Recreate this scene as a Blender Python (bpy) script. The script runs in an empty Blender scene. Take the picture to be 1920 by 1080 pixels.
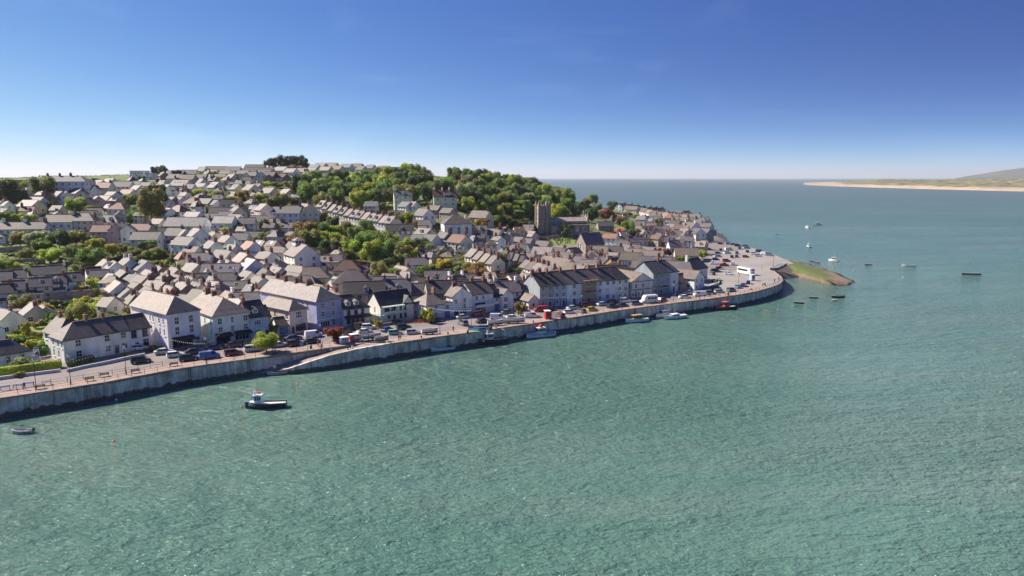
import bpy, math, random
import numpy as np
from mathutils import Vector, Matrix
R = math.radians
RND = random.Random(7)
SC = bpy.context.scene
COL = SC.collection

# ------------------------------------------------------------------ camera
F, CH, PITCH = 1330.0, 44.0, math.atan(207/1330.0)
cam_d = bpy.data.cameras.new('camera'); cam = bpy.data.objects.new('camera', cam_d); COL.objects.link(cam)
cam.location = (0, 0, CH); cam.rotation_euler = (math.pi/2-PITCH, 0, 0)
cam_d.sensor_width = 36; cam_d.lens = F/1920*36; cam_d.clip_start = 1; cam_d.clip_end = 90000
SC.camera = cam
# ------------------------------------------------------------------ sky, sun, exposure
SUN_AZ, SUN_EL = R(-69), R(41)          # azimuth from +Y, negative = left
sun_dir = Vector((math.sin(SUN_AZ)*math.cos(SUN_EL), math.cos(SUN_AZ)*math.cos(SUN_EL), math.sin(SUN_EL)))
w = bpy.data.worlds.new('World'); SC.world = w; w.use_nodes = True
nt = w.node_tree; nt.nodes.clear()
o_ = nt.nodes.new('ShaderNodeOutputWorld'); bg = nt.nodes.new('ShaderNodeBackground'); sky = nt.nodes.new('ShaderNodeTexSky')
sky.sky_type = 'NISHITA'; sky.sun_disc = False; sky.sun_elevation = SUN_EL; sky.sun_rotation = SUN_AZ
sky.air_density = 1.0; sky.dust_density = 0.1; sky.ozone_density = 3.0
tc = nt.nodes.new('ShaderNodeTexCoord'); vm = nt.nodes.new('ShaderNodeVectorMath'); vm.operation = 'MULTIPLY'
vm.operation = "MULTIPLY_ADD"; vm.inputs[1].default_value = (1, 1, 5.0); vm.inputs[2].default_value = (0, 0, .10)
vn = nt.nodes.new('ShaderNodeVectorMath'); vn.operation = 'NORMALIZE'
hs = nt.nodes.new('ShaderNodeHueSaturation'); hs.inputs['Saturation'].default_value = 1.02; hs.inputs['Hue'].default_value = 0.5
nt.links.new(tc.outputs['Generated'], vm.inputs[0]); nt.links.new(vm.outputs[0], vn.inputs[0])
nt.links.new(vn.outputs[0], sky.inputs['Vector']); nt.links.new(sky.outputs[0], hs.inputs['Color'])
gm = nt.nodes.new('ShaderNodeGamma'); gm.inputs[1].default_value = 2.6
def vmath(op, a, b):
    n_ = nt.nodes.new('ShaderNodeVectorMath'); n_.operation = op; nt.links.new(a, n_.inputs[0])
    if isinstance(b, tuple): n_.inputs[1].default_value = b
    else: nt.links.new(b, n_.inputs[1])
    return n_.outputs[0]
nt.links.new(vmath('MULTIPLY', hs.outputs[0], (.25, .25, .25)), gm.inputs[0])
sk = vmath('MULTIPLY', gm.outputs[0], (4.3, 3.75, 3.35))
den = vmath('ADD', vmath('MULTIPLY', sk, (.62, .58, .52)), (1.0, 1.0, 1.0))
cn = nt.nodes.new('ShaderNodeTexNoise'); cn.inputs['Scale'].default_value = 2.6; cn.inputs['Detail'].default_value = 7; cn.inputs['Roughness'].default_value = .62; cn.inputs['Distortion'].default_value = .7
nt.links.new(vmath('MULTIPLY', tc.outputs['Generated'], (1.0, 1.0, 4.5)), cn.inputs['Vector'])
cr = nt.nodes.new('ShaderNodeValToRGB'); cr.color_ramp.elements[0].position = .54; cr.color_ramp.elements[0].color = (0, 0, 0, 1); cr.color_ramp.elements[1].position = .82; cr.color_ramp.elements[1].color = (.16, .165, .18, 1); nt.links.new(cn.outputs['Fac'], cr.inputs[0])
nt.links.new(vmath('ADD', vmath('DIVIDE', sk, den), cr.outputs[0]), bg.inputs[0]); nt.links.new(bg.outputs[0], o_.inputs[0]); bg.inputs[1].default_value = 0.15
sd = bpy.data.lights.new('sun', 'SUN'); sd.energy = 2.6; sd.angle = R(0.53); sd.color = (1, .90, .78)
so = bpy.data.objects.new('sun', sd); COL.objects.link(so); so.rotation_euler = (-sun_dir).to_track_quat('-Z', 'Y').to_euler()
SC.view_settings.view_transform = 'Standard'; SC.view_settings.look = 'None'; SC.view_settings.gamma = 1
SC.view_settings.exposure = 1.96
SC.cycles.use_denoising = True; SC.cycles.max_bounces = 6; SC.cycles.diffuse_bounces = 4; SC.cycles.glossy_bounces = 2
SC.cycles.caustics_reflective = False; SC.cycles.caustics_refractive = False; SC.cycles.sample_clamp_indirect = 4

# ------------------------------------------------------------------ pixel -> world
CP, SP = math.cos(PITCH), math.sin(PITCH)
def ray(px, py):
    u, v = (px-960)/F, (540-py)/F
    return Vector((u, CP+SP*v, -SP+CP*v))
def G(px, py, z=0.0):
    d = ray(px, py); t = (z-CH)/d.z
    return Vector((0, 0, CH))+d*t
WATER = -4.0

# ------------------------------------------------------------------ terrain
ctl = {-260: [(130, 0), (200, .5), (250, 3), (310, 13), (370, 23), (430, 34), (480, 38), (600, 42), (900, 40)],
       0: [(150, 0), (200, .5), (250, 3), (310, 12), (370, 22), (430, 34), (480, 38), (600, 42), (900, 40)],
       100: [(165, 0), (210, .5), (250, 3), (300, 10), (330, 16), (390, 26), (445, 36.5), (520, 41), (650, 44), (900, 42)],
       300: [(180, 0), (240, 1), (290, 6), (340, 14), (400, 24), (480, 35), (560, 42), (640, 47), (750, 49), (950, 47)],
       550: [(200, 0), (255, 1), (305, 6), (360, 17), (420, 27), (480, 35), (550, 41), (620, 48), (680, 53), (800, 55), (1000, 50)],
       700: [(220, 0), (280, 1), (330, 6), (370, 13), (420, 20), (480, 28), (550, 37), (620, 44), (700, 50), (1000, 45)],
       850: [(240, 0), (290, 1), (330, 6), (360, 14), (400, 24), (460, 31), (520, 36), (600, 40), (700, 42), (1000, 30)],
       1000: [(260, 0), (330, 1), (390, 3), (430, 6), (450, 9.5), (500, 17), (560, 27), (650, 33), (750, 32), (1000, 12)],
       1080: [(280, 0), (350, 1), (410, 3.5), (450, 8), (500, 13), (560, 16), (640, 17), (720, 13), (1000, 4)],
       1150: [(290, 0), (360, 1), (420, 3), (480, 6), (560, 8), (650, 8), (720, 6), (900, 4)],
       1250: [(300, 0), (400, 1), (480, 2.5), (560, 4), (650, 4), (760, 3)],
       1350: [(300, 0), (400, 0), (500, 0.5), (600, 1)], 1480: [(300, 0), (380, 0), (460, 0)]}
cp = []
for px, lst in ctl.items():
    for y, z in lst:
        cp.append(((px-960)/F*(y*CP+(CH-z)*SP), y, z))
cp = np.array(cp)
def tps(r2): return np.where(r2 > 0, .5*r2*np.log(np.maximum(r2, 1e-9)), 0)
n = len(cp); S = 100.0
xy = cp[:, :2]/S
K = tps(((xy[:, None]-xy[None])**2).sum(-1))+np.eye(n)*0.003
P_ = np.hstack([np.ones((n, 1)), xy])
A_ = np.block([[K, P_], [P_.T, np.zeros((3, 3))]])
sol = np.linalg.solve(A_, np.concatenate([cp[:, 2], np.zeros(3)]))
GX0, GX1, GY0, GY1, GS = -900.0, 520.0, 60.0, 1240.0, 5.0
gx = np.arange(GX0, GX1+1, GS); gy = np.arange(GY0, GY1+1, GS)
XX, YY = np.meshgrid(gx, gy)
ZZ = np.zeros_like(XX)
for i in range(XX.shape[0]):
    q = np.stack([XX[i], YY[i]], -1)/S
    r2 = ((q[:, None]-xy[None])**2).sum(-1)
    ZZ[i] = tps(r2)@sol[:n]+sol[n]+q@sol[n+1:]
ZZ = np.where(ZZ < 1.0, np.maximum(0, ZZ*.5+.0), ZZ-.5)
ZZ = np.maximum(ZZ, 0)
# coast: quay edge (px) then car park, point, far shore
def offs(pts, d):
    out = []
    for i, p in enumerate(pts):
        a = pts[max(0, i-1)]; b = pts[min(len(pts)-1, i+1)]
        t = (b-a); t.z = 0; t.normalize()
        out.append(p+Vector((-t.y, t.x, 0))*d)
    return out
QPX = [(-330, 797), (-150, 770), (0, 747), (100, 732), (197, 717), (320, 694), (387, 684), (440, 677), (557, 661), (620, 652), (684, 643.5)]
QPX2 = [(735, 644), (770, 639), (810, 633), (868, 625.5), (940, 615), (980, 609.5), (1070, 596), (1157, 582.5), (1260, 569), (1333, 560), (1390, 552), (1420, 546), (1445, 539), (1460, 533), (1467, 527)]
QUAY1 = [G(*p) for p in QPX]; QUAY2 = [G(*p) for p in QPX2]
BACK = [G(1464, 519), G(1455, 512), G(1448, 506), G(1468, 499), G(1488, 494), G(1480, 490), G(1455, 479), G(1430, 471), G(1400, 462), G(1370, 456.5), G(1345, 454), G(1342, 446)]
def PD(px, d): return Vector(((px-960)/F*(d*CP+40*SP), d, 0))
FAR = [PD(1352, 520), PD(1346, 585), PD(1320, 680), PD(1290, 790), PD(1230, 900), PD(1130, 1010), PD(1000, 1150), Vector((-100, 1300, 0)), Vector((-1000, 1300, 0)), Vector((-1000, 60, 0))]
LAND = QUAY1+QUAY2+BACK+FAR
lx = np.array([[p.x, p.y] for p in LAND])
def inside(X, Y):
    c = np.zeros(np.shape(X), bool); j = len(lx)-1
    for i in range(len(lx)):
        xi, yi = lx[i]; xj, yj = lx[j]
        cond = ((yi > Y) != (yj > Y)) & (X < (xj-xi)*(Y-yi)/((yj-yi) if yj != yi else 1e-9)+xi)
        c ^= cond; j = i
    return c
def segdist(X, Y, pts):
    best = np.full(np.shape(X), 1e9)
    for a, b in zip(pts[:-1], pts[1:]):
        dx, dy = b.x-a.x, b.y-a.y; L2 = dx*dx+dy*dy+1e-9
        t = np.clip(((X-a.x)*dx+(Y-a.y)*dy)/L2, 0, 1)
        best = np.minimum(best, np.hypot(X-a.x-t*dx, Y-a.y-t*dy))
    return best
IN = inside(XX, YY)
DQ = segdist(XX, YY, QUAY1+QUAY2); DC = segdist(XX, YY, QUAY2[-1:]+BACK+FAR)
DB = segdist(XX, YY, QUAY2[-1:]+BACK[:10]); DF = segdist(XX, YY, BACK[9:]+FAR)
ZZ = np.where(IN, ZZ, np.maximum(-8, np.where(DB < DF, -3.0, -.6)*DC))
ZZ = np.where(IN & (DC < 14), np.minimum(ZZ, DC*.3), ZZ)
ZZ = np.where(IN & (DQ < 30), np.minimum(ZZ, 0), ZZ)
NZ = np.random.RandomState(3).rand(*ZZ.shape)-.5
ZZ = ZZ+np.where(ZZ > 4, NZ*.5, 0)
def h(x, y):
    fx = (x-GX0)/GS; fy = (y-GY0)/GS
    i = min(max(int(fx), 0), len(gx)-2); j = min(max(int(fy), 0), len(gy)-2)
    a = min(max(fx-i, 0), 1); b = min(max(fy-j, 0), 1)
    return (ZZ[j, i]*(1-a)+ZZ[j, i+1]*a)*(1-b)+(ZZ[j+1, i]*(1-a)+ZZ[j+1, i+1]*a)*b
def T(px, py, dz=0.0, t0=120):
    d = ray(px, py); o = Vector((0, 0, CH)); t = t0
    while t < 1300:
        p = o+d*t
        if p.z <= h(p.x, p.y)+dz:
            for _ in range(12):
                t -= .25; p = o+d*t
                if p.z > h(p.x, p.y)+dz: break
            return Vector((p.x, p.y, h(p.x, p.y)))
        t += 2.0
    p = o+d*700
    return Vector((p.x, p.y, h(p.x, p.y)))

# ------------------------------------------------------------------ materials
MAT = {}
def newmat(name):
    m = bpy.data.materials.new(name); m.use_nodes = True; MAT[name] = m
    return m, m.node_tree, m.node_tree.nodes['Principled BSDF']
def N(t, typ, **kw):
    nd = t.nodes.new(typ)
    for k, v in kw.items():
        if k in nd.inputs: nd.inputs[k].default_value = v
        else: setattr(nd, k, v)
    return nd
def mixc(t, fac, a, b, blend='MIX'):
    m = t.nodes.new('ShaderNodeMix'); m.data_type = 'RGBA'; m.blend_type = blend
    for s, v in ((0, fac), (6, a), (7, b)):
        if hasattr(v, 'is_linked') or hasattr(v, 'links'): t.links.new(v, m.inputs[s])
        elif s == 0: m.inputs[0].default_value = v
        else: m.inputs[s].default_value = (*v, 1) if len(v) == 3 else v
    return m.outputs[2]
def ramp(t, src, stops):
    r = t.nodes.new('ShaderNodeValToRGB'); e = r.color_ramp.elements
    while len(e) < len(stops): e.new(.5)
    for q, (p, c) in zip(e, stops):
        q.position = p; q.color = (c, c, c, 1) if not hasattr(c, '__len__') else (*c, 1)
    t.links.new(src, r.inputs[0]); return r.outputs[0]
def noise(t, scale, detail=4, vec=None, rough=.55, dist=0):
    nd = N(t, 'ShaderNodeTexNoise', Scale=scale, Detail=detail, Roughness=rough, Distortion=dist)
    if vec is not None: t.links.new(vec, nd.inputs['Vector'])
    return nd.outputs['Fac']
def coords(t, kind='Object', scale=None):
    c = t.nodes.new('ShaderNodeTexCoord').outputs[kind]
    if scale:
        m = t.nodes.new('ShaderNodeMapping'); m.inputs['Scale'].default_value = scale; t.links.new(c, m.inputs[0]); c = m.outputs[0]
    return c
def wpos(t, scale=None):
    c = t.nodes.new('ShaderNodeNewGeometry').outputs['Position']
    if scale:
        m = t.nodes.new('ShaderNodeMapping'); m.inputs['Scale'].default_value = scale; t.links.new(c, m.inputs[0]); c = m.outputs[0]
    return c
def bump(t, bs, src, strength=.3, dist=.1):
    b = N(t, 'ShaderNodeBump', Strength=strength, Distance=dist); t.links.new(src, b.inputs['Height']); t.links.new(b.outputs[0], bs.inputs['Normal'])
def plain(name, c, rough=.6, metal=0, var=.12, scale=2.0):
    m, t, b = newmat(name)
    nz = noise(t, scale, 3, wpos(t))
    col = mixc(t, ramp(t, nz, [(.3, 0.0), (.7, 1.0)]), tuple(x*(1-var) for x in c), tuple(min(1, x*(1+var)) for x in c))
    t.links.new(col, b.inputs['Base Color']); b.inputs['Roughness'].default_value = rough; b.inputs['Metallic'].default_value = metal
    return m
def objcol(name, rough=.6, metal=0, grime=.25, streak=True, coat=0):
    m, t, b = newmat(name)
    oc = t.nodes.new('ShaderNodeObjectInfo').outputs['Color']
    g = noise(t, .55, 5, wpos(t, (1, 1, .25) if streak else None), .65)
    g2 = ramp(t, g, [(.38, 1-grime), (.62, 1.0)])
    col = mixc(t, 1.0, oc, g2, 'MULTIPLY')
    t.links.new(col, b.inputs['Base Color']); b.inputs['Roughness'].default_value = rough; b.inputs['Metallic'].default_value = metal
    if coat: b.inputs['Coat Weight'].default_value = coat; b.inputs['Coat Roughness'].default_value = .05
    return m, t, b
objcol('wall_paint', .8)
objcol('car_paint', .35, .0, .04, False, .8)
objcol('painted', .55, 0, .1, False)
objcol('gloss_hull', .35, 0, .12, False)
objcol('cloth', .9, 0, .15, False)
# slate roof: courses + weathering, colour of the object
m, t, b = newmat('slate')
oc = t.nodes.new('ShaderNodeObjectInfo').outputs['Color']
br = N(t, 'ShaderNodeTexBrick', Scale=1.0); br.inputs['Brick Width'].default_value = .55; br.inputs['Row Height'].default_value = .32
br.inputs['Mortar Size'].default_value = .03; br.inputs['Color1'].default_value = (1, 1, 1, 1); br.inputs['Color2'].default_value = (.72, .72, .74, 1); br.inputs['Mortar'].default_value = (.45, .45, .45, 1)
cx = coords(t, 'Object'); sx = t.nodes.new('ShaderNodeSeparateXYZ'); t.links.new(cx, sx.inputs[0])
cb = t.nodes.new('ShaderNodeCombineXYZ'); t.links.new(sx.outputs[0], cb.inputs[0])
mm = N(t, 'ShaderNodeMath', operation='MULTIPLY'); t.links.new(sx.outputs[2], mm.inputs[0]); mm.inputs[1].default_value = 1.5; t.links.new(mm.outputs[0], cb.inputs[1])
t.links.new(cb.outputs[0], br.inputs['Vector'])
c1 = mixc(t, 1.0, oc, br.outputs['Color'], 'MULTIPLY')
nz = noise(t, .5, 6, wpos(t), .7); c2 = mixc(t, 1.0, c1, ramp(t, nz, [(.3, .68), (.7, 1.18)]), 'MULTIPLY')
lich = ramp(t, noise(t, .35, 6, wpos(t), .75), [(.58, 0.0), (.70, .5)])
c3 = mixc(t, lich, c2, (.26, .19, .11))
t.links.new(c3, b.inputs['Base Color']); b.inputs['Roughness'].default_value = .68
bump(t, b, br.outputs['Fac'], -.35, .03)
plain('ridge_tile', (.20, .13, .10), .8)
m, t, b = newmat('brick')
br = N(t, 'ShaderNodeTexBrick', Scale=4.0); br.inputs['Color1'].default_value = (.30, .13, .09, 1); br.inputs['Color2'].default_value = (.22, .10, .075, 1); br.inputs['Mortar'].default_value = (.3, .25, .2, 1)
t.links.new(coords(t, 'Object'), br.inputs['Vector'])
c = mixc(t, 1.0, br.outputs['Color'], ramp(t, noise(t, 1.2, 5, wpos(t)), [(.3, .6), (.7, 1.2)]), 'MULTIPLY'); t.links.new(c, b.inputs['Base Color']); b.inputs['Roughness'].default_value = .9
m, t, b = newmat('stone')
v = N(t, 'ShaderNodeTexVoronoi', Scale=1.6); t.links.new(wpos(t, (1, 1, 1.8)), v.inputs['Vector'])
c = mixc(t, v.outputs['Color'], (.22, .18, .155), (.42, .35, .30)); c = mixc(t, 1.0, c, ramp(t, noise(t, .6, 5, wpos(t)), [(.3, .65), (.7, 1.15)]), 'MULTIPLY')
t.links.new(c, b.inputs['Base Color']); b.inputs['Roughness'].default_value = .9; bump(t, b, v.outputs['Distance'], .4, .05)
m, t, b = newmat('glass'); b.inputs['Base Color'].default_value = (.018, .024, .03, 1); b.inputs['Roughness'].default_value = .12; b.inputs['Specular IOR Level'].default_value = .7
plain('frame_white', (.74, .74, .73), .5); plain('frame_dark', (.03, .035, .04), .5)
plain('terracotta', (.36, .15, .09), .8); plain('metal_dark', (.035, .04, .045), .45, .3); plain('metal_light', (.55, .56, .57), .35, .6)
plain('rubber', (.018, .018, .018), .8); plain('rim', (.45, .46, .47), .3, .8); plain('wood', (.22, .13, .075), .7); plain('skin', (.5, .3, .22), .6); plain('hair', (.05, .035, .025), .8)
plain('trouser', (.05, .06, .09), .9); plain('lamp_glass', (.8, .8, .74), .2); plain('tail_red', (.35, .02, .02), .3); plain('bark', (.10, .075, .055), .95, 0, .3, 6)
plain('scaffold', (.42, .40, .36), .5, .3); plain('antifoul', (.03, .05, .12), .6); plain('orange', (.75, .18, .04), .5); plain('rope', (.45, .38, .26), .9)
plain('navy_awning', (.012, .012, .03), .7); plain('turquoise', (.16, .50, .45), .45); plain('frosted', (.55, .6, .6), .35)
# foliage, colour of the object
m, t, b = newmat('leaf')
oc = t.nodes.new('ShaderNodeObjectInfo').outputs['Color']
nz = noise(t, .45, 3, wpos(t)); nz2 = noise(t, 2.2, 3, wpos(t))
c = mixc(t, ramp(t, nz, [(.35, 0.0), (.65, 1.0)]), mixc(t, 1.0, oc, (1.25, 1.3, 1.1), 'MULTIPLY'), mixc(t, 1.0, oc, (2.1, 2.0, 1.25), 'MULTIPLY'))
c = mixc(t, 1.0, c, ramp(t, nz2, [(.3, .65), (.7, 1.25)]), 'MULTIPLY'); t.links.new(c, b.inputs['Base Color']); b.inputs['Roughness'].default_value = .6
tr = t.nodes.new('ShaderNodeBsdfTranslucent'); t.links.new(c, tr.inputs[0]); ms = t.nodes.new('ShaderNodeMixShader'); ms.inputs[0].default_value = .42
t.links.new(b.outputs[0], ms.inputs[1]); t.links.new(tr.outputs[0], ms.inputs[2]); t.links.new(ms.outputs[0], t.nodes['Material Output'].inputs[0])
# ground of the town: yards, gardens, scrub
m, t, b = newmat('ground')
pos = wpos(t); sz = t.nodes.new('ShaderNodeSeparateXYZ'); t.links.new(pos, sz.inputs[0])
yard = mixc(t, noise(t, .25, 5, pos), (.12, .10, .09), (.24, .21, .19))
grn = mixc(t, ramp(t, noise(t, .09, 6, pos, .7), [(.35, 0.0), (.65, 1.0)]), (.055, .08, .025), (.15, .18, .05))
hz = N(t, 'ShaderNodeMapRange'); t.links.new(sz.outputs[2], hz.inputs[0]); hz.inputs[1].default_value = 1.0; hz.inputs[2].default_value = 9.0; hz.inputs[3].default_value = -.18; hz.inputs[4].default_value = .28
ad = N(t, 'ShaderNodeMath', operation='ADD'); t.links.new(hz.outputs[0], ad.inputs[0]); t.links.new(noise(t, .05, 5, pos, .7), ad.inputs[1])
c = mixc(t, ramp(t, ad.outputs[0], [(.47, 0.0), (.57, 1.0)]), yard, grn)
t.links.new(c, b.inputs['Base Color']); b.inputs['Roughness'].default_value = .95
def surf(name, c0, c1, sc=.4, rough=.9, cracks=False):
    m, t, b = newmat(name); pos = wpos(t)
    c = mixc(t, ramp(t, noise(t, sc, 7, pos, .65), [(.3, 0.0), (.7, 1.0)]), c0, c1)
    c = mixc(t, 1.0, c, ramp(t, noise(t, 5, 3, pos), [(.3, .85), (.7, 1.1)]), 'MULTIPLY')
    t.links.new(c, b.inputs['Base Color']); b.inputs['Roughness'].default_value = rough
    bump(t, b, noise(t, 8, 3, pos), .2, .03); return t, b, c
surf('asphalt', (.16, .135, .125), (.235, .20, .185), .15); surf('paving', (.27, .185, .15), (.36, .255, .21), .3); surf('carpark', (.21, .19, .175), (.29, .265, .245), .08)
surf('concrete', (.22, .165, .135), (.33, .26, .215), .3); surf('mud', (.15, .11, .08), (.25, .19, .14), .2); surf('whitewash', (.55, .55, .54), (.72, .71, .70), .5); surf('sand', (.50, .39, .28), (.66, .53, .40), .01)
surf('paint_line', (.6, .6, .57), (.75, .75, .72), .6)
# sea wall: pale render, dirty streaks, weed band at the tide line
m, t, b = newmat('seawall'); pos = wpos(t)
st = noise(t, .9, 6, wpos(t, (1, 1, .12)), .7); c = mixc(t, ramp(t, st, [(.34, 0.0), (.54, 1.0)]), (.29, .22, .175), (.76, .67, .58))
c = mixc(t, ramp(t, noise(t, .35, 5, pos, .7), [(.40, .6), (.58, 0.0)]), c, (.30, .225, .165))
sz = t.nodes.new('ShaderNodeSeparateXYZ'); t.links.new(pos, sz.inputs[0])
mr = N(t, 'ShaderNodeMapRange'); t.links.new(sz.outputs[2], mr.inputs[0]); mr.inputs[1].default_value = -2.2; mr.inputs[2].default_value = -4.3
a2 = N(t, 'ShaderNodeMath', operation='ADD'); t.links.new(mr.outputs[0], a2.inputs[0]); t.links.new(noise(t, .6, 5, wpos(t, (1, 1, .5))), a2.inputs[1])
c = mixc(t, ramp(t, a2.outputs[0], [(.85, 0.0), (1.25, .92)]), c, (.075, .055, .04))
t.links.new(c, b.inputs['Base Color']); b.inputs['Roughness'].default_value = .85; bump(t, b, st, .3, .05)
# water
m, t, b = newmat('water'); pos = wpos(t)
cam_x = t.nodes.new('ShaderNodeVectorMath'); cam_x.operation = 'LENGTH'; t.links.new(pos, cam_x.inputs[0])
big = noise(t, .004, 5, wpos(t, (.35, 1, 1)), .6)
c = mixc(t, ramp(t, big, [(.35, 0.0), (.65, 1.0)]), (.074, .160, .128), (.096, .186, .149))
sed = noise(t, .03, 5, wpos(t, (.5, 1, 1)), .6)
c = mixc(t, ramp(t, sed, [(.45, 0.0), (.7, .5)]), c, (.122, .20, .165))
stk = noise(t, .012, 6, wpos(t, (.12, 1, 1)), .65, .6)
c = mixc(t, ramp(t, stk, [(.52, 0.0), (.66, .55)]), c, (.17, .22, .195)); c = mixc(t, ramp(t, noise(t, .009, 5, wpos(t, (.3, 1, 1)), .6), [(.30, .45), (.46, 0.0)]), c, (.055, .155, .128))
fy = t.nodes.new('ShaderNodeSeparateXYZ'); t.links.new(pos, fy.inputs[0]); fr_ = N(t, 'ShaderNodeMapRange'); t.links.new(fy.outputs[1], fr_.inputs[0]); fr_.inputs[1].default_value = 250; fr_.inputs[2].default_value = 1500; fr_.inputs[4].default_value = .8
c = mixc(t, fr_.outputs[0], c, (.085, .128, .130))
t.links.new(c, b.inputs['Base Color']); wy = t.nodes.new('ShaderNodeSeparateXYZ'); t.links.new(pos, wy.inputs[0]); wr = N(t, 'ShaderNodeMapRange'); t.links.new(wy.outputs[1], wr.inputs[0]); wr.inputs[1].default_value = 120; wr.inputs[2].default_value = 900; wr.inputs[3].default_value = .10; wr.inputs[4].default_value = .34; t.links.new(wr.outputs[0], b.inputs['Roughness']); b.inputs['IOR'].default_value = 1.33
def rotmap(scale, ang):
    mp = t.nodes.new('ShaderNodeMapping'); mp.inputs['Scale'].default_value = scale; mp.inputs['Rotation'].default_value = (0, 0, R(ang)); t.links.new(pos, mp.inputs[0]); return mp.outputs[0]
w1 = noise(t, .52, 3, rotmap((.45, 1, 1), -25), .55, .4); w2 = noise(t, 1.6, 4, rotmap((.55, 1, 1), -38), .6, .5); w3 = noise(t, .07, 3, rotmap((.4, 1, 1), -20), .5)
s1 = N(t, 'ShaderNodeMath', operation='MULTIPLY_ADD'); t.links.new(w1, s1.inputs[0]); s1.inputs[1].default_value = 1.6; t.links.new(w2, s1.inputs[2])
s2 = N(t, 'ShaderNodeMath', operation='MULTIPLY_ADD'); t.links.new(w3, s2.inputs[0]); s2.inputs[1].default_value = 3.0; t.links.new(s1.outputs[0], s2.inputs[2])
sl = N(t, 'ShaderNodeMath', operation='MULTIPLY'); t.links.new(s2.outputs[0], sl.inputs[0]); t.links.new(ramp(t, noise(t, .018, 5, rotmap((.5, 1, 1), -30), .6), [(.32, .45), (.62, 1.0)]), sl.inputs[1])
bump(t, b, sl.outputs[0], 1.0, 1.1)
m, t, b = newmat('dune'); pos = wpos(t)
ge = t.nodes.new('ShaderNodeNewGeometry'); sn = t.nodes.new('ShaderNodeSeparateXYZ'); t.links.new(ge.outputs['Normal'], sn.inputs[0]); sz = t.nodes.new('ShaderNodeSeparateXYZ'); t.links.new(pos, sz.inputs[0])
veg = mixc(t, ramp(t, noise(t, .02, 6, pos, .75), [(.35, 0.0), (.65, 1.0)]), (.045, .06, .025), (.21, .19, .10))
snd = mixc(t, noise(t, .02, 4, pos), (.29, .215, .15), (.40, .30, .21))
ss = N(t, 'ShaderNodeMath', operation='MULTIPLY_ADD'); t.links.new(sz.outputs[2], ss.inputs[0]); ss.inputs[1].default_value = .045; t.links.new(noise(t, .006, 6, pos, .7), ss.inputs[2])
c = mixc(t, ramp(t, ss.outputs[0], [(.80, 0.0), (.93, 1.0)]), snd, veg)
t.links.new(c, b.inputs['Base Color']); b.inputs['Roughness'].default_value = 1
m, t, b = newmat('headland'); pos = wpos(t)
c = mixc(t, ramp(t, noise(t, .004, 6, pos, .7), [(.35, 0.0), (.65, 1.0)]), (.06, .065, .05), (.12, .12, .08)); t.links.new(c, b.inputs['Base Color']); b.inputs['Roughness'].default_value = 1
m, t, b = newmat('spit'); pos = wpos(t); sz = t.nodes.new('ShaderNodeSeparateXYZ'); t.links.new(pos, sz.inputs[0])
ss = N(t, 'ShaderNodeMath', operation='MULTIPLY_ADD'); t.links.new(noise(t, .3, 5, pos, .7), ss.inputs[0]); ss.inputs[1].default_value = 1.6; t.links.new(sz.outputs[2], ss.inputs[2])
grs = mixc(t, noise(t, .5, 5, pos, .7), (.05, .085, .018), (.115, .135, .035)); shg = mixc(t, noise(t, 2, 5, pos), (.14, .09, .06), (.26, .18, .13))
mr = N(t, 'ShaderNodeMapRange'); t.links.new(ss.outputs[0], mr.inputs[0]); mr.inputs[1].default_value = -1.6; mr.inputs[2].default_value = -.9
c = mixc(t, mr.outputs[0], shg, grs); t.links.new(c, b.inputs['Base Color']); b.inputs['Roughness'].default_value = .95; bump(t, b, noise(t, 3, 4, pos), .4, .1)

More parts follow.
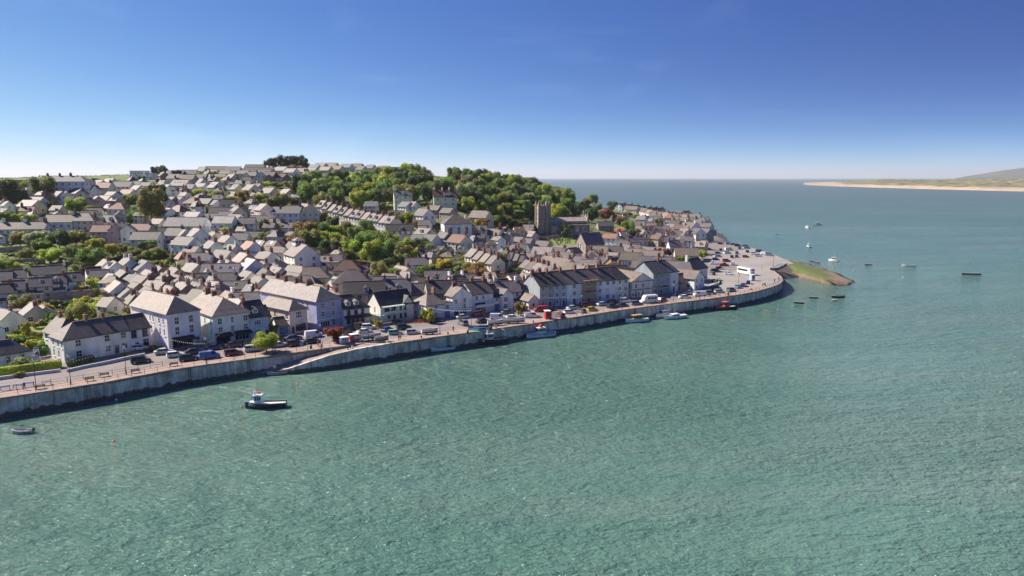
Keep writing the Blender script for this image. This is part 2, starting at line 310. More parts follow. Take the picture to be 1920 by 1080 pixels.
# ------------------------------------------------------------------ mesh helpers
class MB:
    def __init__(s): s.v = []; s.f = []; s.m = []
    def face(s, pts, mi=0):
        i = len(s.v); s.v += [tuple(p) for p in pts]; s.f.append(tuple(range(i, i+len(pts)))); s.m.append(mi)
    def idx(s, verts, faces, mi=0):
        i = len(s.v); s.v += [tuple(p) for p in verts]
        for f in faces: s.f.append(tuple(i+k for k in f)); s.m.append(mi)
    def box(s, x0, x1, y0, y1, z0, z1, mi=0, tx=0, ty=0):
        v = [(x0, y0, z0), (x1, y0, z0), (x1, y1, z0), (x0, y1, z0), (x0+tx, y0+ty, z1), (x1-tx, y0+ty, z1), (x1-tx, y1-ty, z1), (x0+tx, y1-ty, z1)]
        s.idx(v, [(0, 3, 2, 1), (4, 5, 6, 7), (0, 1, 5, 4), (1, 2, 6, 5), (2, 3, 7, 6), (3, 0, 4, 7)], mi)
    def tube(s, a, b, r0, r1=None, n=6, mi=0):
        a = Vector(a); b = Vector(b); r1 = r0 if r1 is None else r1
        d = (b-a).normalized(); q = d.to_track_quat('Z', 'Y'); vs = []
        for p, r in ((a, r0), (b, r1)):
            for k in range(n):
                an = 2*math.pi*k/n; vs.append(p+q@Vector((math.cos(an)*r, math.sin(an)*r, 0)))
        s.idx(vs, [(k, (k+1) % n, n+(k+1) % n, n+k) for k in range(n)]+[tuple(range(n-1, -1, -1)), tuple(range(n, 2*n))], mi)
    def loft(s, secs, mi=0, caps=True):
        n = len(secs[0]); vs = [p for q in secs for p in q]; fs = []
        for i in range(len(secs)-1):
            for k in range(n):
                fs.append((i*n+k, i*n+(k+1) % n, (i+1)*n+(k+1) % n, (i+1)*n+k))
        if caps: fs += [tuple(range(n-1, -1, -1)), tuple((len(secs)-1)*n+k for k in range(n))]
        s.idx(vs, fs, mi)
    def sheet(s, top, th, mi=0, d=(0, 0, -1)):
        """polygons sharing corner points, given thickness along d"""
        D = Vector(d)*th; cnt = {}
        for poly in top:
            s.face(poly, mi); s.face([tuple(Vector(p)+D) for p in reversed(poly)], mi)
            for a, b in zip(poly, list(poly[1:])+[poly[0]]):
                a = tuple(round(c, 4) for c in a); b = tuple(round(c, 4) for c in b); cnt[(a, b)] = 1
        for (a, b) in cnt:
            if (b, a) not in cnt: s.face([b, a, tuple(Vector(a)+D), tuple(Vector(b)+D)], mi)
    def mesh(s, name, mats, smooth=False):
        me = bpy.data.meshes.new(name); me.from_pydata(s.v, [], s.f)
        for q in mats: me.materials.append(MAT[q])
        me.polygons.foreach_set('material_index', s.m)
        if smooth: me.polygons.foreach_set('use_smooth', [True]*len(s.f))
        me.update(); return me
def link(name, me, parent=None, loc=None, rotz=None, col=None, scale=None):
    o = bpy.data.objects.new(name, me); COL.objects.link(o)
    if parent is not None: o.parent = parent
    if loc is not None: o.location = loc
    if rotz is not None: o.rotation_euler = (0, 0, rotz)
    if col is not None: o.color = (*col, 1)
    if scale is not None: o.scale = scale
    return o
def tag(o, label, cat, group=None):
    o['label'] = label; o['category'] = cat
    if group: o['group'] = group
    return o
def structure(o, kind='structure'): o['kind'] = kind; return o
def empty(name, loc, rz=0):
    o = bpy.data.objects.new(name, None); COL.objects.link(o); o.location = loc; o.rotation_euler = (0, 0, rz); o.empty_display_size = .3; return o
def copy_tree(o, parent=None):
    c = o.copy(); COL.objects.link(c); c.parent = parent
    for ch in o.children: copy_tree(ch, c)
    return c
USED = {}   # label -> objects, so look-alikes share a group
def relabel(o, label, cat, group): tag(o, label, cat, group); USED.setdefault(label, []).append(o)

# ------------------------------------------------------------------ setting: water, ground, quay
mb = MB(); mb.face([(-9000, -300, WATER), (9000, -300, WATER), (40000, 45000, WATER), (-40000, 45000, WATER)])
structure(link('water', mb.mesh('water', ['water'])))
mb = MB(); ids = -np.ones(ZZ.shape, int); vs = []
keep = np.zeros((ZZ.shape[0]-1, ZZ.shape[1]-1), bool)
OUTQ = (~IN) & (DQ < DC+1)
for j in range(ZZ.shape[0]-1):
    for i in range(ZZ.shape[1]-1):
        q = ((j, i), (j, i+1), (j+1, i+1), (j+1, i))
        if any(OUTQ[a] for a in q): continue
        if all(ZZ[a] < -7.5 for a in q): continue
        f = []
        for a in q:
            if ids[a] < 0: ids[a] = len(vs); vs.append((XX[a], YY[a], ZZ[a]-.06))
            f.append(ids[a])
        mb.f.append(tuple(f)); mb.m.append(0)
mb.v = vs
structure(link('ground', mb.mesh('ground', ['ground'], True)))
def strip(name, A, B, mat, z, kind=True):
    mb = MB()
    for i in range(len(A)-1):
        mb.face([(A[i].x, A[i].y, z), (A[i+1].x, A[i+1].y, z), (B[i+1].x, B[i+1].y, z), (B[i].x, B[i].y, z)])
    o = link(name, mb.mesh(name, [mat]))
    return structure(o) if kind else o
def dense(pts, step):
    out = [pts[0]]
    for a, b in zip(pts[:-1], pts[1:]):
        k = max(1, int((b-a).length/step))
        out += [a.lerp(b, (i+1)/k) for i in range(k)]
    return out
def slab(name, A, B, mat, z0, z1):
    mb = MB(); top = []
    for i in range(len(A)-1):
        top.append([(A[i].x, A[i].y, z1), (A[i+1].x, A[i+1].y, z1), (B[i+1].x, B[i+1].y, z1), (B[i].x, B[i].y, z1)])
    mb.sheet(top, z1-z0, 0); return structure(link(name, mb.mesh(name, [mat])))
slab('promenade', QUAY1, offs(QUAY1, 5.2), 'paving', -.5, .11); slab('promenade', QUAY2[:-2], offs(QUAY2, 4.6)[:-2], 'paving', -.5, .11)
ROAD = offs(QUAY1, 5.2)[:-1]+[G(700, 641)]+offs(QUAY2, 4.6)[1:-3]
RB = offs(QUAY1, 15.5)[:-1]+[G(708, 612)]+offs(QUAY2, 24)[1:-3]
strip('road', ROAD, RB, 'asphalt', .012)
# car park and the slips beside it
cpoly = [G(*p) for p in [(1318, 562), (1390, 552), (1420, 546), (1445, 539), (1460, 533), (1466, 527), (1464, 519), (1455, 512), (1448, 506), (1468, 499), (1488, 494), (1480, 490), (1455, 479), (1430, 471), (1400, 462), (1370, 457), (1345, 455), (1300, 457), (1262, 466), (1310, 490), (1318, 520), (1300, 548)]]
mb = MB(); c0 = G(1390, 505)
for a, b in zip(cpoly, cpoly[1:]+cpoly[:1]): mb.face([(c0.x, c0.y, .03), (a.x, a.y, .03), (b.x, b.y, .03)])
structure(link('car_park', mb.mesh('car_park', ['carpark'])))
inner = [G(*p) for p in [(448, 676), (500, 668.7), (557, 661), (620, 652), (684, 643.5)]]
outer = [G(484, 705, -4.4), G(543, 692, -2.7), G(617, 668, -.8), G(673, 655, -.2), G(735, 644, .1)]
iz = [-4.3, -3.0, -1.8, -.7, .1]
mb = MB(); top = []
for i in range(4):
    top.append([(inner[i].x, inner[i].y, iz[i]), (outer[i].x, outer[i].y, outer[i].z), (outer[i+1].x, outer[i+1].y, outer[i+1].z), (inner[i+1].x, inner[i+1].y, iz[i+1])])
mb.sheet(top, .35); structure(link('slipway', mb.mesh('slipway', ['concrete'])))
mb = MB(); q = [G(1448, 506, .02), G(1488, 494, .02), G(1516, 521, -4.4), G(1464, 525, -4.4)]
mb.sheet([[tuple(p) for p in q]], .3); structure(link('slipway', mb.mesh('slip_far', ['mud'])))
# grassy shingle spit
ol = [G(*p, WATER-.4) for p in [(1468, 520), (1500, 522), (1522, 527), (1545, 534), (1575, 538), (1598, 537), (1612, 531), (1594, 521), (1560, 508), (1525, 496), (1492, 488), (1470, 486)]]
ol = [a.lerp(b, f)+Vector((RND.uniform(-.9, .9), RND.uniform(-1.2, 1.2), 0)) for a, b in zip(ol, ol[1:]+ol[:1]) for f in (0, .25, .5, .75)]
spine0, spine1 = G(1480, 497, 0), G(1592, 529, 0)
mb = MB(); rings = []
for fr, zz in ((0, WATER-.5), (.25, -2.9), (.5, -1.4), (.75, -.5), (.93, -.1)):
    rg = []
    for k, p in enumerate(ol):
        tt = max(0, min(1, (p-spine0).dot(spine1-spine0)/(spine1-spine0).length_squared)); s_ = spine0.lerp(spine1, tt*.9)
        q_ = p.lerp(s_, fr); taper = 1-.55*tt
        rg.append((q_.x, q_.y, WATER-.5+(zz-WATER+.5)*taper+RND.uniform(-.3, .3)*(fr > 0)*(fr < .8)))
    rings.append(rg)
mb.loft(rings, 0); structure(link('spit', mb.mesh('spit', ['spit'], True)))

def quay_wall(pts, zb, name, label, seg=7.0):
    root = empty(name, pts[0]); tag(root, label, 'sea wall', None)
    d = dense(pts, seg); org = pts[0]
    for k, (a, b) in enumerate(zip(d[:-1], d[1:])):
        t_ = (b-a); L = t_.length; t_.normalize(); nrm = Vector((t_.y, -t_.x, 0)); j = .035; pr = RND.uniform(-.04, .05)
        a2, b2 = a+t_*j, b-t_*j
        z0a, z0b = (zb, zb) if not callable(zb) else (zb(a), zb(b))
        mb = MB(); top = [[tuple(v) for v in (a2+nrm*pr, b2+nrm*pr, b2+nrm*(pr+.25)+Vector((0, 0, z0b)), a2+nrm*(pr+.25)+Vector((0, 0, z0a)))]]
        mb.sheet([[tuple(Vector(v)-org) for v in top[0]]], .8, 0, tuple(-nrm))
        link('wall_panel', mb.mesh('wall_panel', ['seawall']), root)
        if k % 3 == 1:
            mb = MB(); c = a-org; mb.sheet([[tuple(c+t_*-.35+nrm*.35), tuple(c+t_*.35+nrm*.35), tuple(c+t_*.35+nrm*.6+Vector((0, 0, z0a))), tuple(c+t_*-.35+nrm*.6+Vector((0, 0, z0a)))]], .5, 0, tuple(-nrm))
            link('pilaster', mb.mesh('pilaster', ['seawall']), root)
    o1 = offs(pts, -.32); o2 = offs(pts, .45); mb = MB()
    mb.sheet([[tuple(Vector((o1[i].x, o1[i].y, .16))-org), tuple(Vector((o1[i+1].x, o1[i+1].y, .16))-org), tuple(Vector((o2[i+1].x, o2[i+1].y, .16))-org), tuple(Vector((o2[i].x, o2[i].y, .16))-org)] for i in range(len(pts)-1)], .3)
    link('coping', mb.mesh('coping', ['concrete']), root)
quay_wall(QUAY1, -6, 'sea_wall', 'long pale weathered sea wall below the white houses, ending at the slipway')
quay_wall(QUAY2, -6, 'sea_wall', 'stained harbour wall from the slipway round to the car park corner')
quay_wall(QUAY2[-1:]+BACK[:3], -6, 'sea_wall', 'short dark sea wall end beside the far muddy slip')
# retaining wall along the outer edge of the slipway
so_ = [Vector((p.x, p.y, 0)) for p in outer]
root = empty('slipway_wall', so_[0]); tag(root, 'sloping stone wall holding the outer side of the slipway', 'sea wall')
dd = []
for (a, b) in zip(outer[:-1], outer[1:]):
    k = max(1, int((b-a).length/3.2)); dd += [a.lerp(b, i/k) for i in range(k)]
dd.append(outer[-1])
for a, b in zip(dd[:-1], dd[1:]):
    t_ = Vector((b.x-a.x, b.y-a.y, 0)).normalized(); nrm = Vector((t_.y, -t_.x, 0)); pr = RND.uniform(0, .12)
    mb = MB(); mb.sheet([[tuple(v-so_[0]) for v in (a+nrm*pr+Vector((0, 0, .2)), b+nrm*pr+Vector((0, 0, .2)), Vector((b.x, b.y, -6))+nrm*.3, Vector((a.x, a.y, -6))+nrm*.3)]], .7, 0, tuple(-nrm))
    link('wall_panel', mb.mesh('wall_panel', ['seawall']), root)

# far dunes and headland
def heightfield(name, fn, nu, nv, mat):
    mb = MB(); mb.v = [fn(i/(nu-1), j/(nv-1)) for j in range(nv) for i in range(nu)]
    mb.f = [(j*nu+i, j*nu+i+1, (j+1)*nu+i+1, (j+1)*nu+i) for j in range(nv-1) for i in range(nu-1)]; mb.m = [0]*len(mb.f)
    return structure(link(name, mb.mesh(name, [mat], True)))
rs = np.random.RandomState(5); NT = rs.rand(64, 64)
def vnoise(x, y):
    xi, yi = math.floor(x), math.floor(y); fx, fy = x-xi, y-yi; fx = fx*fx*(3-2*fx); fy = fy*fy*(3-2*fy)
    g = lambda a, b: NT[a % 64, b % 64]
    return (g(xi, yi)*(1-fx)+g(xi+1, yi)*fx)*(1-fy)+(g(xi, yi+1)*(1-fx)+g(xi+1, yi+1)*fx)*fy
def fbm(x, y): return sum(vnoise(x*2**k, y*2**k)*.5**k for k in range(5))/1.94
def dune(u, v):
    px = 1505+u*640; yb = 346.5+12.5*min(1, max(0, (px-1505)/415))**.8
    p = G(px, yb, WATER); dep = p.y+(v**1.4)*2300
    x = p.x*dep/p.y*.985+p.x*.015
    amp = min(1, u*4.5)
    prof = min(1, v*9)*.55+min(1, v*2.2)*.45
    z = WATER-1+amp*prof*(8+(34*fbm(x*.009+9, dep*.006)+14*fbm(x*.03, dep*.02)-8)*(1+.5*u))*(1 if v < .97 else 0)+(.5 if v > 0 else 0)
    return (x, dep, z)
heightfield('dunes', dune, 260, 90, 'dune')
def headl(u, v):
    dep = 9000+v*2600; x = (5480+u*5200)*dep/9000
    ht = (215+60*fbm(x*.0009, 3))*min(1, (u*3.2)**.7+.02)*(1+u*.35)
    return (x, dep, WATER-2+ht*math.sin(min(1, v*1.9)*math.pi/2)*(1+.12*fbm(x*.003, dep*.003)))
heightfield('headland', headl, 90, 30, 'headland')

# ------------------------------------------------------------------ sea haze
m = bpy.data.materials.new('haze'); m.use_nodes = True; t = m.node_tree; t.nodes.clear(); MAT['haze'] = m
ou = t.nodes.new('ShaderNodeOutputMaterial'); pv = t.nodes.new('ShaderNodeVolumePrincipled'); pv.inputs['Color'].default_value = (.86, .90, .96, 1); pv.inputs['Density'].default_value = 4.0e-5; pv.inputs['Anisotropy'].default_value = .2; t.links.new(pv.outputs[0], ou.inputs['Volume'])
mb = MB(); mb.box(-41000, 41000, -900, 45500, -10, 440); structure(link('haze', mb.mesh('haze', ['haze'])), 'stuff')['label'] = 'pale blue sea haze over the whole estuary'
SC.cycles.volume_bounces = 0
# ------------------------------------------------------------------ houses
WALLC = {'W': (.84, .84, .82), 'C': (.72, .66, .51), 'P': (.62, .45, .45), 'G': (.36, .38, .43), 'LB': (.50, .62, .74), 'B': (.27, .33, .60), 'Y': (.62, .42, .18), 'T': (.42, .35, .29), 'S': (.26, .22, .20), 'BR': (.30, .13, .10), 'LV': (.42, .46, .68), 'CP': (.82, .78, .66), 'PK': (.55, .40, .33), 'GT': (.62, .72, .72)}
WNAME = {'W': 'white', 'C': 'cream', 'P': 'pink', 'G': 'blue-grey', 'LB': 'pale blue', 'B': 'blue', 'Y': 'ochre yellow', 'T': 'tan rendered', 'S': 'dark stone', 'BR': 'red brick', 'LV': 'lavender blue', 'CP': 'pale cream', 'PK': 'pinkish tan', 'GT': 'pale turquoise'}
ROOFC = {'tan': (.185, .148, .130), 'brown': (.115, .088, .080), 'dark': (.06, .054, .057), 'black': (.036, .034, .038), 'slate': (.098, .096, .110), 'grey': (.175, .168, .172), 'red': (.19, .078, .056), 'maroon': (.11, .045, .037), 'cream': (.29, .24, .215), 'white': (.34, .31, .29), 'orange': (.28, .14, .095), 'purple': (.118, .10, .116), 'moss': (.115, .102, .07)}  # cream and white are the palest even roof colours
RNAME = {'tan': 'tan slate', 'brown': 'brown slate', 'dark': 'dark slate', 'black': 'black slate', 'slate': 'blue-grey slate', 'grey': 'light grey', 'red': 'red tiled', 'maroon': 'maroon tiled', 'cream': 'pale bleached slate', 'white': 'whitish', 'orange': 'orange tiled', 'purple': 'purple-grey slate', 'moss': 'mossy'}
FOOT = []      # footprints (x, y, half diagonal, name)
CACHE = {}
HINFO = []
def win_mesh(kind, full):
    k = ('win', kind, full)
    if k in CACHE: return CACHE[k]
    fr = 'frame_dark' if kind == 'd' else 'frame_white'; mb = MB(); e = .07
    # unit window x in -.5..+.5, z 0..1, outside towards -y
    mb.box(-.5, -.5+e, .02, .09, 0, 1); mb.box(.5-e, .5, .02, .09, 0, 1); mb.box(-.5+e, .5-e, .02, .09, 1-e, 1); mb.box(-.5+e, .5-e, .02, .09, 0, e); mb.box(-.5+e, .5-e, .03, .08, .47, .53)
    if kind in 'wd': mb.box(-.025, .025, .035, .075, e, .47); mb.box(-.025, .025, .035, .075, .53, 1-e)
    if kind == 'm':
        for x in (-.18, .18): mb.box(x-.03, x+.03, .035, .075, e, 1-e)
    mb.box(-.58, .58, -.14, .09, -.07, -.005)
    if not full: mb.box(-.47, .47, .06, .10, .03, .97, 1)
    CACHE[k] = mb.mesh('window', [fr, 'glass']); return CACHE[k]
def pane_mesh():
    if 'pane' not in CACHE:
        mb = MB(); mb.box(-.45, .45, .052, .07, .06, .95); CACHE['pane'] = mb.mesh('pane', ['glass'])
    return CACHE['pane']
def door_mesh():
    if 'door' not in CACHE:
        mb = MB(); mb.box(-.5, .5, .05, .10, 0, 1, 0); mb.box(-.58, -.5, -.03, .10, 0, 1.05, 1); mb.box(.5, .58, -.03, .10, 0, 1.05, 1); mb.box(-.5, .5, -.03, .10, 1, 1.05, 1); mb.box(-.3, .3, .035, .05, .62, .9, 2)
        CACHE['door'] = mb.mesh('door', ['painted', 'frame_white', 'glass'])
    return CACHE['door']
def chimney_mesh(v):
    k = ('ch', v)
    if k not in CACHE:
        mb = MB(); mb.box(-.62, .62, -.36, .36, -1.6, 1.25); mb.box(-.70, .70, -.44, .44, 1.25, 1.42)
        for x in (-.4, 0, .4) if v % 2 else (-.28, .28): mb.tube((x, 0, 1.42), (x, 0, 1.95), .15, .12, 7, 1)
        CACHE[k] = mb.mesh('chimney', [['brick', 'brick', 'wall_paint', 'stone'][v % 4], 'terracotta'])
    return CACHE[k]
def dormer_mesh():
    if 'dor' not in CACHE:
        mb = MB(); mb.box(-.75, .75, 0, 2.2, 0, 1.25, 0)
        mb.face([(-.75, 0, 1.25), (.75, 0, 1.25), (0, 0, 1.8)], 0)
        mb.sheet([[(-.9, -.15, 1.17), (0, -.15, 1.84), (0, 2.6, 1.84), (-.9, 2.6, 1.17)]], .1, 1); mb.sheet([[(0, -.15, 1.845), (.9, -.15, 1.17), (.9, 2.6, 1.17), (0, 2.6, 1.845)]], .1, 1)
        CACHE['dor'] = mb.mesh('dormer', ['frame_white', 'slate'])
    return CACHE['dor']
def sky_mesh():
    if 'sky' not in CACHE:
        mb = MB(); mb.box(-.45, .45, -.6, .6, -.05, .10, 0); mb.box(-.36, .36, -.5, .5, .10, .13, 1); CACHE['sky'] = mb.mesh('skylight', ['frame_white', 'glass'])
    return CACHE['sky']
def house(P, yaw, L, W, hw, roof='g', wall='W', roofc='tan', ns=None, cols=None, rise=None, ch=(), chv=0, dor=(), sky=(), kind='house', zone='', label=None, group=None, win='w', full=False, doors=('S',), found=3.0, wallmat='wall_paint', custom=None, win_size=(1.15, 1.4), nowin='', dorside=-1):
    root = empty(kind, P, R(yaw)); rnd = random.Random(int(P.x*31+P.y*17)); cs, sn = math.cos(R(yaw)), math.sin(R(yaw))
    FOOT.append((P.x, P.y, math.hypot(L, W)/2, kind, L/2, W/2, R(yaw)))
    rise = W*.40 if rise is None else rise
    ns = max(1, int(round(hw/2.75))) if ns is None else ns
    sides = {'S': ((-L/2, -W/2), (1, 0), L, (0, -1)), 'E': ((L/2, -W/2), (0, 1), W, (1, 0)), 'N': ((L/2, W/2), (-1, 0), L, (0, 1)), 'W': ((-L/2, W/2), (0, -1), W, (-1, 0))}
    mb = MB(); toc = Vector((-P.x, -P.y)); wins = []
    hipW = roof in ('h', 'hw'); hipE = roof in ('h', 'he')
    fh = hw/ns
    for s, (o, dr, ln, nr) in sides.items():
        nw = (nr[0]*cs-nr[1]*sn, nr[0]*sn+nr[1]*cs); vis = nw[0]*toc.x+nw[1]*toc.y > 0
        holes = []
        if custom and s in custom: holes = list(custom[s])
        elif vis and s not in nowin:
            nc = (cols or {}).get(s, max(1, int(round(ln/(3.0 if s in 'SN' else 3.8)))))
            dcol = rnd.randrange(nc) if (s in doors) and nc else -1
            for f in range(ns):
                for c in range(nc):
                    x = ln*(c+.5)/nc
                    if f == 0 and c == dcol: holes.append((x-.5, 0.02, x+.5, 2.1, 'door')); continue
                    if s in 'EW' and not cols and rnd.random() < .25: continue
                    if rnd.random() < .06: continue
                    ww, wh = win_size; ww *= rnd.choice((1, 1, 1, 1.25)); z0 = f*fh+(.95 if f == 0 else .75); z1 = min(z0+wh, (f+1)*fh-.2)
                    holes.append((x-ww/2, z0, x+ww/2, z1, win))
        xs = sorted({0, ln}|{q for a in holes for q in (a[0], a[2])}); zs = sorted({-found, hw}|{q for a in holes for q in (a[1], a[3])})
        pt = lambda x, z, dep=0: (o[0]+dr[0]*x-nr[0]*dep, o[1]+dr[1]*x-nr[1]*dep, z)
        for a, b in zip(xs[:-1], xs[1:]):
            for c, d in zip(zs[:-1], zs[1:]):
                mx, mz = (a+b)/2, (c+d)/2
                if any(q[0] < mx < q[2] and q[1] < mz < q[3] for q in holes): continue
                mb.face([pt(a, c), pt(b, c), pt(b, d), pt(a, d)])
        for q in holes:
            x0, z0, x1, z1, kd = q; D = .16
            for A, B in (((x0, z0), (x1, z0)), ((x1, z0), (x1, z1)), ((x1, z1), (x0, z1)), ((x0, z1), (x0, z0))): mb.face([pt(*A), pt(*B), pt(*B, D), pt(*A, D)])
            if kd in 'wdms': mb.face([pt(x0, z0, D), pt(x1, z0, D), pt(x1, z1, D), pt(x0, z1, D)])
            wins.append((s, q))
        if s in 'EW' and not (hipE if s == 'E' else hipW) and roof != 'f':
            mb.face([pt(0, hw), pt(W, hw), pt(W/2, hw+rise-.04)])
    wl = link('wall', mb.mesh('wall', [wallmat]), root, col=[c*rnd.uniform(.92, 1.05) for c in WALLC[wall]])
    # roof
    mb = MB(); o = .32; sl = rise/(W/2); ze = hw-o*sl+.16; zr = hw+rise+.16; y0, y1 = -W/2-o, W/2+o
    if roof == 'f':
        mb.box(-L/2-.15, L/2+.15, -W/2-.15, W/2+.15, hw+.005, hw+.3)
    else:
        xw = -L/2-(o if hipW else .22); xe = L/2+(o if hipE else .22); k = min(W/2, L/2*.98)*.95
        rw = xw+k+o if hipW else xw; re = xe-k-o if hipE else xe
        if rw > re: rw = re = (rw+re)/2
        A, B, C, D, E, F_ = (xw, y0, ze), (xe, y0, ze), (xe, y1, ze), (xw, y1, ze), (rw, 0, zr), (re, 0, zr)
        tops = [[A, B, F_, E], [C, D, E, F_]] if re-rw > .05 else [[A, B, E], [C, D, E]]
        if hipE: tops.append([B, C, F_ if re-rw > .05 else E])
        if hipW: tops.append([D, A, E])
        mb.sheet(tops, .17)
        if re-rw > .3: mb.box(rw, re, -.13, .13, zr-.06, zr+.07, 1)
        # gutters
        mb.tube((xw, y0-.03, ze-.15), (xe, y0-.03, ze-.15), .075, None, 5, 2)
    f_ = rnd.uniform(.72, 1.28); hj = rnd.uniform(-.08, .08); rc = [q*(1+k*hj) for q, k in zip(ROOFC[roofc], (1, 0, -1))]
    rf = link('roof', mb.mesh('roof', ['slate', 'ridge_tile', 'metal_dark']), root, col=[c*f_ for c in rc])
    for i, cx in enumerate(ch):
        x = cx*L/2*.94; yy = 0; zt = hw+rise
        if (hipW and cx < -.5) or (hipE and cx > .5): zt = hw+rise*.55
        c_ = link('chimney', chimney_mesh(chv+(0 if chv > 1 else i % 2)), root, (x, yy, zt+.1), 0 if rnd.random() < .3 else math.pi/2, WALLC[wall]); c_.scale = (rnd.uniform(.8, 1.2), rnd.uniform(.9, 1.2), rnd.uniform(.85, 1.2))
    for dx in dor:
        z = hw+rise*.18
        d_ = link('dormer', dormer_mesh(), root, (dx*L/2, (-W/2*.82)*(-dorside), z), 0 if dorside < 0 else math.pi, rc)
        w_ = link('window', win_mesh('w', False), d_, (0, -.1, .2)); w_.scale = (1.0, 1, 1.0)
    for dx in sky:
        a = math.atan2(rise, W/2); k_ = link('skylight', sky_mesh(), root, (dx*L/2, -W*.22, hw+rise*.56+.2)); k_.rotation_euler = (a, 0, 0)
    if not full and hw > 3.3 and L > 5.5 and rnd.random() < .42 and kind in ('house', 'cottage'):
        nw = (sn, -cs); vis = nw[0]*toc.x+nw[1]*toc.y > 0
        ew, ed, eh = rnd.uniform(2.4, 3.6), rnd.uniform(1.6, 2.6), rnd.uniform(2.1, 2.6); ex0 = rnd.uniform(-L/2+.2, L/2-ew-.2); ys = -W/2
        if vis:
            mb = MB(); mb.box(ex0, ex0+ew, ys-ed, ys, -found, eh); e_ = link('extension', mb.mesh('extension', [wallmat]), root, col=WALLC[wall])
            mb = MB(); mb.sheet([[(ex0-.15, ys-ed-.2, eh+.02), (ex0+ew+.15, ys-ed-.2, eh+.02), (ex0+ew+.15, ys, eh+.75), (ex0-.15, ys, eh+.75)]], .14); link('extension_roof', mb.mesh('extension_roof', ['slate']), e_, col=rc)
            w_ = link('window', win_mesh('w', False), e_, (ex0+ew/2, ys-ed-.1, .9), 0, None, (1.1, 1, 1.1))
    rot = {'S': 0, 'E': math.pi/2, 'N': math.pi, 'W': -math.pi/2}
    for s, (x0, z0, x1, z1, kd) in wins:
        o2, dr, ln, nr = sides[s]; x = (x0+x1)/2; loc = (o2[0]+dr[0]*x, o2[1]+dr[1]*x, z0)
        if kd == 'door':
            link('door', door_mesh(), root, loc, rot[s], rnd.choice([(.04, .06, .12), (.10, .25, .35), (.25, .05, .05), (.5, .5, .5), (.05, .12, .08)]), (x1-x0, 1, (z1-z0)/1.06))
        elif kd in 'wdms':
            w_ = link('window', win_mesh(kd, full), root, loc, rot[s], None, (x1-x0, 1, z1-z0))
            if full: link('pane', pane_mesh(), w_)
        elif kd == 'arch':
            link('window', arch_mesh(), root, loc, rot[s], None, (x1-x0, 1, z1-z0))
        elif kd == 'garage':
            mb = MB(); mb.box(-.5, .5, .04, .1, 0, 1)
            for q in range(5): mb.box(-.48, .48, .02, .04, .04+q*.19, .04+q*.19+.15)
            link('garage_door', mb.mesh('garage_door', ['painted']), root, loc, rot[s], (.10, .17, .30), (x1-x0, 1, z1-z0))
        elif kd == 'shop':
            mb = MB(); mb.box(-.5, .5, .08, .1, 0, 1, 1)
            for q in range(5): mb.box(-.5+q*.24, -.46+q*.24, .0, .08, 0, 1, 0)
            mb.box(-.5, .5, .0, .08, 0, .18, 0); mb.box(-.5, .5, .0, .08, .9, 1, 0)
            link('shop_window', mb.mesh('shop_window', ['painted', 'glass']), root, loc, rot[s], rnd.choice([(.06, .07, .08), (.6, .6, .6), (.05, .08, .16)]), (x1-x0, 1, z1-z0))
    ex = ''
    if label is None:
        st = {1: 'single-storey', 2: 'two-storey', 3: 'three-storey', 4: 'four-storey'}.get(ns, 'tall')
        rt = {'g': 'gabled', 'h': 'hipped', 'he': 'hipped', 'hw': 'hipped', 'f': 'flat'}[roof]
        ex = ''
        if dor: ex = ' and %s' % ('a dormer' if len(dor) == 1 else 'dormers')
        elif len(ch): ex = ' and %s' % ('a chimney' if len(ch) == 1 else '%d chimneys' % len(ch))
        elif sky: ex = ' and skylights'
        label = '%s %s house, %s %s roof%s, %s' % (WNAME[wall], st, rt, RNAME[roofc], ex, zone)
    else: zone = None
    if len(label.split()) > 16: label = label.replace(ex, '')
    HINFO.append((root, label, wall, roofc, P, zone))
    relabel(root, label, 'house', group or ('houses '+(zone or 'with names of their own')))
    return root
def arch_mesh():
    if 'arch' not in CACHE:
        mb = MB(); n = 8; out = [(-.5, 0), (.5, 0), (.5, .72)]+[(.5*math.cos(math.pi*k/n), .72+.28*math.sin(math.pi*k/n)) for k in range(1, n)]+[(-.5, .72)]
        inn = [(x*.8, .06+z*.88) for x, z in out]
        mb.idx([(x, -.04, z) for x, z in out]+[(x, -.04, z) for x, z in inn]+[(x, .1, z) for x, z in out], [(k, (k+1) % len(out), len(out)+(k+1) % len(out), len(out)+k) for k in range(len(out))]+[((k+1) % len(out), k, 2*len(out)+k, 2*len(out)+(k+1) % len(out)) for k in range(len(out))], 0)
        mb.face([(x, -.02, z) for x, z in inn], 1); mb.box(-.02, .02, -.045, -.02, .06, .9, 0); mb.box(-.38, .38, -.045, -.02, .45, .49, 0)
        CACHE['arch'] = mb.mesh('window', ['frame_white', 'glass'])
    return CACHE['arch']
FRONT = {}
def qhouse(l, r, depth, hw, mode='p', back=0.0, th=None, wd=None, **kw):
    """a house given by the two base corners of its quay front (or one corner, a bearing and a width)"""
    A = l if isinstance(l, Vector) else G(*l)
    B = A+Vector((math.cos(R(th)), math.sin(R(th)), 0))*wd if th else G(*r)
    FRONT[kw.get('label')] = (A, B); d = B-A; wd = d.length-.03; th = math.degrees(math.atan2(d.y, d.x)); nin = Vector((-d.y, d.x, 0)).normalized()
    P = (A+B)/2+nin*(depth/2+back); P.z = 0
    kw.setdefault('full', True); kw.setdefault('found', .4)
    if mode == 'p': return house(P, th, wd, depth, hw, **kw)
    return house(P, th-90, depth, wd, hw, **kw)

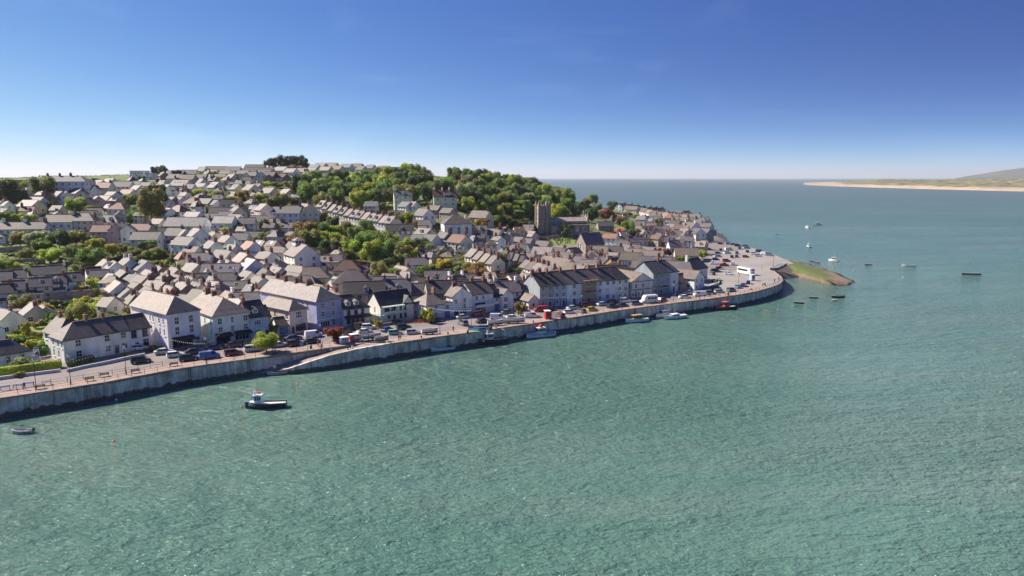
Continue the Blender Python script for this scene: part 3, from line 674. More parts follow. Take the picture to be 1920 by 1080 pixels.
# ---- quay front, left to right
Q = 'quay front houses'
qhouse((-46, 690), (34, 677), 11, 6.6, 'q', back=9, roof='g', wall='W', roofc='tan', cols={'E': 1, 'S': 1}, ch=(.6, -.4), kind='house', label='large white gabled house behind the clipped dome bush and hedge', group=Q)
qhouse((-40, 700), (66, 681), 6.5, 3.0, 'p', back=2, roof='h', wall='W', roofc='slate', ns=1, custom={'S': [(3, .7, 4, 2.4, 'arch'), (6, .7, 7, 2.4, 'arch'), (9, .7, 10, 2.4, 'arch'), (12, .7, 13, 2.4, 'arch')]}, kind='cottage', label='low white annex with arched windows and blue-grey slate roof behind the hedge', group=Q)
LA = G(122, 681); LBv = LA+Vector((math.cos(R(52)), math.sin(R(52)), 0))*15.2
qhouse(LA, None, 8.2, 5.6, 'p', th=52, wd=15.2, roof='hw', wall='W', roofc='tan', rise=3.2, win='w', win_size=(1.25, 1.75), custom={'S': [(2.6, .9, 3.9, 2.5, 'w'), (2.6, 3.5, 3.9, 5.2, 'w'), (9.3, .9, 10.6, 2.5, 'w'), (9.2, 3.5, 10.5, 5.2, 'w'), (11.4, .02, 12.5, 2.4, 'door'), (13.2, .9, 14.6, 2.6, 'w'), (13.1, 3.6, 14.5, 5.2, 'w')], 'W': [(1.5, .9, 2.4, 2.6, 'w'), (4.5, .9, 5.4, 2.6, 'w'), (1.5, 3.5, 2.4, 5.2, 'w'), (4.5, 3.5, 5.4, 5.2, 'w'), (6.8, 3.5, 7.6, 5.2, 'w')]}, ch=(-.1, .45), kind='house', label='long white house with hipped tan slate roof and blue doorway by the lawn wall', group=Q)
qhouse(LA+Vector((-3.6, 4.9, 0)), None, 9, 5.4, 'q', back=2.2, th=52, wd=7.0, roof='he', wall='W', roofc='tan', rise=3.2, ch=(-.6,), kind='house', label='white rear wing with pale tan roof behind the long white house', group=Q, nowin='E')
qhouse(LBv+Vector((.03, .03, 0)), None, 8.2, 5.5, 'p', th=52, wd=5.4, roof='g', wall='W', roofc='dark', rise=3.1, win='d', custom={'S': [(.4, 3.3, 1.8, 5.2, 'd'), (3.2, 3.3, 4.6, 5.2, 'd'), (1.2, .02, 2.2, 2.2, 'door'), (3.2, .6, 4.7, 2.5, 'd')]}, kind='house', label='narrow white house with black-framed windows and dark roof beside the tall white house', group=Q)
qhouse((317, 656), None, 21, 9.4, 'q', th=51, wd=8.9, roof='he', wall='W', roofc='cream', rise=3.6, custom={'E': [(1.9, 6.3, 3.1, 8.3, 'w'), (5.7, 6.3, 6.9, 8.3, 'w'), (1.9, 3.5, 3.1, 5.7, 'w'), (5.7, 3.5, 6.9, 5.7, 'w'), (1, .05, 6.4, 2.3, 'shop'), (7.3, .02, 8.4, 2.4, 'door')], 'S': [(18.6, 6.4, 19.4, 7.9, 'w'), (16.2, 6.4, 17, 7.9, 'w'), (12.8, 6.4, 13.5, 7.9, 'w'), (11.2, 6.4, 11.9, 7.9, 'w'), (8, 6.4, 8.7, 7.6, 'w'), (18.7, 3.4, 19.4, 5.2, 'w'), (16.4, 3.4, 17.1, 5.2, 'w'), (11.6, 3.2, 12.4, 5.4, 'w'), (9, 3.2, 9.8, 5, 'w')]}, kind='building', label='tall white shop house with pale hipped roof and one navy awning', group=Q)
qhouse((402, 647), None, 19, 7.8, 'q', th=44, wd=10.2, roof='he', wall='W', roofc='cream', rise=3.7, custom={'E': [(1.2, 5.3, 2.4, 7, 'w'), (4.8, 5.3, 5.5, 7, 'w'), (8.2, 5.3, 9.4, 7, 'w'), (1.3, 3.0, 2.5, 4.6, 'w'), (4.7, 3.0, 5.6, 4.6, 'w'), (8.2, 3.0, 9.4, 4.6, 'w'), (.6, .05, 4.4, 2.2, 'shop'), (5.6, .05, 9.6, 2.2, 'shop')], 'S': [(17, 5, 17.8, 6.6, 'w'), (17, 2.6, 17.8, 4.2, 'w'), (13, 5, 13.8, 6.6, 'w')]}, ch=(-.2, -.7), kind='building', label='white shop house with two navy awnings and pale hipped roof', group=Q)
qhouse((470.5, 637), (504, 631.5), 9, 6.2, 'p', roof='g', wall='LB', roofc='dark', rise=3.8, win='m', custom={'S': [(1.2, 3.9, 3.2, 5.2, 'm'), (1.2, 1.2, 3.2, 2.5, 'm'), (4.2, .02, 5.2, 2.3, 'door')]}, dor=(-.2,), ch=(-.95,), kind='house', label='narrow pale blue house with a white dormer beside the awning shop', group=Q)
qhouse((505, 629), (521, 626.5), 7, 4.6, 'p', back=4, roof='g', wall='W', roofc='dark', cols={'S': 1}, kind='house', label='small white link house between pale blue and cream houses', group=Q)
qhouse((521, 629.5), (544, 626.5), 5, 2.7, 'p', back=.5, roof='g', wall='W', roofc='brown', ns=1, custom={'S': [(.6, .05, 3.2, 2.2, 'garage')]}, kind='garage', label='low white garage with brown roof against the cream house', group=Q)
qhouse((544.5, 626.5), None, 15, 6.8, 'q', th=50, wd=5.8, roof='he', wall='C', roofc='tan', rise=2.2, custom={'E': [(2.0, 4.2, 4.0, 6.2, 'm'), (.4, .02, 1.5, 2.3, 'door'), (1.8, .4, 5.2, 2.5, 'shop')]}, kind='house', label='cream shop house with tan hipped roof and one large upper window', group=Q)
qhouse((595, 619.5), None, 31, 8.5, 'q', th=49, wd=8.7, roof='he', wall='LV', roofc='cream', rise=3.4, custom={'E': [(1.6, 6.2, 2.8, 7.8, 'w'), (5.2, 6.2, 6.4, 7.8, 'w'), (1.6, 3.7, 2.8, 5.3, 'w'), (5.2, 3.7, 6.4, 5.3, 'w'), (1.2, .3, 4.4, 2.5, 'shop'), (5.2, .8, 6.4, 2.6, 'w')], 'S': [(26, 6, 26.9, 7.6, 'w'), (23.5, 6, 24.4, 7.6, 'w'), (20, 6, 21, 7.6, 'w'), (14, 6, 14.8, 7.2, 'w'), (9, 6, 9.8, 7.4, 'w'), (4, 5, 4.8, 7.4, 'w')]}, ch=(.35, -.1, -.5), kind='building', label='tall lavender blue pub-like house with long pale hipped roof running back', group=Q)
qhouse((645.6, 612), (694, 605), 9, 5.1, 'p', roof='he', wall='W', roofc='black', rise=3.6, win='d', custom={'S': [(1, 3.2, 2.2, 4.8, 'd'), (3.4, 3.2, 4.6, 4.8, 'd'), (5.6, 3.2, 6.8, 4.8, 'd'), (.6, .05, 6.9, 2.2, 'shop')]}, dor=(-.55, .1), kind='building', label='white house with black roof, two dormers and a dark shopfront under a pent roof', group=Q)
qhouse((800, 600.5), (832, 596), 9, 4.6, 'p', roof='hw', wall='W', roofc='tan', rise=2.8, custom={'S': [(.5, 2.9, 1.4, 4.2, 'w'), (3, 2.9, 4, 4.2, 'w'), (.5, .02, 1.5, 2.1, 'door'), (3, .7, 4, 2.1, 'w')]}, ch=(.75,), kind='house', label='white cottage with tan hipped roof and teal door beside the green tree', group=Q)
qhouse((832.5, 596), (848, 594), 8, 4.7, 'p', roof='f', wall='W', roofc='tan', custom={'S': [(.5, 2.6, 1.9, 4.1, 'm'), (.3, .05, 2.2, 2.1, 'garage')]}, kind='house', label='narrow white flat-topped house with oriel window over a blue garage', group=Q)
qhouse((848.6, 594.2), (886, 589), 12, 6.5, 'q', roof='g', wall='W', roofc='tan', rise=2.5, custom={'E': [(.9, 4.1, 1.8, 5.5, 'w'), (4.2, 4.1, 5.2, 5.7, 'w'), (4.2, 2.3, 5.2, 3.9, 'w'), (.6, .1, 2.2, 1.9, 'shop'), (2.8, .1, 5.4, 1.9, 'shop')]}, ch=(.2, -.7), kind='house', label='white gable-fronted quay house with blue ground-floor windows', group=Q)
qhouse((886.6, 589), (925, 583.5), 10, 6.4, 'p', roof='g', wall='W', roofc='brown', rise=3.4, custom={'S': [(1.1, 4.4, 2.1, 5.8, 'w'), (3.8, 4.4, 4.8, 5.8, 'w'), (1, 2.4, 5, 3.6, 'shop'), (1, .1, 5.2, 1.9, 'shop')]}, ch=(.9, -.3), kind='house', label='white quay house with a railed first-floor balcony and brown roof', group=Q)
qhouse((925.6, 583.5), (940, 581.5), 9, 4.8, 'p', roof='g', wall='W', roofc='dark', custom={'S': [(.7, 3.2, 1.9, 4.4, 'm'), (.4, .05, 2.2, 2.3, 'garage')]}, kind='house', label='small white house with dark roof over a navy garage door', group=Q)
qhouse((940.6, 583), (962.5, 579.5), 9, 4.9, 'q', roof='g', wall='W', roofc='slate', rise=2.1, win='m', custom={'E': [(.9, 3, 2.7, 4.4, 'm'), (.9, .8, 2.7, 2.2, 'm')]}, kind='house', label='white gable-fronted house with wide mullioned windows by the copper tree', group=Q)
qhouse((963.5, 576), (990, 572), 9, 4.6, 'p', back=7, roof='g', wall='W', roofc='dark', kind='house', label='white two-storey house set back behind the copper tree', group=Q)
qhouse((991, 580), (1011.5, 577.5), 10, 2.8, 'q', roof='g', wall='CP', roofc='tan', ns=1, custom={'E': [(1.6, 1, 2.4, 1.9, 'd')], 'S': [(7.6, .02, 8.6, 2.1, 'door'), (5.2, .7, 6.4, 2, 'd'), (2.2, .02, 3.4, 2.1, 'door')]}, kind='cottage', label='low pale extension with tan roof against the blue-grey terrace end', group=Q)
ter = [((1012, 578.2), (1038, 575), 'G', 'brown', 2, 'blue-grey end terrace house with sand-coloured gable beside the low extension'), ((1038, 575), (1063, 572.2), 'LB', 'brown', 2, 'pale blue terrace house with a blue shopfront beside the blue-grey house'), ((1063, 572.2), (1090.5, 569.2), 'W', 'brown', 1, 'plain white terrace house beside the scaffolded pinkish house'), ((1090.5, 569.2), (1117, 566.3), 'PK', 'brown', 1, 'pinkish tan terrace house behind scaffolding'), ((1117, 566.3), (1133, 564.6), 'W', 'brown', 1, 'narrow white terrace house just right of the scaffolded house'), ((1133, 564.6), (1156, 562.2), 'W', 'dark', 2, 'white three-storey terrace house with rooftop lantern and two window columns'), ((1156, 562.2), (1178, 560), 'GT', 'dark', 2, 'pale end terrace house with hipped roof beside the pedimented hall')]
for i, (l, r, wc, rc, nc, lb) in enumerate(ter):
    qhouse(l, r, 10.5, 7.5, 'p', roof='he' if i == 6 else 'g', wall=wc, roofc=rc, rise=3.9, ns=3, cols={'S': nc, 'W': 0}, ch=(() if i == 6 else (-.9, .2) if i == 0 else (-.95,)), kind='terraced_house', label=lb, group=Q)
qhouse((994, 571), (1012, 568.5), 8, 6.8, 'p', back=9, roof='g', wall='CP', roofc='tan', rise=2.5, cols={'S': 1, 'W': 1}, kind='house', label='tall pale rear house behind the blue-grey terrace end', group=Q)
hall = qhouse((1184, 558.5), (1223.5, 553.8), 15, 5.9, 'q', roof='g', wall='CP', roofc='tan', rise=2.9, custom={'E': [(1.5, 3.4, 2.6, 5.1, 'arch'), (5, 3.4, 6.1, 5.1, 'arch'), (1.5, .1, 2.6, 2.6, 'arch'), (5, .1, 6.1, 2.6, 'arch'), (.4, .9, 1, 1.8, 'd'), (3.2, .9, 3.8, 1.8, 'd')]}, kind='hall', label='cream pedimented hall with arched windows and black string courses', group=Q)
qhouse((1224, 553.8), (1255, 549.6), 11, 8.2, 'p', roof='g', wall='G', roofc='slate', rise=4, ns=3, cols={'S': 3, 'W': 1}, ch=(.75,), kind='building', label='blue-grey three-storey inn with slate roof beside the pedimented hall', group=Q)
qhouse((1255.5, 549.6), (1271, 547.6), 11, 8.2, 'p', roof='he', wall='W', roofc='slate', rise=4, ns=3, cols={'S': 1}, kind='house', label='slim white three-storey house joined to the blue-grey inn', group=Q)
qhouse((1272, 547.5), (1301, 543.5), 8, 2.9, 'p', back=1.5, roof='g', wall='T', roofc='tan', ns=1, cols={'S': 2}, kind='shed', label='low stone building with tan roof beside the slim white house', group=Q)
qhouse((1301.5, 545), (1320, 541.5), 11, 4.6, 'q', roof='g', wall='W', roofc='tan', cols={'E': 2, 'S': 2}, kind='house', label='white gabled house with tan roof beside the walled garden near the car park', group=Q)
qhouse((1306, 532), (1334, 526), 10, 5.6, 'p', back=2, roof='hw', wall='W', roofc='dark', rise=4.0, cols={'S': 4}, ch=(-.5,), chv=2, kind='house', label='white house with dark hipped roof and tall white chimney beside the car park', group=Q)
# ---- the cream house with the turquoise balcony
def balcony_house():
    A, B = G(714, 606.5), G(776, 597.5); d = B-A; wd = d.length; th = math.degrees(math.atan2(d.y, d.x)); nin = Vector((-d.y, d.x, 0)).normalized(); P = (A+B)/2+nin*4.2; P.z = 0
    lab = 'cream house with turquoise balcony frame, pergola and round window, dark slate roof'
    o = house(P, th, wd, 8.4, 5.2, roof='g', wall='CP', roofc='black', rise=3.9, win='d', full=True, found=.4, kind='house', label=lab, group=Q, ch=(), custom={'S': [(1.4, 3.0, 3.2, 4.9, 'd'), (3.8, 3.0, 5.4, 4.9, 'd'), (4.3, .05, 5.3, 2.2, 'door'), (6.7, 3.3, 7.5, 4.8, 'd'), (8.3, 3.3, 9.1, 4.8, 'd'), (6.7, .9, 7.5, 2.4, 'd'), (8.3, .9, 9.1, 2.4, 'd')], 'W': [(4.6, 3.3, 5.2, 4.6, 'd')]})
    w2 = wd/2; y = -4.2; g0, g1 = w2-3.9, w2; gx = (g0+g1)/2
    mb = MB(); mb.face([(g0, y-.02, 5.15), (g1, y-.02, 5.15), (gx, y-.02, 7.45)]); link('gable_wall', mb.mesh('gable_wall', ['wall_paint']), o, col=WALLC['CP'])
    mb = MB(); mb.sheet([[(g0-.3, y-.3, 5.02), (gx, y-.3, 7.7), (gx, -1.2, 7.7), (g0-.3, -3.9, 5.02)], [(gx, y-.3, 7.7), (g1+.3, y-.3, 5.02), (g1+.3, -3.9, 5.02), (gx, -1.2, 7.7)]], .17); link('roof', mb.mesh('roof', ['slate']), o, col=ROOFC['black'])
    mb = MB(); mb.box(-w2+.3, g0-.1, y-1.5, y, 2.55, 2.75); link('balcony_floor', mb.mesh('balcony_floor', ['turquoise']), o)
    nP = 5; xs = [-w2+.4+(g0-.5+w2-.3)*k/nP for k in range(nP+1)]
    for a, b in zip(xs[:-1], xs[1:]):
        mb = MB(); mb.box(a+.04, b-.04, y-1.47, y-1.43, 2.85, 3.65); link('balcony_panel', mb.mesh('balcony_panel', ['frosted']), o)
    mb = MB(); mb.tube((xs[0], y-1.45, 3.8), (xs[-1], y-1.45, 3.8), .04); link('handrail', mb.mesh('handrail', ['metal_dark']), o)
    for x in (xs[0], xs[2]+.3, xs[-1]):
        mb = MB(); mb.tube((x, y-1.45, 0), (x, y-1.45, 5.0), .06); link('post', mb.mesh('post', ['turquoise']), o)
    mb = MB(); mb.box(xs[0]-.1, xs[-1]+.1, y-1.55, y-1.4, 4.95, 5.1); link('pergola_beam', mb.mesh('pergola_beam', ['turquoise']), o)
    for k in range(11):
        x = xs[0]+(xs[-1]-xs[0])*k/10; mb = MB(); mb.box(x-.05, x+.05, y-1.9, y, 5.1, 5.26); link('pergola_slat', mb.mesh('pergola_slat', ['frame_white']), o)
    mb = MB(); mb.tube((2.9-w2, y-.03, 1.7), (2.9-w2, y+.05, 1.7), .5, None, 16, 0); mb.tube((2.9-w2, y-.05, 1.7), (2.9-w2, y+.05, 1.7), .42, None, 16, 1); link('round_window', mb.mesh('round_window', ['frame_dark', 'glass']), o)
    mb = MB(); mb.tube((1.2, 2.4, 7.6), (1.2, 2.4, 9.8), .5, .45, 8); link('chimney', mb.mesh('chimney', ['brick']), o)
balcony_house()
# trims on shops: awnings, pent roof, pediment, balcony, lettering boards
def child_front(root_label, l, r, name, mbuild, mats, col=None):
    root = USED[root_label][0]; A, B = FRONT[root_label]; d = B-A; th = math.atan2(d.y, d.x)
    mb = MB(); mbuild(mb, d.length)
    o = link(name, mb.mesh(name, mats), root, col=col)
    W_ = Matrix.Translation(A) @ Matrix.Rotation(th, 4, 'Z'); RM = Matrix.Translation(root.location) @ Matrix.Rotation(root.rotation_euler.z, 4, 'Z')
    o.matrix_parent_inverse = Matrix(); o.matrix_local = RM.inverted() @ W_
    return o
def awning(x0, x1):
    def f(mb, L):
        mb.sheet([[(x0, -.03, 3.0), (x0, -1.7, 2.25), (x1, -1.7, 2.25), (x1, -.03, 3.0)]], .05, 0, (0, 0, -1)); mb.box(x0, x1, -1.72, -1.69, 1.98, 2.25)
    return f
LB1 = 'tall white shop house with pale hipped roof and one navy awning'; LB2 = 'white shop house with two navy awnings and pale hipped roof'
child_front(LB1, (317, 658.5), (381, 651.5), 'awning', awning(.8, 6.6), ['navy_awning'])
child_front(LB2, (402, 647.5), (469.5, 637.5), 'awning', awning(.3, 4.7), ['navy_awning']); child_front(LB2, (402, 647.5), (469.5, 637.5), 'awning', awning(5.3, 10), ['navy_awning'])
LB3 = 'white house with black roof, two dormers and a dark shopfront under a pent roof'
child_front(LB3, (645.6, 612), (694, 605), 'pent_roof', lambda mb, L: mb.sheet([[(-.1, -.02, 3.1), (-.1, -1.5, 2.35), (L+.1, -1.5, 2.35), (L+.1, -.02, 3.1)]], .14), ['slate'], ROOFC['black'])
LB4 = 'cream pedimented hall with arched windows and black string courses'
for z in (5.75, 2.75): child_front(LB4, (1184, 558.5), (1223.5, 553.8), 'string_course', lambda mb, L: mb.box(-.15, L+.15, -.15, -.01, z, z+.22), ['frame_dark'])
LB5 = 'white quay house with a railed first-floor balcony and brown roof'
child_front(LB5, (886.6, 589), (925, 583.5), 'balcony', lambda mb, L: (mb.box(.6, L-.6, -1.1, -.01, 2.1, 2.22), mb.box(.6, L-.6, -1.1, -1.06, 2.22, 3.0), mb.box(.4, L-.4, -1.2, -.01, 3.75, 3.85)), ['frame_white'])
LB6 = 'blue-grey three-storey inn with slate roof beside the pedimented hall'
child_front(LB6, (1224, 553.8), (1255, 549.6), 'sign_board', lambda mb, L: mb.box(1.2, L-1, -.12, -.01, 2.75, 3.35), ['frame_dark'])
LB7 = 'tall lavender blue pub-like house with long pale hipped roof running back'
child_front(LB7, (595, 620), (645, 612), 'string_course', lambda mb, L: mb.box(0, L, -.1, -.01, 2.85, 3.05), ['frame_white'])
LB8 = 'pale blue terrace house with a blue shopfront beside the blue-grey house'
child_front(LB8, (1038, 575), (1063, 572.2), 'shopfront', lambda mb, L: (mb.box(.15, L-.15, -.3, -.01, 2.35, 2.7), mb.box(.2, .5, -.2, -.01, 0, 2.35), mb.box(L-.5, L-.2, -.2, -.01, 0, 2.35), mb.box(L/2-.1, L/2+.1, -.2, -.01, 0, 2.35)), ['painted'], (.1, .2, .45))
# scaffold in front of the pinkish house
A, B = G(1090.5, 569.2), G(1117, 566.3); d = (B-A); th = math.atan2(d.y, d.x); L_ = d.length
sc_ = empty('scaffolding', A, th); tag(sc_, 'metal scaffolding with plank lifts in front of the pinkish terrace house', 'scaffolding')
for k in range(4):
    for y in (-.4, -1.5):
        mb = MB(); mb.tube((.1+k*(L_-.2)/3, y, 0), (.1+k*(L_-.2)/3, y, 8.9), .05, None, 5); link('pole', mb.mesh('pole', ['scaffold']), sc_)
for z in (2.1, 4.2, 6.3, 8.2):
    mb = MB(); mb.box(0, L_, -1.5, -.4, z, z+.06); link('plank', mb.mesh('plank', ['wood']), sc_)
    mb = MB(); mb.tube((0, -1.5, z+.9), (L_, -1.5, z+.9), .04, None, 5); link('guard_rail', mb.mesh('guard_rail', ['orange' if z > 8 else 'scaffold']), sc_)

# ---- the town behind, given by the pixel of each ridge's middle (zoom regions x6)
REG = {'A1': (0, 280), 'A2': (320, 280), 'A3': (640, 280), 'A4': (960, 280), 'B1': (0, 440), 'B2': (320, 440), 'B3': (640, 440), 'B4': (960, 440), 'C6': (1100, 350)}
def zone_of(px, py, P):
    if P.y > 560 and px < 1100: return 'on the hilltop skyline'
    if px > 1140 and py < 480: return 'on the far point' if P.y > 440 else 'beside the slipway car park'
    if px < 330: return 'by the big hotel' if py < 400 else ('above the terraced gardens' if py < 450 else 'behind the left quay')
    if px < 640: return 'below the skyline pines' if py < 400 else ('below the white warehouse' if py < 470 else 'behind the lavender house')
    if px < 960: return 'beside the wood on the hill' if py < 400 else ('near the white chapel' if py < 470 else 'behind the balcony house')
    return 'below the church' if py < 470 else 'behind the scaffolded terrace'
def H(reg, zx, zy, L, W, hw, yaw, roof, wall, rc, ex='', **kw):
    px, py = REG[reg][0]+zx/6, REG[reg][1]+zy/6
    rise = kw.get('rise', W*.40) if roof != 'f' else .3
    P = T(px, py, hw+rise)
    opt = dict(kw)
    for tok in ex.split():
        k, n_ = tok[0], int(tok[1:] or 1)
        sp = {1: (.85,), 2: (-.9, .85), 3: (-.9, 0., .85), 4: (-.75, -.25, .25, .75), 5: (-.9, -.45, 0., .45, .9)}[n_]
        if k == 'c': opt['ch'] = sp; opt['chv'] = RND.choice((0, 0, 0, 2))
        if k == 'd': opt['dor'] = {1: (0.1,), 2: (-.35, .35), 3: (-.5, 0, .5)}[n_]
        if k == 's': opt['sky'] = {1: (.1,), 2: (-.3, .2), 3: (-.5, 0, .5), 4: (-.6, -.2, .2, .6)}[n_]
    kd = {'BR': 'house'}.get(wall, 'house' if hw > 4.2 else 'cottage')
    opt.setdefault('kind', kd); opt.setdefault('zone', zone_of(px, py, P))
    if wall == 'S': opt.setdefault('wallmat', 'stone')
    if wall == 'BR': opt.setdefault('wallmat', 'brick')
    return house(P, yaw, L, W, hw, roof, wall, rc, **opt)
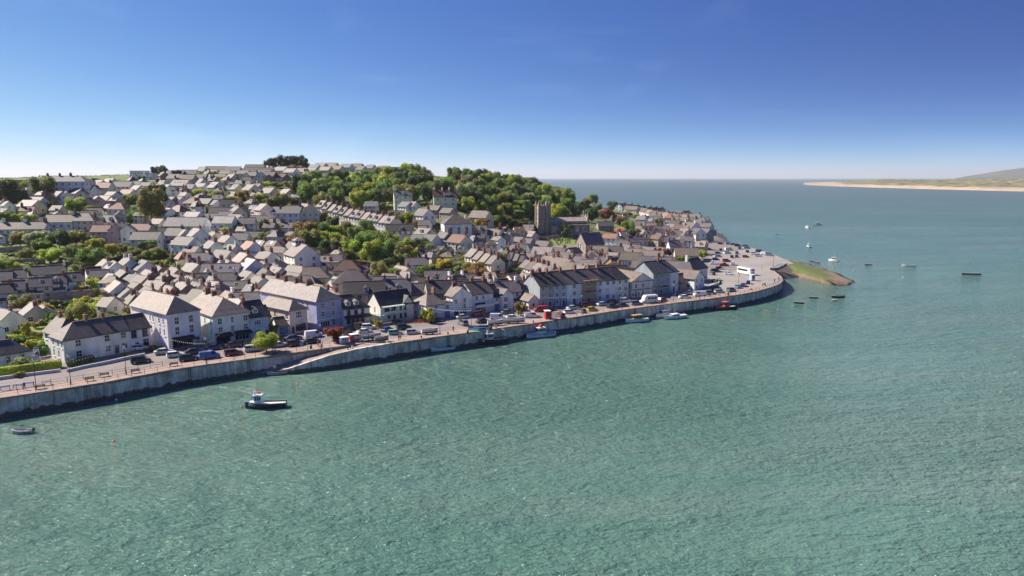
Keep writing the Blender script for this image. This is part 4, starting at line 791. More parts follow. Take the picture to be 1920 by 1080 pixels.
for a in [
 ('A1', 240, 345, 9, 9, 6, 0, 'f', 'BR', 'brown'), ('A1', 345, 570, 13, 8, 4, -25, 'g', 'C', 'tan'), ('A1', 420, 535, 10, 7, 4, -20, 'g', 'W', 'dark'), ('A1', 570, 495, 6, 6.5, 4.5, -75, 'g', 'BR', 'red'),
 ('A1', 665, 470, 7, 7, 4.5, -30, 'g', 'W', 'dark'), ('A1', 745, 475, 6, 7, 4.5, -50, 'g', 'W', 'red'), ('A1', 860, 440, 8, 7, 4, -20, 'g', 'W', 'tan'), ('A1', 925, 455, 5, 5, 5, -80, 'g', 'C', 'dark'),
 ('A1', 985, 405, 9, 7, 4.5, -10, 'g', 'W', 'red'), ('A1', 1075, 405, 5, 5.5, 5, -80, 'g', 'W', 'dark'), ('A1', 1010, 548, 5, 6.5, 5, -80, 'g', 'P', 'dark'), ('A1', 1095, 525, 7, 7, 4.5, -50, 'g', 'P', 'tan'),
 ('A1', 1180, 372, 9, 8, 5, -5, 'g', 'C', 'red', 'c1'), ('A1', 1240, 328, 9, 8, 4, -30, 'g', 'W', 'tan'), ('A1', 1120, 345, 6, 7, 4, -20, 'g', 'C', 'tan'), ('A1', 1390, 362, 11, 8, 4.5, 0, 'g', 'W', 'brown'),
 ('A1', 1190, 520, 8, 7, 4, -20, 'g', 'W', 'tan'), ('A1', 1330, 480, 5, 5.5, 4, -80, 'g', 'W', 'dark'), ('A1', 1440, 450, 9, 7, 4, -20, 'g', 'W', 'red'), ('A1', 1550, 405, 8, 7, 4, -35, 'g', 'W', 'tan'), ('A1', 1265, 475, 7, 6, 3.5, -20, 'g', 'C', 'tan'),
 ('A1', 1570, 240, 12, 8, 6, -5, 'f', 'W', 'grey'), ('A1', 1720, 265, 9, 7, 5, -5, 'f', 'W', 'grey'), ('A1', 1840, 255, 7, 7, 5, -50, 'g', 'BR', 'red'), ('A1', 1790, 380, 9, 7, 3, -20, 'g', 'C', 'grey'), ('A1', 1520, 358, 8, 6, 3, 0, 'g', 'W', 'grey'), ('A1', 1660, 370, 8, 6, 3, -10, 'g', 'W', 'brown'), ('A1', 1885, 395, 7, 7, 4, -40, 'g', 'W', 'grey'),
 ('A1', 1340, 600, 9, 8, 5.5, 0, 'h', 'W', 'red'), ('A1', 1230, 740, 12, 8, 4.6, 0, 'h', 'W', 'slate', 'd2'), ('A1', 165, 818, 11, 7.5, 5.4, 8, 'g', 'W', 'tan', 'c2'), ('A1', 405, 815, 10, 7.5, 5.2, 8, 'g', 'W', 'tan', 'c1'),
 ('A1', 690, 735, 13, 8, 6.8, 4, 'g', 'W', 'tan', 'c1'), ('A1', 960, 716, 11, 8.5, 7.6, 4, 'he', 'C', 'tan', 'c2'), ('A1', 1150, 852, 8, 7, 5, 5, 'g', 'P', 'red'), ('A1', 1300, 840, 8, 6, 6, -65, 'g', 'P', 'red'), ('A1', 1440, 845, 7, 6, 6, -70, 'g', 'W', 'red'), ('A1', 1600, 838, 10, 7, 5, -5, 'g', 'T', 'red', 'c1'),
 ('A1', 1660, 928, 13, 8, 5, -3, 'g', 'W', 'black'), ('A1', 1880, 880, 7, 8, 5, 15, 'g', 'W', 'dark'), ('A1', 1340, 700, 7, 6, 4.5, -60, 'g', 'G', 'slate'), ('A1', 650, 630, 6, 6, 4, -10, 'g', 'C', 'brown'), ('A1', 1880, 540, 8, 7, 4.5, -60, 'g', 'W', 'dark'), ('A1', 1890, 660, 7, 7, 4.5, -40, 'g', 'W', 'tan'), ('A1', 1780, 780, 7, 6, 3, -20, 'g', 'C', 'tan'),
 # hilltop
 ('A2', 60, 240, 13, 8, 3, 0, 'g', 'W', 'grey'), ('A2', 210, 232, 13, 8, 3, 0, 'g', 'C', 'brown'), ('A2', 360, 200, 8, 8, 4, -20, 'g', 'W', 'brown'), ('A2', 510, 192, 18, 8, 3.4, 0, 'g', 'C', 'moss'), ('A2', 710, 195, 12, 8, 3.4, 0, 'g', 'W', 'grey'), ('A2', 950, 172, 17, 8, 3.6, 0, 'g', 'T', 'moss'), ('A2', 1000, 205, 23, 9, 3.4, 0, 'g', 'T', 'brown'), ('A2', 1170, 180, 12, 8, 3.5, -30, 'g', 'C', 'purple'), ('A2', 1300, 160, 14, 8, 3, 0, 'g', 'C', 'brown'), ('A2', 1460, 158, 16, 8, 3, 0, 'g', 'W', 'tan'), ('A2', 1690, 155, 12, 8, 3, -25, 'g', 'C', 'grey'), ('A2', 1820, 152, 12, 8, 3, -25, 'g', 'C', 'brown'), ('A2', 1620, 175, 10, 8, 3, -25, 'g', 'W', 'grey'),
 ('A2', 1250, 195, 12, 8, 3.2, -30, 'g', 'W', 'grey'), ('A2', 1360, 215, 11, 8, 3.2, -30, 'g', 'W', 'tan'), ('A2', 1480, 212, 11, 8, 3.2, -30, 'g', 'C', 'brown'), ('A2', 1600, 205, 10, 8, 3.2, -30, 'g', 'W', 'grey'), ('A2', 1750, 195, 12, 8, 3.2, -30, 'g', 'C', 'tan'), ('A2', 1880, 185, 11, 8, 3.2, -30, 'g', 'W', 'brown'), ('A3', 60, 165, 12, 8, 3, -25, 'g', 'W', 'grey'), ('A3', 180, 155, 12, 8, 3, -20, 'g', 'C', 'brown'), ('A3', 330, 160, 10, 8, 3, -30, 'g', 'W', 'purple'), ('A3', 470, 165, 12, 8, 3, -30, 'g', 'C', 'brown'), ('A3', 640, 158, 16, 8, 3.4, 0, 'g', 'C', 'moss'), ('A3', 230, 190, 10, 8, 3, -40, 'g', 'W', 'dark'),
 ('A2', 820, 235, 10, 7, 3, -10, 'g', 'C', 'brown'), ('A2', 620, 235, 9, 7, 3, -10, 'g', 'W', 'brown'), ('A2', 1060, 225, 11, 7, 3, -5, 'g', 'T', 'brown'), ('A2', 470, 230, 9, 7, 3, -10, 'g', 'W', 'grey'),
 ('A2', 50, 278, 10, 8, 3.4, -10, 'g', 'W', 'dark'), ('A2', 190, 285, 12, 8, 3.4, -5, 'g', 'C', 'brown'), ('A2', 330, 282, 11, 8, 3.4, -5, 'g', 'C', 'moss'), ('A2', 455, 285, 6, 7, 3.5, -40, 'g', 'W', 'dark'), ('A2', 560, 278, 9, 8, 3.5, -10, 'g', 'W', 'brown'), ('A2', 690, 280, 9, 7, 4, -40, 'g', 'C', 'tan', 'c1'), ('A2', 850, 265, 7, 6, 4.8, -75, 'g', 'W', 'dark'), ('A2', 930, 255, 7, 7, 5, -10, 'g', 'C', 'brown', 'c1'), ('A2', 1015, 252, 7, 6.5, 5.8, -70, 'g', 'LB', 'dark'), ('A2', 1120, 252, 9, 8, 5, -10, 'g', 'BR', 'maroon'), ('A2', 1105, 288, 5, 5.5, 4.5, -80, 'g', 'BR', 'maroon'), ('A2', 1240, 275, 8, 7, 4, -5, 'g', 'W', 'red'), ('A2', 1310, 285, 5, 6, 4, -80, 'g', 'BR', 'red'), ('A2', 1415, 268, 6, 6, 4.5, -75, 'g', 'LB', 'slate'),
 ('A2', 120, 345, 12, 9, 4.8, -15, 'g', 'C', 'tan', 's4'), ('A2', 340, 382, 9, 7, 3.8, -25, 'g', 'W', 'grey'), ('A2', 215, 392, 7, 7, 3.8, -10, 'g', 'GT', 'grey'), ('A2', 510, 368, 9, 8.5, 4.8, -42, 'g', 'C', 'tan', 's2'), ('A2', 730, 362, 8, 6, 3.4, 0, 'f', 'W', 'white'), ('A2', 745, 395, 8, 7.5, 4.2, -45, 'g', 'C', 'tan', 's1'), ('A2', 905, 395, 9, 8.5, 5, -42, 'g', 'C', 'tan'), ('A2', 1110, 432, 9, 8, 4, -30, 'g', 'C', 'tan'), ('A2', 1310, 446, 8, 8, 4.2, -42, 'g', 'P', 'white'), ('A2', 1530, 465, 9, 7, 3.8, -8, 'g', 'W', 'red'),
 ('A2', 120, 532, 6, 6, 4.4, -45, 'g', 'W', 'dark'), ('A2', 25, 535, 7, 6, 4.4, -45, 'g', 'P', 'dark'), ('A2', 260, 540, 10, 8, 4.4, -12, 'h', 'C', 'red'), ('A2', 400, 552, 9, 7, 4.2, -22, 'g', 'C', 'dark'), ('A2', 510, 572, 6, 6, 4, -45, 'g', 'W', 'dark'), ('A2', 660, 565, 9, 7, 4.2, 20, 'g', 'W', 'dark'),
 ('A2', 90, 628, 10, 8, 5, -25, 'h', 'W', 'red'), ('A2', 260, 702, 9, 8, 3.4, -20, 'g', 'W', 'white'), ('A2', 560, 652, 11, 7, 4, 12, 'g', 'W', 'brown'), ('A2', 745, 648, 7, 8, 5, -50, 'g', 'C', 'grey'), ('A2', 460, 722, 7, 6, 3, 0, 'g', 'W', 'purple'), ('A2', 640, 698, 8, 7, 4, 0, 'g', 'W', 'purple'), ('A2', 730, 732, 9, 7, 4, -30, 'g', 'W', 'moss'),
 ('A2', 190, 765, 20, 10, 5, -4, 'g', 'W', 'grey'), ('A2', 610, 752, 10, 8, 6.4, -4, 'g', 'W', 'white'), ('A2', 860, 768, 8, 7, 4.8, 8, 'g', 'W', 'purple'), ('A2', 1050, 612, 8, 8, 6.6, -48, 'g', 'CP', 'cream'), ('A2', 990, 745, 8, 7, 3.6, 0, 'g', 'W', 'slate'), ('A2', 1220, 645, 6, 6, 6, -10, 'g', 'W', 'purple'), ('A2', 1350, 635, 13, 9, 8, -8, 'hw', 'W', 'slate', 'c2'), ('A2', 1520, 612, 10, 10, 9, -50, 'g', 'C', 'tan', 'c1'),
 ('A2', 300, 890, 9, 8, 6, -48, 'g', 'W', 'cream', 'c1'), ('A2', 170, 985, 11, 8, 5.4, -25, 'g', 'W', 'black'), ('A2', 490, 925, 6, 6, 5, -45, 'g', 'C', 'tan', 'c1'), ('A2', 640, 965, 7, 7, 5, -40, 'g', 'W', 'tan', 'c2'), ('A2', 1180, 918, 6, 6, 6.4, -20, 'h', 'CP', 'tan'), ('A2', 940, 925, 9, 6, 3, 0, 'g', 'W', 'slate'), ('A2', 770, 942, 9, 7, 4.6, 0, 'g', 'W', 'grey'), ('A2', 60, 885, 8, 8, 5, -10, 'g', 'W', 'dark', 'c1'), ('A2', 130, 900, 7, 7, 5, -35, 'g', 'W', 'tan'),
 # middle: beside the wood, chapel
 ('A3', 130, 532, 14, 7, 3.6, -5, 'g', 'BR', 'brown'), ('A3', 340, 585, 8, 7, 4.4, -8, 'g', 'W', 'slate'), ('A3', 320, 290, 6, 6, 4, -10, 'g', 'W', 'red'), ('A3', 345, 415, 6, 6, 4, -60, 'g', 'W', 'slate'), ('A3', 690, 465, 11, 7, 8, 14, 'g', 'CP', 'slate', 'c2 d1'), ('A3', 730, 590, 8, 6.5, 5.5, -45, 'g', 'W', 'slate'), ('A3', 800, 588, 8, 6.5, 5, -45, 'g', 'W', 'tan'),
 ('A3', 930, 668, 9, 8.5, 5.2, -45, 'g', 'W', 'brown', 'c1'), ('A3', 620, 690, 9, 6, 3, 0, 'g', 'T', 'brown'), ('A3', 1570, 690, 11, 9, 5, -28, 'g', 'C', 'tan', 'c1'), ('A3', 660, 842, 14, 7.5, 5, 8, 'g', 'W', 'dark', 'd1'), ('A3', 1050, 630, 8, 6, 4, -30, 'g', 'T', 'brown'), ('A3', 1200, 660, 8, 6, 4, -40, 'g', 'T', 'brown'), ('A3', 940, 795, 6, 6, 3.6, -10, 'g', 'W', 'slate'),
 ('A3', 940, 885, 9, 7.5, 5, -42, 'g', 'C', 'tan', 'd1'), ('A3', 1410, 845, 9, 7, 4.2, -46, 'g', 'S', 'tan'), ('A3', 1555, 855, 7, 6, 5, 10, 'g', 'W', 'tan', 'd1'), ('A3', 1710, 895, 9, 7, 5.2, -25, 'g', 'W', 'tan', 'c1'), ('A3', 1330, 958, 9, 8.5, 5.6, -40, 'g', 'C', 'red', 'c1'), ('A3', 1160, 930, 6, 6.5, 5, -40, 'g', 'W', 'tan', 'c1'), ('A3', 1800, 930, 7, 6, 5, -40, 'g', 'S', 'tan'), ('A3', 1010, 960, 8, 7, 4.4, -40, 'g', 'W', 'dark'), ('A3', 760, 960, 9, 6, 4, 5, 'g', 'W', 'slate'),
 ('B3', 880, 0, 9, 6, 4, -20, 'g', 'W', 'slate'), ('B3', 1260, 10, 8, 7, 4.4, -20, 'g', 'C', 'tan'),
 # below the church
 ('A4', 60, 985, 7, 6, 4, -30, 'g', 'W', 'tan'), ('A4', 170, 1000, 7, 6, 4, -30, 'g', 'T', 'grey'), ('A4', 350, 1030, 8, 7, 4, -30, 'g', 'T', 'tan', 'c1'), ('A4', 1045, 812, 11, 7, 3, 8, 'g', 'S', 'purple'), ('A4', 1390, 805, 8, 8, 3.4, -20, 'g', 'S', 'tan'), ('A4', 1110, 948, 9, 6.5, 4.4, -30, 'g', 'GT', 'orange'), ('A4', 1370, 640, 10, 9, 4, -35, 'g', 'W', 'tan'), ('A4', 1440, 655, 9, 7, 4, -35, 'g', 'W', 'slate'),
 ('B4', 350, 138, 10, 8, 4.8, -22, 'g', 'W', 'cream'), ('B4', 60, 205, 8, 7, 4, -30, 'g', 'T', 'tan'), ('B4', 90, 105, 8, 6, 4, -25, 'g', 'W', 'dark'), ('B4', 190, 210, 8, 7, 4, -42, 'g', 'T', 'brown'), ('B4', 70, 250, 5, 5, 3.6, -70, 'g', 'W', 'dark'), ('B4', 690, 145, 7, 6.5, 5, 40, 'g', 'G', 'dark', 'c1'), ('B4', 540, 150, 7, 6, 4, -30, 'g', 'T', 'brown', 'c1'),
 ('B4', 560, 262, 11, 9, 4.8, -42, 'g', 'W', 'tan', 'c2'), ('B4', 700, 320, 9, 8, 5, -46, 'g', 'W', 'moss'), ('B4', 800, 350, 7, 7, 5, -50, 'g', 'P', 'tan'), ('B4', 900, 200, 9, 9, 4.6, 0, 'h', 'T', 'brown', 'c1'), ('B4', 890, 282, 9, 7, 3.6, -15, 'g', 'LB', 'cream', 'c1'), ('B4', 1150, 258, 7, 7, 4.2, 45, 'g', 'Y', 'dark'), ('B4', 1000, 130, 8, 8, 5, -22, 'g', 'W', 'tan'), ('B4', 1150, 130, 9, 8, 4.8, -20, 'g', 'W', 'dark', 'c1'), ('B4', 1290, 115, 7, 7, 5, -55, 'g', 'W', 'slate', 'c1'), ('B4', 1380, 115, 7, 7, 4, -35, 'g', 'W', 'purple'),
 ('B4', 1350, 200, 10, 8, 6, -22, 'g', 'W', 'moss'), ('B4', 1590, 180, 10, 9, 5.6, -25, 'g', 'W', 'tan'), ('B4', 1560, 245, 9, 9, 6.2, -20, 'g', 'S', 'slate', 'c1'), ('B4', 960, 345, 10, 8, 6, 20, 'g', 'T', 'brown'), ('B4', 1180, 345, 9, 6, 5, 10, 'g', 'T', 'dark'),
 ('B4', 20, 520, 9, 8, 5, 15, 'g', 'W', 'brown', 'c1'), ('B4', 100, 510, 6, 6, 5, 15, 'g', 'W', 'dark', 'c1'), ('B4', 1880, 300, 8, 7, 4, -25, 'g', 'T', 'tan', 'c1'),
 # far point
 ('C6', 480, 215, 9, 8, 4, -35, 'g', 'W', 'tan'), ('C6', 1040, 262, 9, 7, 5, -40, 'g', 'W', 'slate'), ('C6', 1210, 308, 14, 9, 5, -40, 'g', 'W', 'grey', 'c2'), ('C6', 1280, 365, 10, 8, 6, -45, 'g', 'W', 'slate', 'c2'), ('C6', 1170, 400, 12, 10, 6.5, -62, 'g', 'W', 'tan', 'c2'), ('C6', 1250, 470, 9, 8, 5.5, -75, 'g', 'W', 'slate'), ('C6', 1000, 385, 8, 7, 5, -40, 'g', 'T', 'brown', 'c1'), ('C6', 1100, 345, 8, 7, 5, -40, 'g', 'C', 'tan', 'c2'), ('C6', 860, 440, 9, 6, 4, -5, 'g', 'W', 'grey'), ('C6', 950, 420, 7, 6, 4.4, -50, 'g', 'C', 'tan'), ('C6', 900, 355, 13, 6, 4, -5, 'g', 'W', 'brown'), ('C6', 720, 360, 5, 5, 3.4, -45, 'g', 'W', 'grey'), ('C6', 1060, 555, 6, 6, 3, -40, 'h', 'W', 'tan'), ('C6', 1120, 690, 12, 9, 3.2, -8, 'g', 'C', 'tan'), ('C6', 880, 285, 9, 7, 4.6, -30, 'g', 'C', 'cream', 'c2'), ('C6', 960, 300, 9, 7, 4.6, -30, 'g', 'P', 'purple', 'c2'), ('C6', 750, 300, 8, 6, 4, -30, 'g', 'W', 'grey', 'c1'), ('C6', 690, 445, 9, 6, 3.4, 0, 'g', 'T', 'purple'), ('C6', 1340, 420, 6, 6, 6, -45, 'f', 'S', 'dark'),
 ('C6', 620, 330, 8, 7, 4.4, -35, 'g', 'W', 'grey', 'c1'), ('C6', 560, 440, 9, 7, 4.4, -30, 'g', 'C', 'tan', 'c1'), ('C6', 800, 330, 8, 7, 4.4, -35, 'g', 'W', 'brown', 'c1'), ('C6', 1000, 335, 8, 7, 4.6, -40, 'g', 'P', 'brown', 'c2'), ('C6', 1130, 300, 8, 7, 5, -40, 'g', 'W', 'slate', 'c2'), ('C6', 1190, 345, 8, 7, 5, -40, 'g', 'W', 'brown', 'c2'), ('C6', 1320, 350, 9, 7, 5.4, -45, 'g', 'W', 'slate', 'c1'), ('C6', 1350, 410, 9, 7, 5.6, -45, 'g', 'W', 'tan', 'c2'), ('C6', 1340, 480, 8, 8, 4.5, -60, 'g', 'T', 'slate'), ('C6', 1390, 490, 7, 7, 3.2, -40, 'f', 'S', 'dark'), ('C6', 1060, 430, 8, 7, 5, -45, 'g', 'C', 'brown', 'c1'), ('C6', 1110, 470, 7, 7, 5, -55, 'g', 'W', 'tan', 'c1'), ('C6', 780, 440, 8, 6, 4, -10, 'g', 'P', 'purple', 'c1'), ('C6', 1010, 500, 8, 6, 3.4, -20, 'g', 'W', 'tan'), ('C6', 1130, 560, 8, 6, 4.2, -30, 'g', 'W', 'slate', 'c1'), ('C6', 730, 410, 7, 6, 4, -30, 'g', 'W', 'red'), ('C6', 930, 345, 8, 7, 4.4, -40, 'g', 'W', 'orange', 'c1'), ('C6', 420, 610, 7, 7, 4.4, -40, 'g', 'W', 'dark', 'c1'), ('C6', 560, 700, 9, 7, 4.4, -25, 'g', 'C', 'tan'), ('C6', 700, 720, 8, 7, 4.4, -25, 'g', 'W', 'tan', 'c1'), ('C6', 900, 790, 8, 7, 4, -20, 'g', 'W', 'brown'), ('C6', 960, 830, 8, 7, 3.6, -20, 'g', 'T', 'tan', 'c1'),
 ('B4', 470, 210, 7, 6, 4.2, -42, 'g', 'W', 'brown', 'c1'), ('B4', 620, 200, 7, 6, 4, -30, 'g', 'T', 'tan', 'c1'), ('B4', 780, 250, 7, 6, 4, -40, 'g', 'W', 'slate', 'c1'), ('B4', 1010, 260, 7, 6, 4, -30, 'g', 'W', 'brown', 'c1'), ('B4', 1450, 290, 7, 7, 5, -25, 'g', 'T', 'brown'), ('B4', 300, 320, 7, 7, 4.4, -44, 'g', 'W', 'tan', 'c1'), ('B4', 420, 350, 7, 7, 4.4, -44, 'g', 'W', 'grey', 'c1'), ('B4', 200, 440, 8, 7, 5, -40, 'g', 'W', 'tan', 'c1'), ('B4', 1700, 260, 8, 7, 4, -25, 'g', 'W', 'tan'),
 ('B3', 1600, 480, 7, 7, 5, -30, 'g', 'W', 'tan', 'c1'), ('B3', 1380, 520, 7, 7, 5, 20, 'g', 'W', 'brown', 'c1'), ('B3', 560, 440, 7, 6, 5, -20, 'g', 'W', 'tan', 'c1'), ('B3', 980, 480, 7, 7, 5, 10, 'g', 'W', 'brown', 'c1'),
 ('B2', 430, 380, 7, 7, 4.2, -44, 'g', 'W', 'tan', 'c1'), ('B2', 460, 470, 7, 6, 4.2, -44, 'g', 'T', 'brown', 'c1'), ('B2', 220, 470, 7, 7, 4.2, -44, 'g', 'W', 'brown', 'c1'), ('B2', 620, 430, 8, 6, 4.2, 8, 'g', 'W', 'dark', 'c1'), ('B2', 1000, 470, 8, 7, 4.6, -48, 'g', 'W', 'tan', 'c1'), ('B2', 1150, 470, 8, 7, 4.6, -40, 'g', 'T', 'brown', 'c1'), ('B2', 780, 320, 7, 6, 4.4, -45, 'g', 'W', 'brown', 'c1'), ('B2', 50, 370, 8, 7, 4.2, -44, 'g', 'T', 'tan', 'c1'), ('B2', 480, 600, 7, 6, 4.2, -40, 'g', 'T', 'tan', 'c2'), ('B2', 1000, 650, 6, 6, 4.6, 8, 'g', 'W', 'brown', 'c1'),
 ('B1', 1680, 400, 8, 7, 4.2, -44, 'g', 'T', 'tan', 'c1'), ('B1', 1860, 440, 8, 7, 4.2, -44, 'g', 'T', 'brown', 'c1'), ('B1', 1680, 590, 8, 7, 4.2, -46, 'g', 'T', 'brown', 'c1'), ('B1', 1850, 660, 7, 6, 4.2, -46, 'g', 'T', 'tan', 'c2'), ('B1', 1390, 400, 8, 6, 4, -45, 'g', 'W', 'tan', 'c1'), ('B1', 1530, 540, 7, 6, 4, -46, 'g', 'T', 'brown'),
 # lanes behind the left quay
 ('B1', 450, 478, 6.6, 7, 4.6, 33, 'g', 'C', 'purple', 's1'), ('B1', 622, 446, 6.2, 7, 4.6, 33, 'g', 'W', 'purple', 'c1 d1'), ('B1', 805, 424, 7.4, 7, 4.6, 33, 'g', 'W', 'purple', 'c1 s1'), ('B1', 150, 516, 6.4, 7, 4.4, 33, 'g', 'W', 'purple', 's1'), ('B1', 20, 552, 6, 7, 4.4, 33, 'g', 'LB', 'dark', 'c1'), ('B1', 305, 548, 5, 6, 3.4, 33, 'g', 'C', 'purple'),
 ('B1', 455, 352, 6, 7, 4.6, 30, 'g', 'C', 'slate'), ('B1', 640, 338, 6, 7, 4.6, 30, 'g', 'C', 'slate', 'c1'), ('B1', 25, 408, 6, 7, 4.6, 30, 'g', 'C', 'slate'), ('B1', 180, 388, 6.5, 7, 4.6, 30, 'g', 'C', 'slate', 'c1'), ('B1', 375, 778, 8, 6.5, 3, -48, 'g', 'C', 'cream', 'c1'), ('B1', 490, 800, 6, 5.5, 2.6, -48, 'g', 'W', 'tan'), ('B1', 60, 840, 7, 7, 4, -30, 'g', 'W', 'tan', 'c1'),
 ('B1', 1195, 280, 7, 6, 4, -45, 'g', 'W', 'tan', 'c1'), ('B1', 1290, 300, 7, 6, 5, -50, 'g', 'W', 'cream', 'd1'), ('B1', 1440, 262, 8, 8, 5, -45, 'g', 'W', 'tan', 'c2'), ('B1', 1630, 290, 8, 8, 5, -48, 'g', 'W', 'slate'), ('B1', 1045, 362, 5, 5.5, 4, 38, 'g', 'W', 'dark'), ('B1', 1120, 395, 6, 6, 4, 20, 'g', 'P', 'purple'), ('B1', 1770, 350, 7, 6, 4, -30, 'g', 'T', 'brown', 'c1'), ('B1', 1600, 460, 9, 6, 4, -40, 'g', 'T', 'brown'), ('B1', 1770, 510, 9, 7, 4.6, -25, 'g', 'T', 'tan', 'c2'), ('B1', 1330, 525, 9, 7.5, 5, -50, 'g', 'W', 'cream'), ('B1', 1440, 605, 5.5, 6, 4.4, -50, 'g', 'W', 'brown'), ('B1', 1520, 632, 5.5, 6, 4.2, -50, 'g', 'W', 'brown', 's1'), ('B1', 1600, 660, 6, 5, 4, -50, 'g', 'W', 'tan'), ('B1', 1880, 570, 8, 6, 4, -30, 'g', 'T', 'tan', 'c1'), ('B1', 1250, 440, 5, 5, 3.6, -40, 'g', 'GT', 'cream'), ('B1', 1480, 440, 9, 6, 3.6, -20, 'g', 'W', 'dark'), ('B1', 1270, 680, 4.5, 4.5, 2.6, -50, 'g', 'W', 'tan'),
 # lanes behind lavender house
 ('B2', 260, 320, 9, 7, 4.2, -40, 'g', 'S', 'tan', 'c2'), ('B2', 570, 325, 14, 8, 5, 6, 'g', 'W', 'purple', 's3'), ('B2', 330, 205, 10, 7, 4, 4, 'g', 'W', 'purple', 'c1'), ('B2', 600, 170, 9, 7.5, 4.4, -25, 'g', 'W', 'tan', 'c1'), ('B2', 590, 240, 6, 5.5, 3.2, 10, 'h', 'W', 'dark'), ('B2', 700, 110, 7, 7, 4.6, -40, 'g', 'W', 'tan', 'c1'), ('B2', 830, 205, 8, 8, 5, -45, 'g', 'T', 'cream', 'c1'), ('B2', 910, 270, 9, 9, 6, -50, 'g', 'W', 'white'), ('B2', 1080, 185, 8, 7, 5, -35, 'g', 'W', 'tan', 'c2'), ('B2', 1200, 362, 9, 7.5, 5, -50, 'g', 'W', 'tan', 's1'), ('B2', 1060, 385, 8, 7, 4.6, -50, 'g', 'C', 'black', 'c1'), ('B2', 870, 410, 8, 7, 4.2, -48, 'g', 'W', 'tan'), ('B2', 900, 75, 8, 8, 5.2, -45, 'g', 'LB', 'orange', 'c1'), ('B2', 470, 70, 8, 7, 5, -45, 'g', 'GT', 'tan', 'c1'), ('B2', 250, 130, 7, 6, 3.6, -20, 'g', 'W', 'maroon'),
 ('B2', 80, 455, 8, 7, 4.2, -46, 'g', 'W', 'brown', 'c1'), ('B2', 320, 430, 8, 7, 4.6, 18, 'g', 'W', 'dark', 'd1 c1'), ('B2', 150, 535, 9, 7, 4.2, -46, 'g', 'T', 'tan', 'c2'), ('B2', 300, 540, 8, 7, 4.2, -46, 'g', 'T', 'brown', 'c1'), ('B2', 360, 620, 9, 9, 4.4, -25, 'he', 'T', 'moss', 'c1'), ('B2', 540, 530, 8, 8, 5, -30, 'he', 'W', 'cream'), ('B2', 660, 640, 6, 6, 4, -45, 'g', 'W', 'tan', 'c1'), ('B2', 880, 645, 9, 7, 4.6, 8, 'g', 'W', 'purple', 'c1'), ('B2', 730, 520, 8, 6, 3.6, 5, 'g', 'T', 'purple', 's1'), ('B2', 740, 715, 6, 5, 4, -30, 'g', 'W', 'white', 'c2'), ('B2', 1310, 465, 12, 9, 5.6, 8, 'h', 'W', 'moss', 'c1'), ('B2', 1420, 350, 9, 8, 6, -30, 'g', 'T', 'tan'), ('B2', 1640, 360, 10, 9, 6, 8, 'he', 'T', 'tan', 'c1'), ('B2', 1840, 315, 9, 7, 4.4, 8, 'g', 'W', 'black', 'd2'), ('B2', 1830, 225, 8, 6, 3.4, 0, 'g', 'W', 'purple'), ('B2', 1180, 130, 9, 6, 4, -5, 'g', 'W', 'cream', 'c1'), ('B2', 1390, 430, 8, 6, 5, -40, 'g', 'W', 'brown'),
 # lanes behind balcony house
 ('B3', 70, 285, 11, 9, 6, 5, 'h', 'C', 'maroon', 'c1'), ('B3', 120, 395, 13, 10, 7.4, 8, 'h', 'C', 'purple', 'c1'), ('B3', 255, 525, 13, 8.5, 7.6, 12, 'g', 'C', 'black', 'd1'), ('B3', 620, 500, 9, 9, 7.2, 10, 'g', 'C', 'slate', 'd1 c2'), ('B3', 450, 470, 11, 6, 5, 5, 'g', 'T', 'purple'), ('B3', 760, 420, 8, 7, 5, -40, 'he', 'W', 'tan'), ('B3', 850, 262, 10, 6.5, 4.2, 5, 'g', 'W', 'purple', 'c1'), ('B3', 690, 355, 8, 6.5, 4.2, -42, 'g', 'C', 'cream', 'c1'), ('B3', 1070, 405, 9, 9, 5, 6, 'g', 'W', 'grey', 's1'), ('B3', 870, 545, 11, 8.5, 5.6, 10, 'g', 'T', 'purple', 'c2'), ('B3', 1120, 512, 10, 9, 7, 15, 'g', 'T', 'dark', 'c2'), ('B3', 1290, 455, 7, 6, 5.6, 40, 'g', 'W', 'slate', 'c2'), ('B3', 1430, 440, 7, 6, 5, 20, 'g', 'W', 'grey', 'c1'), ('B3', 1490, 500, 9, 6, 5.4, 10, 'g', 'W', 'purple', 'c1'), ('B3', 1720, 425, 8, 8, 5, -25, 'he', 'C', 'tan', 'c1'), ('B3', 1850, 520, 9, 8, 5.2, 15, 'g', 'W', 'purple', 'c2'), ('B3', 1265, 285, 7, 5, 2.6, 0, 'g', 'W', 'purple'), ('B3', 1600, 320, 6, 5, 3, -20, 'g', 'W', 'slate'), ('B3', 230, 350, 6, 6, 5, 10, 'g', 'W', 'purple', 'c1'),
]: H(*a)
# terraces running up the hill: units along a line of ridge pixels
def terrace(p0, p1, n_, yaw, W, hw, wall, roofs, lab, grp, kind='terraced_house', rise=None, ch=True, dors=False):
    rise = W*.4 if rise is None else rise
    a, b = T(*p0, hw+rise), T(*p1, hw+rise); u = (b-a)/n_; yw = math.degrees(math.atan2(u.y, u.x)) if yaw is None else yaw
    for i in range(n_):
        P = a+u*(i+.5); P.z = h(P.x, P.y)
        house(P, yw, Vector((u.x, u.y, 0)).length-.02, W, hw, 'g', wall[i % len(wall)], roofs[i % len(roofs)], rise=rise, ch=(.97,) if ch else (), dor=(0.,) if dors and i % 3 != 2 else (), nowin='E' if i < n_-1 else '', cols={'S': 2, 'E': 1}, kind=kind, label=lab.replace('pale', WNAME[wall[i % len(wall)]]).replace(' with dormer', ' with a dormer' if dors and i % 3 != 2 else '').replace('small distant', 'small distant '+WNAME[wall[i % len(wall)]]), group=grp)
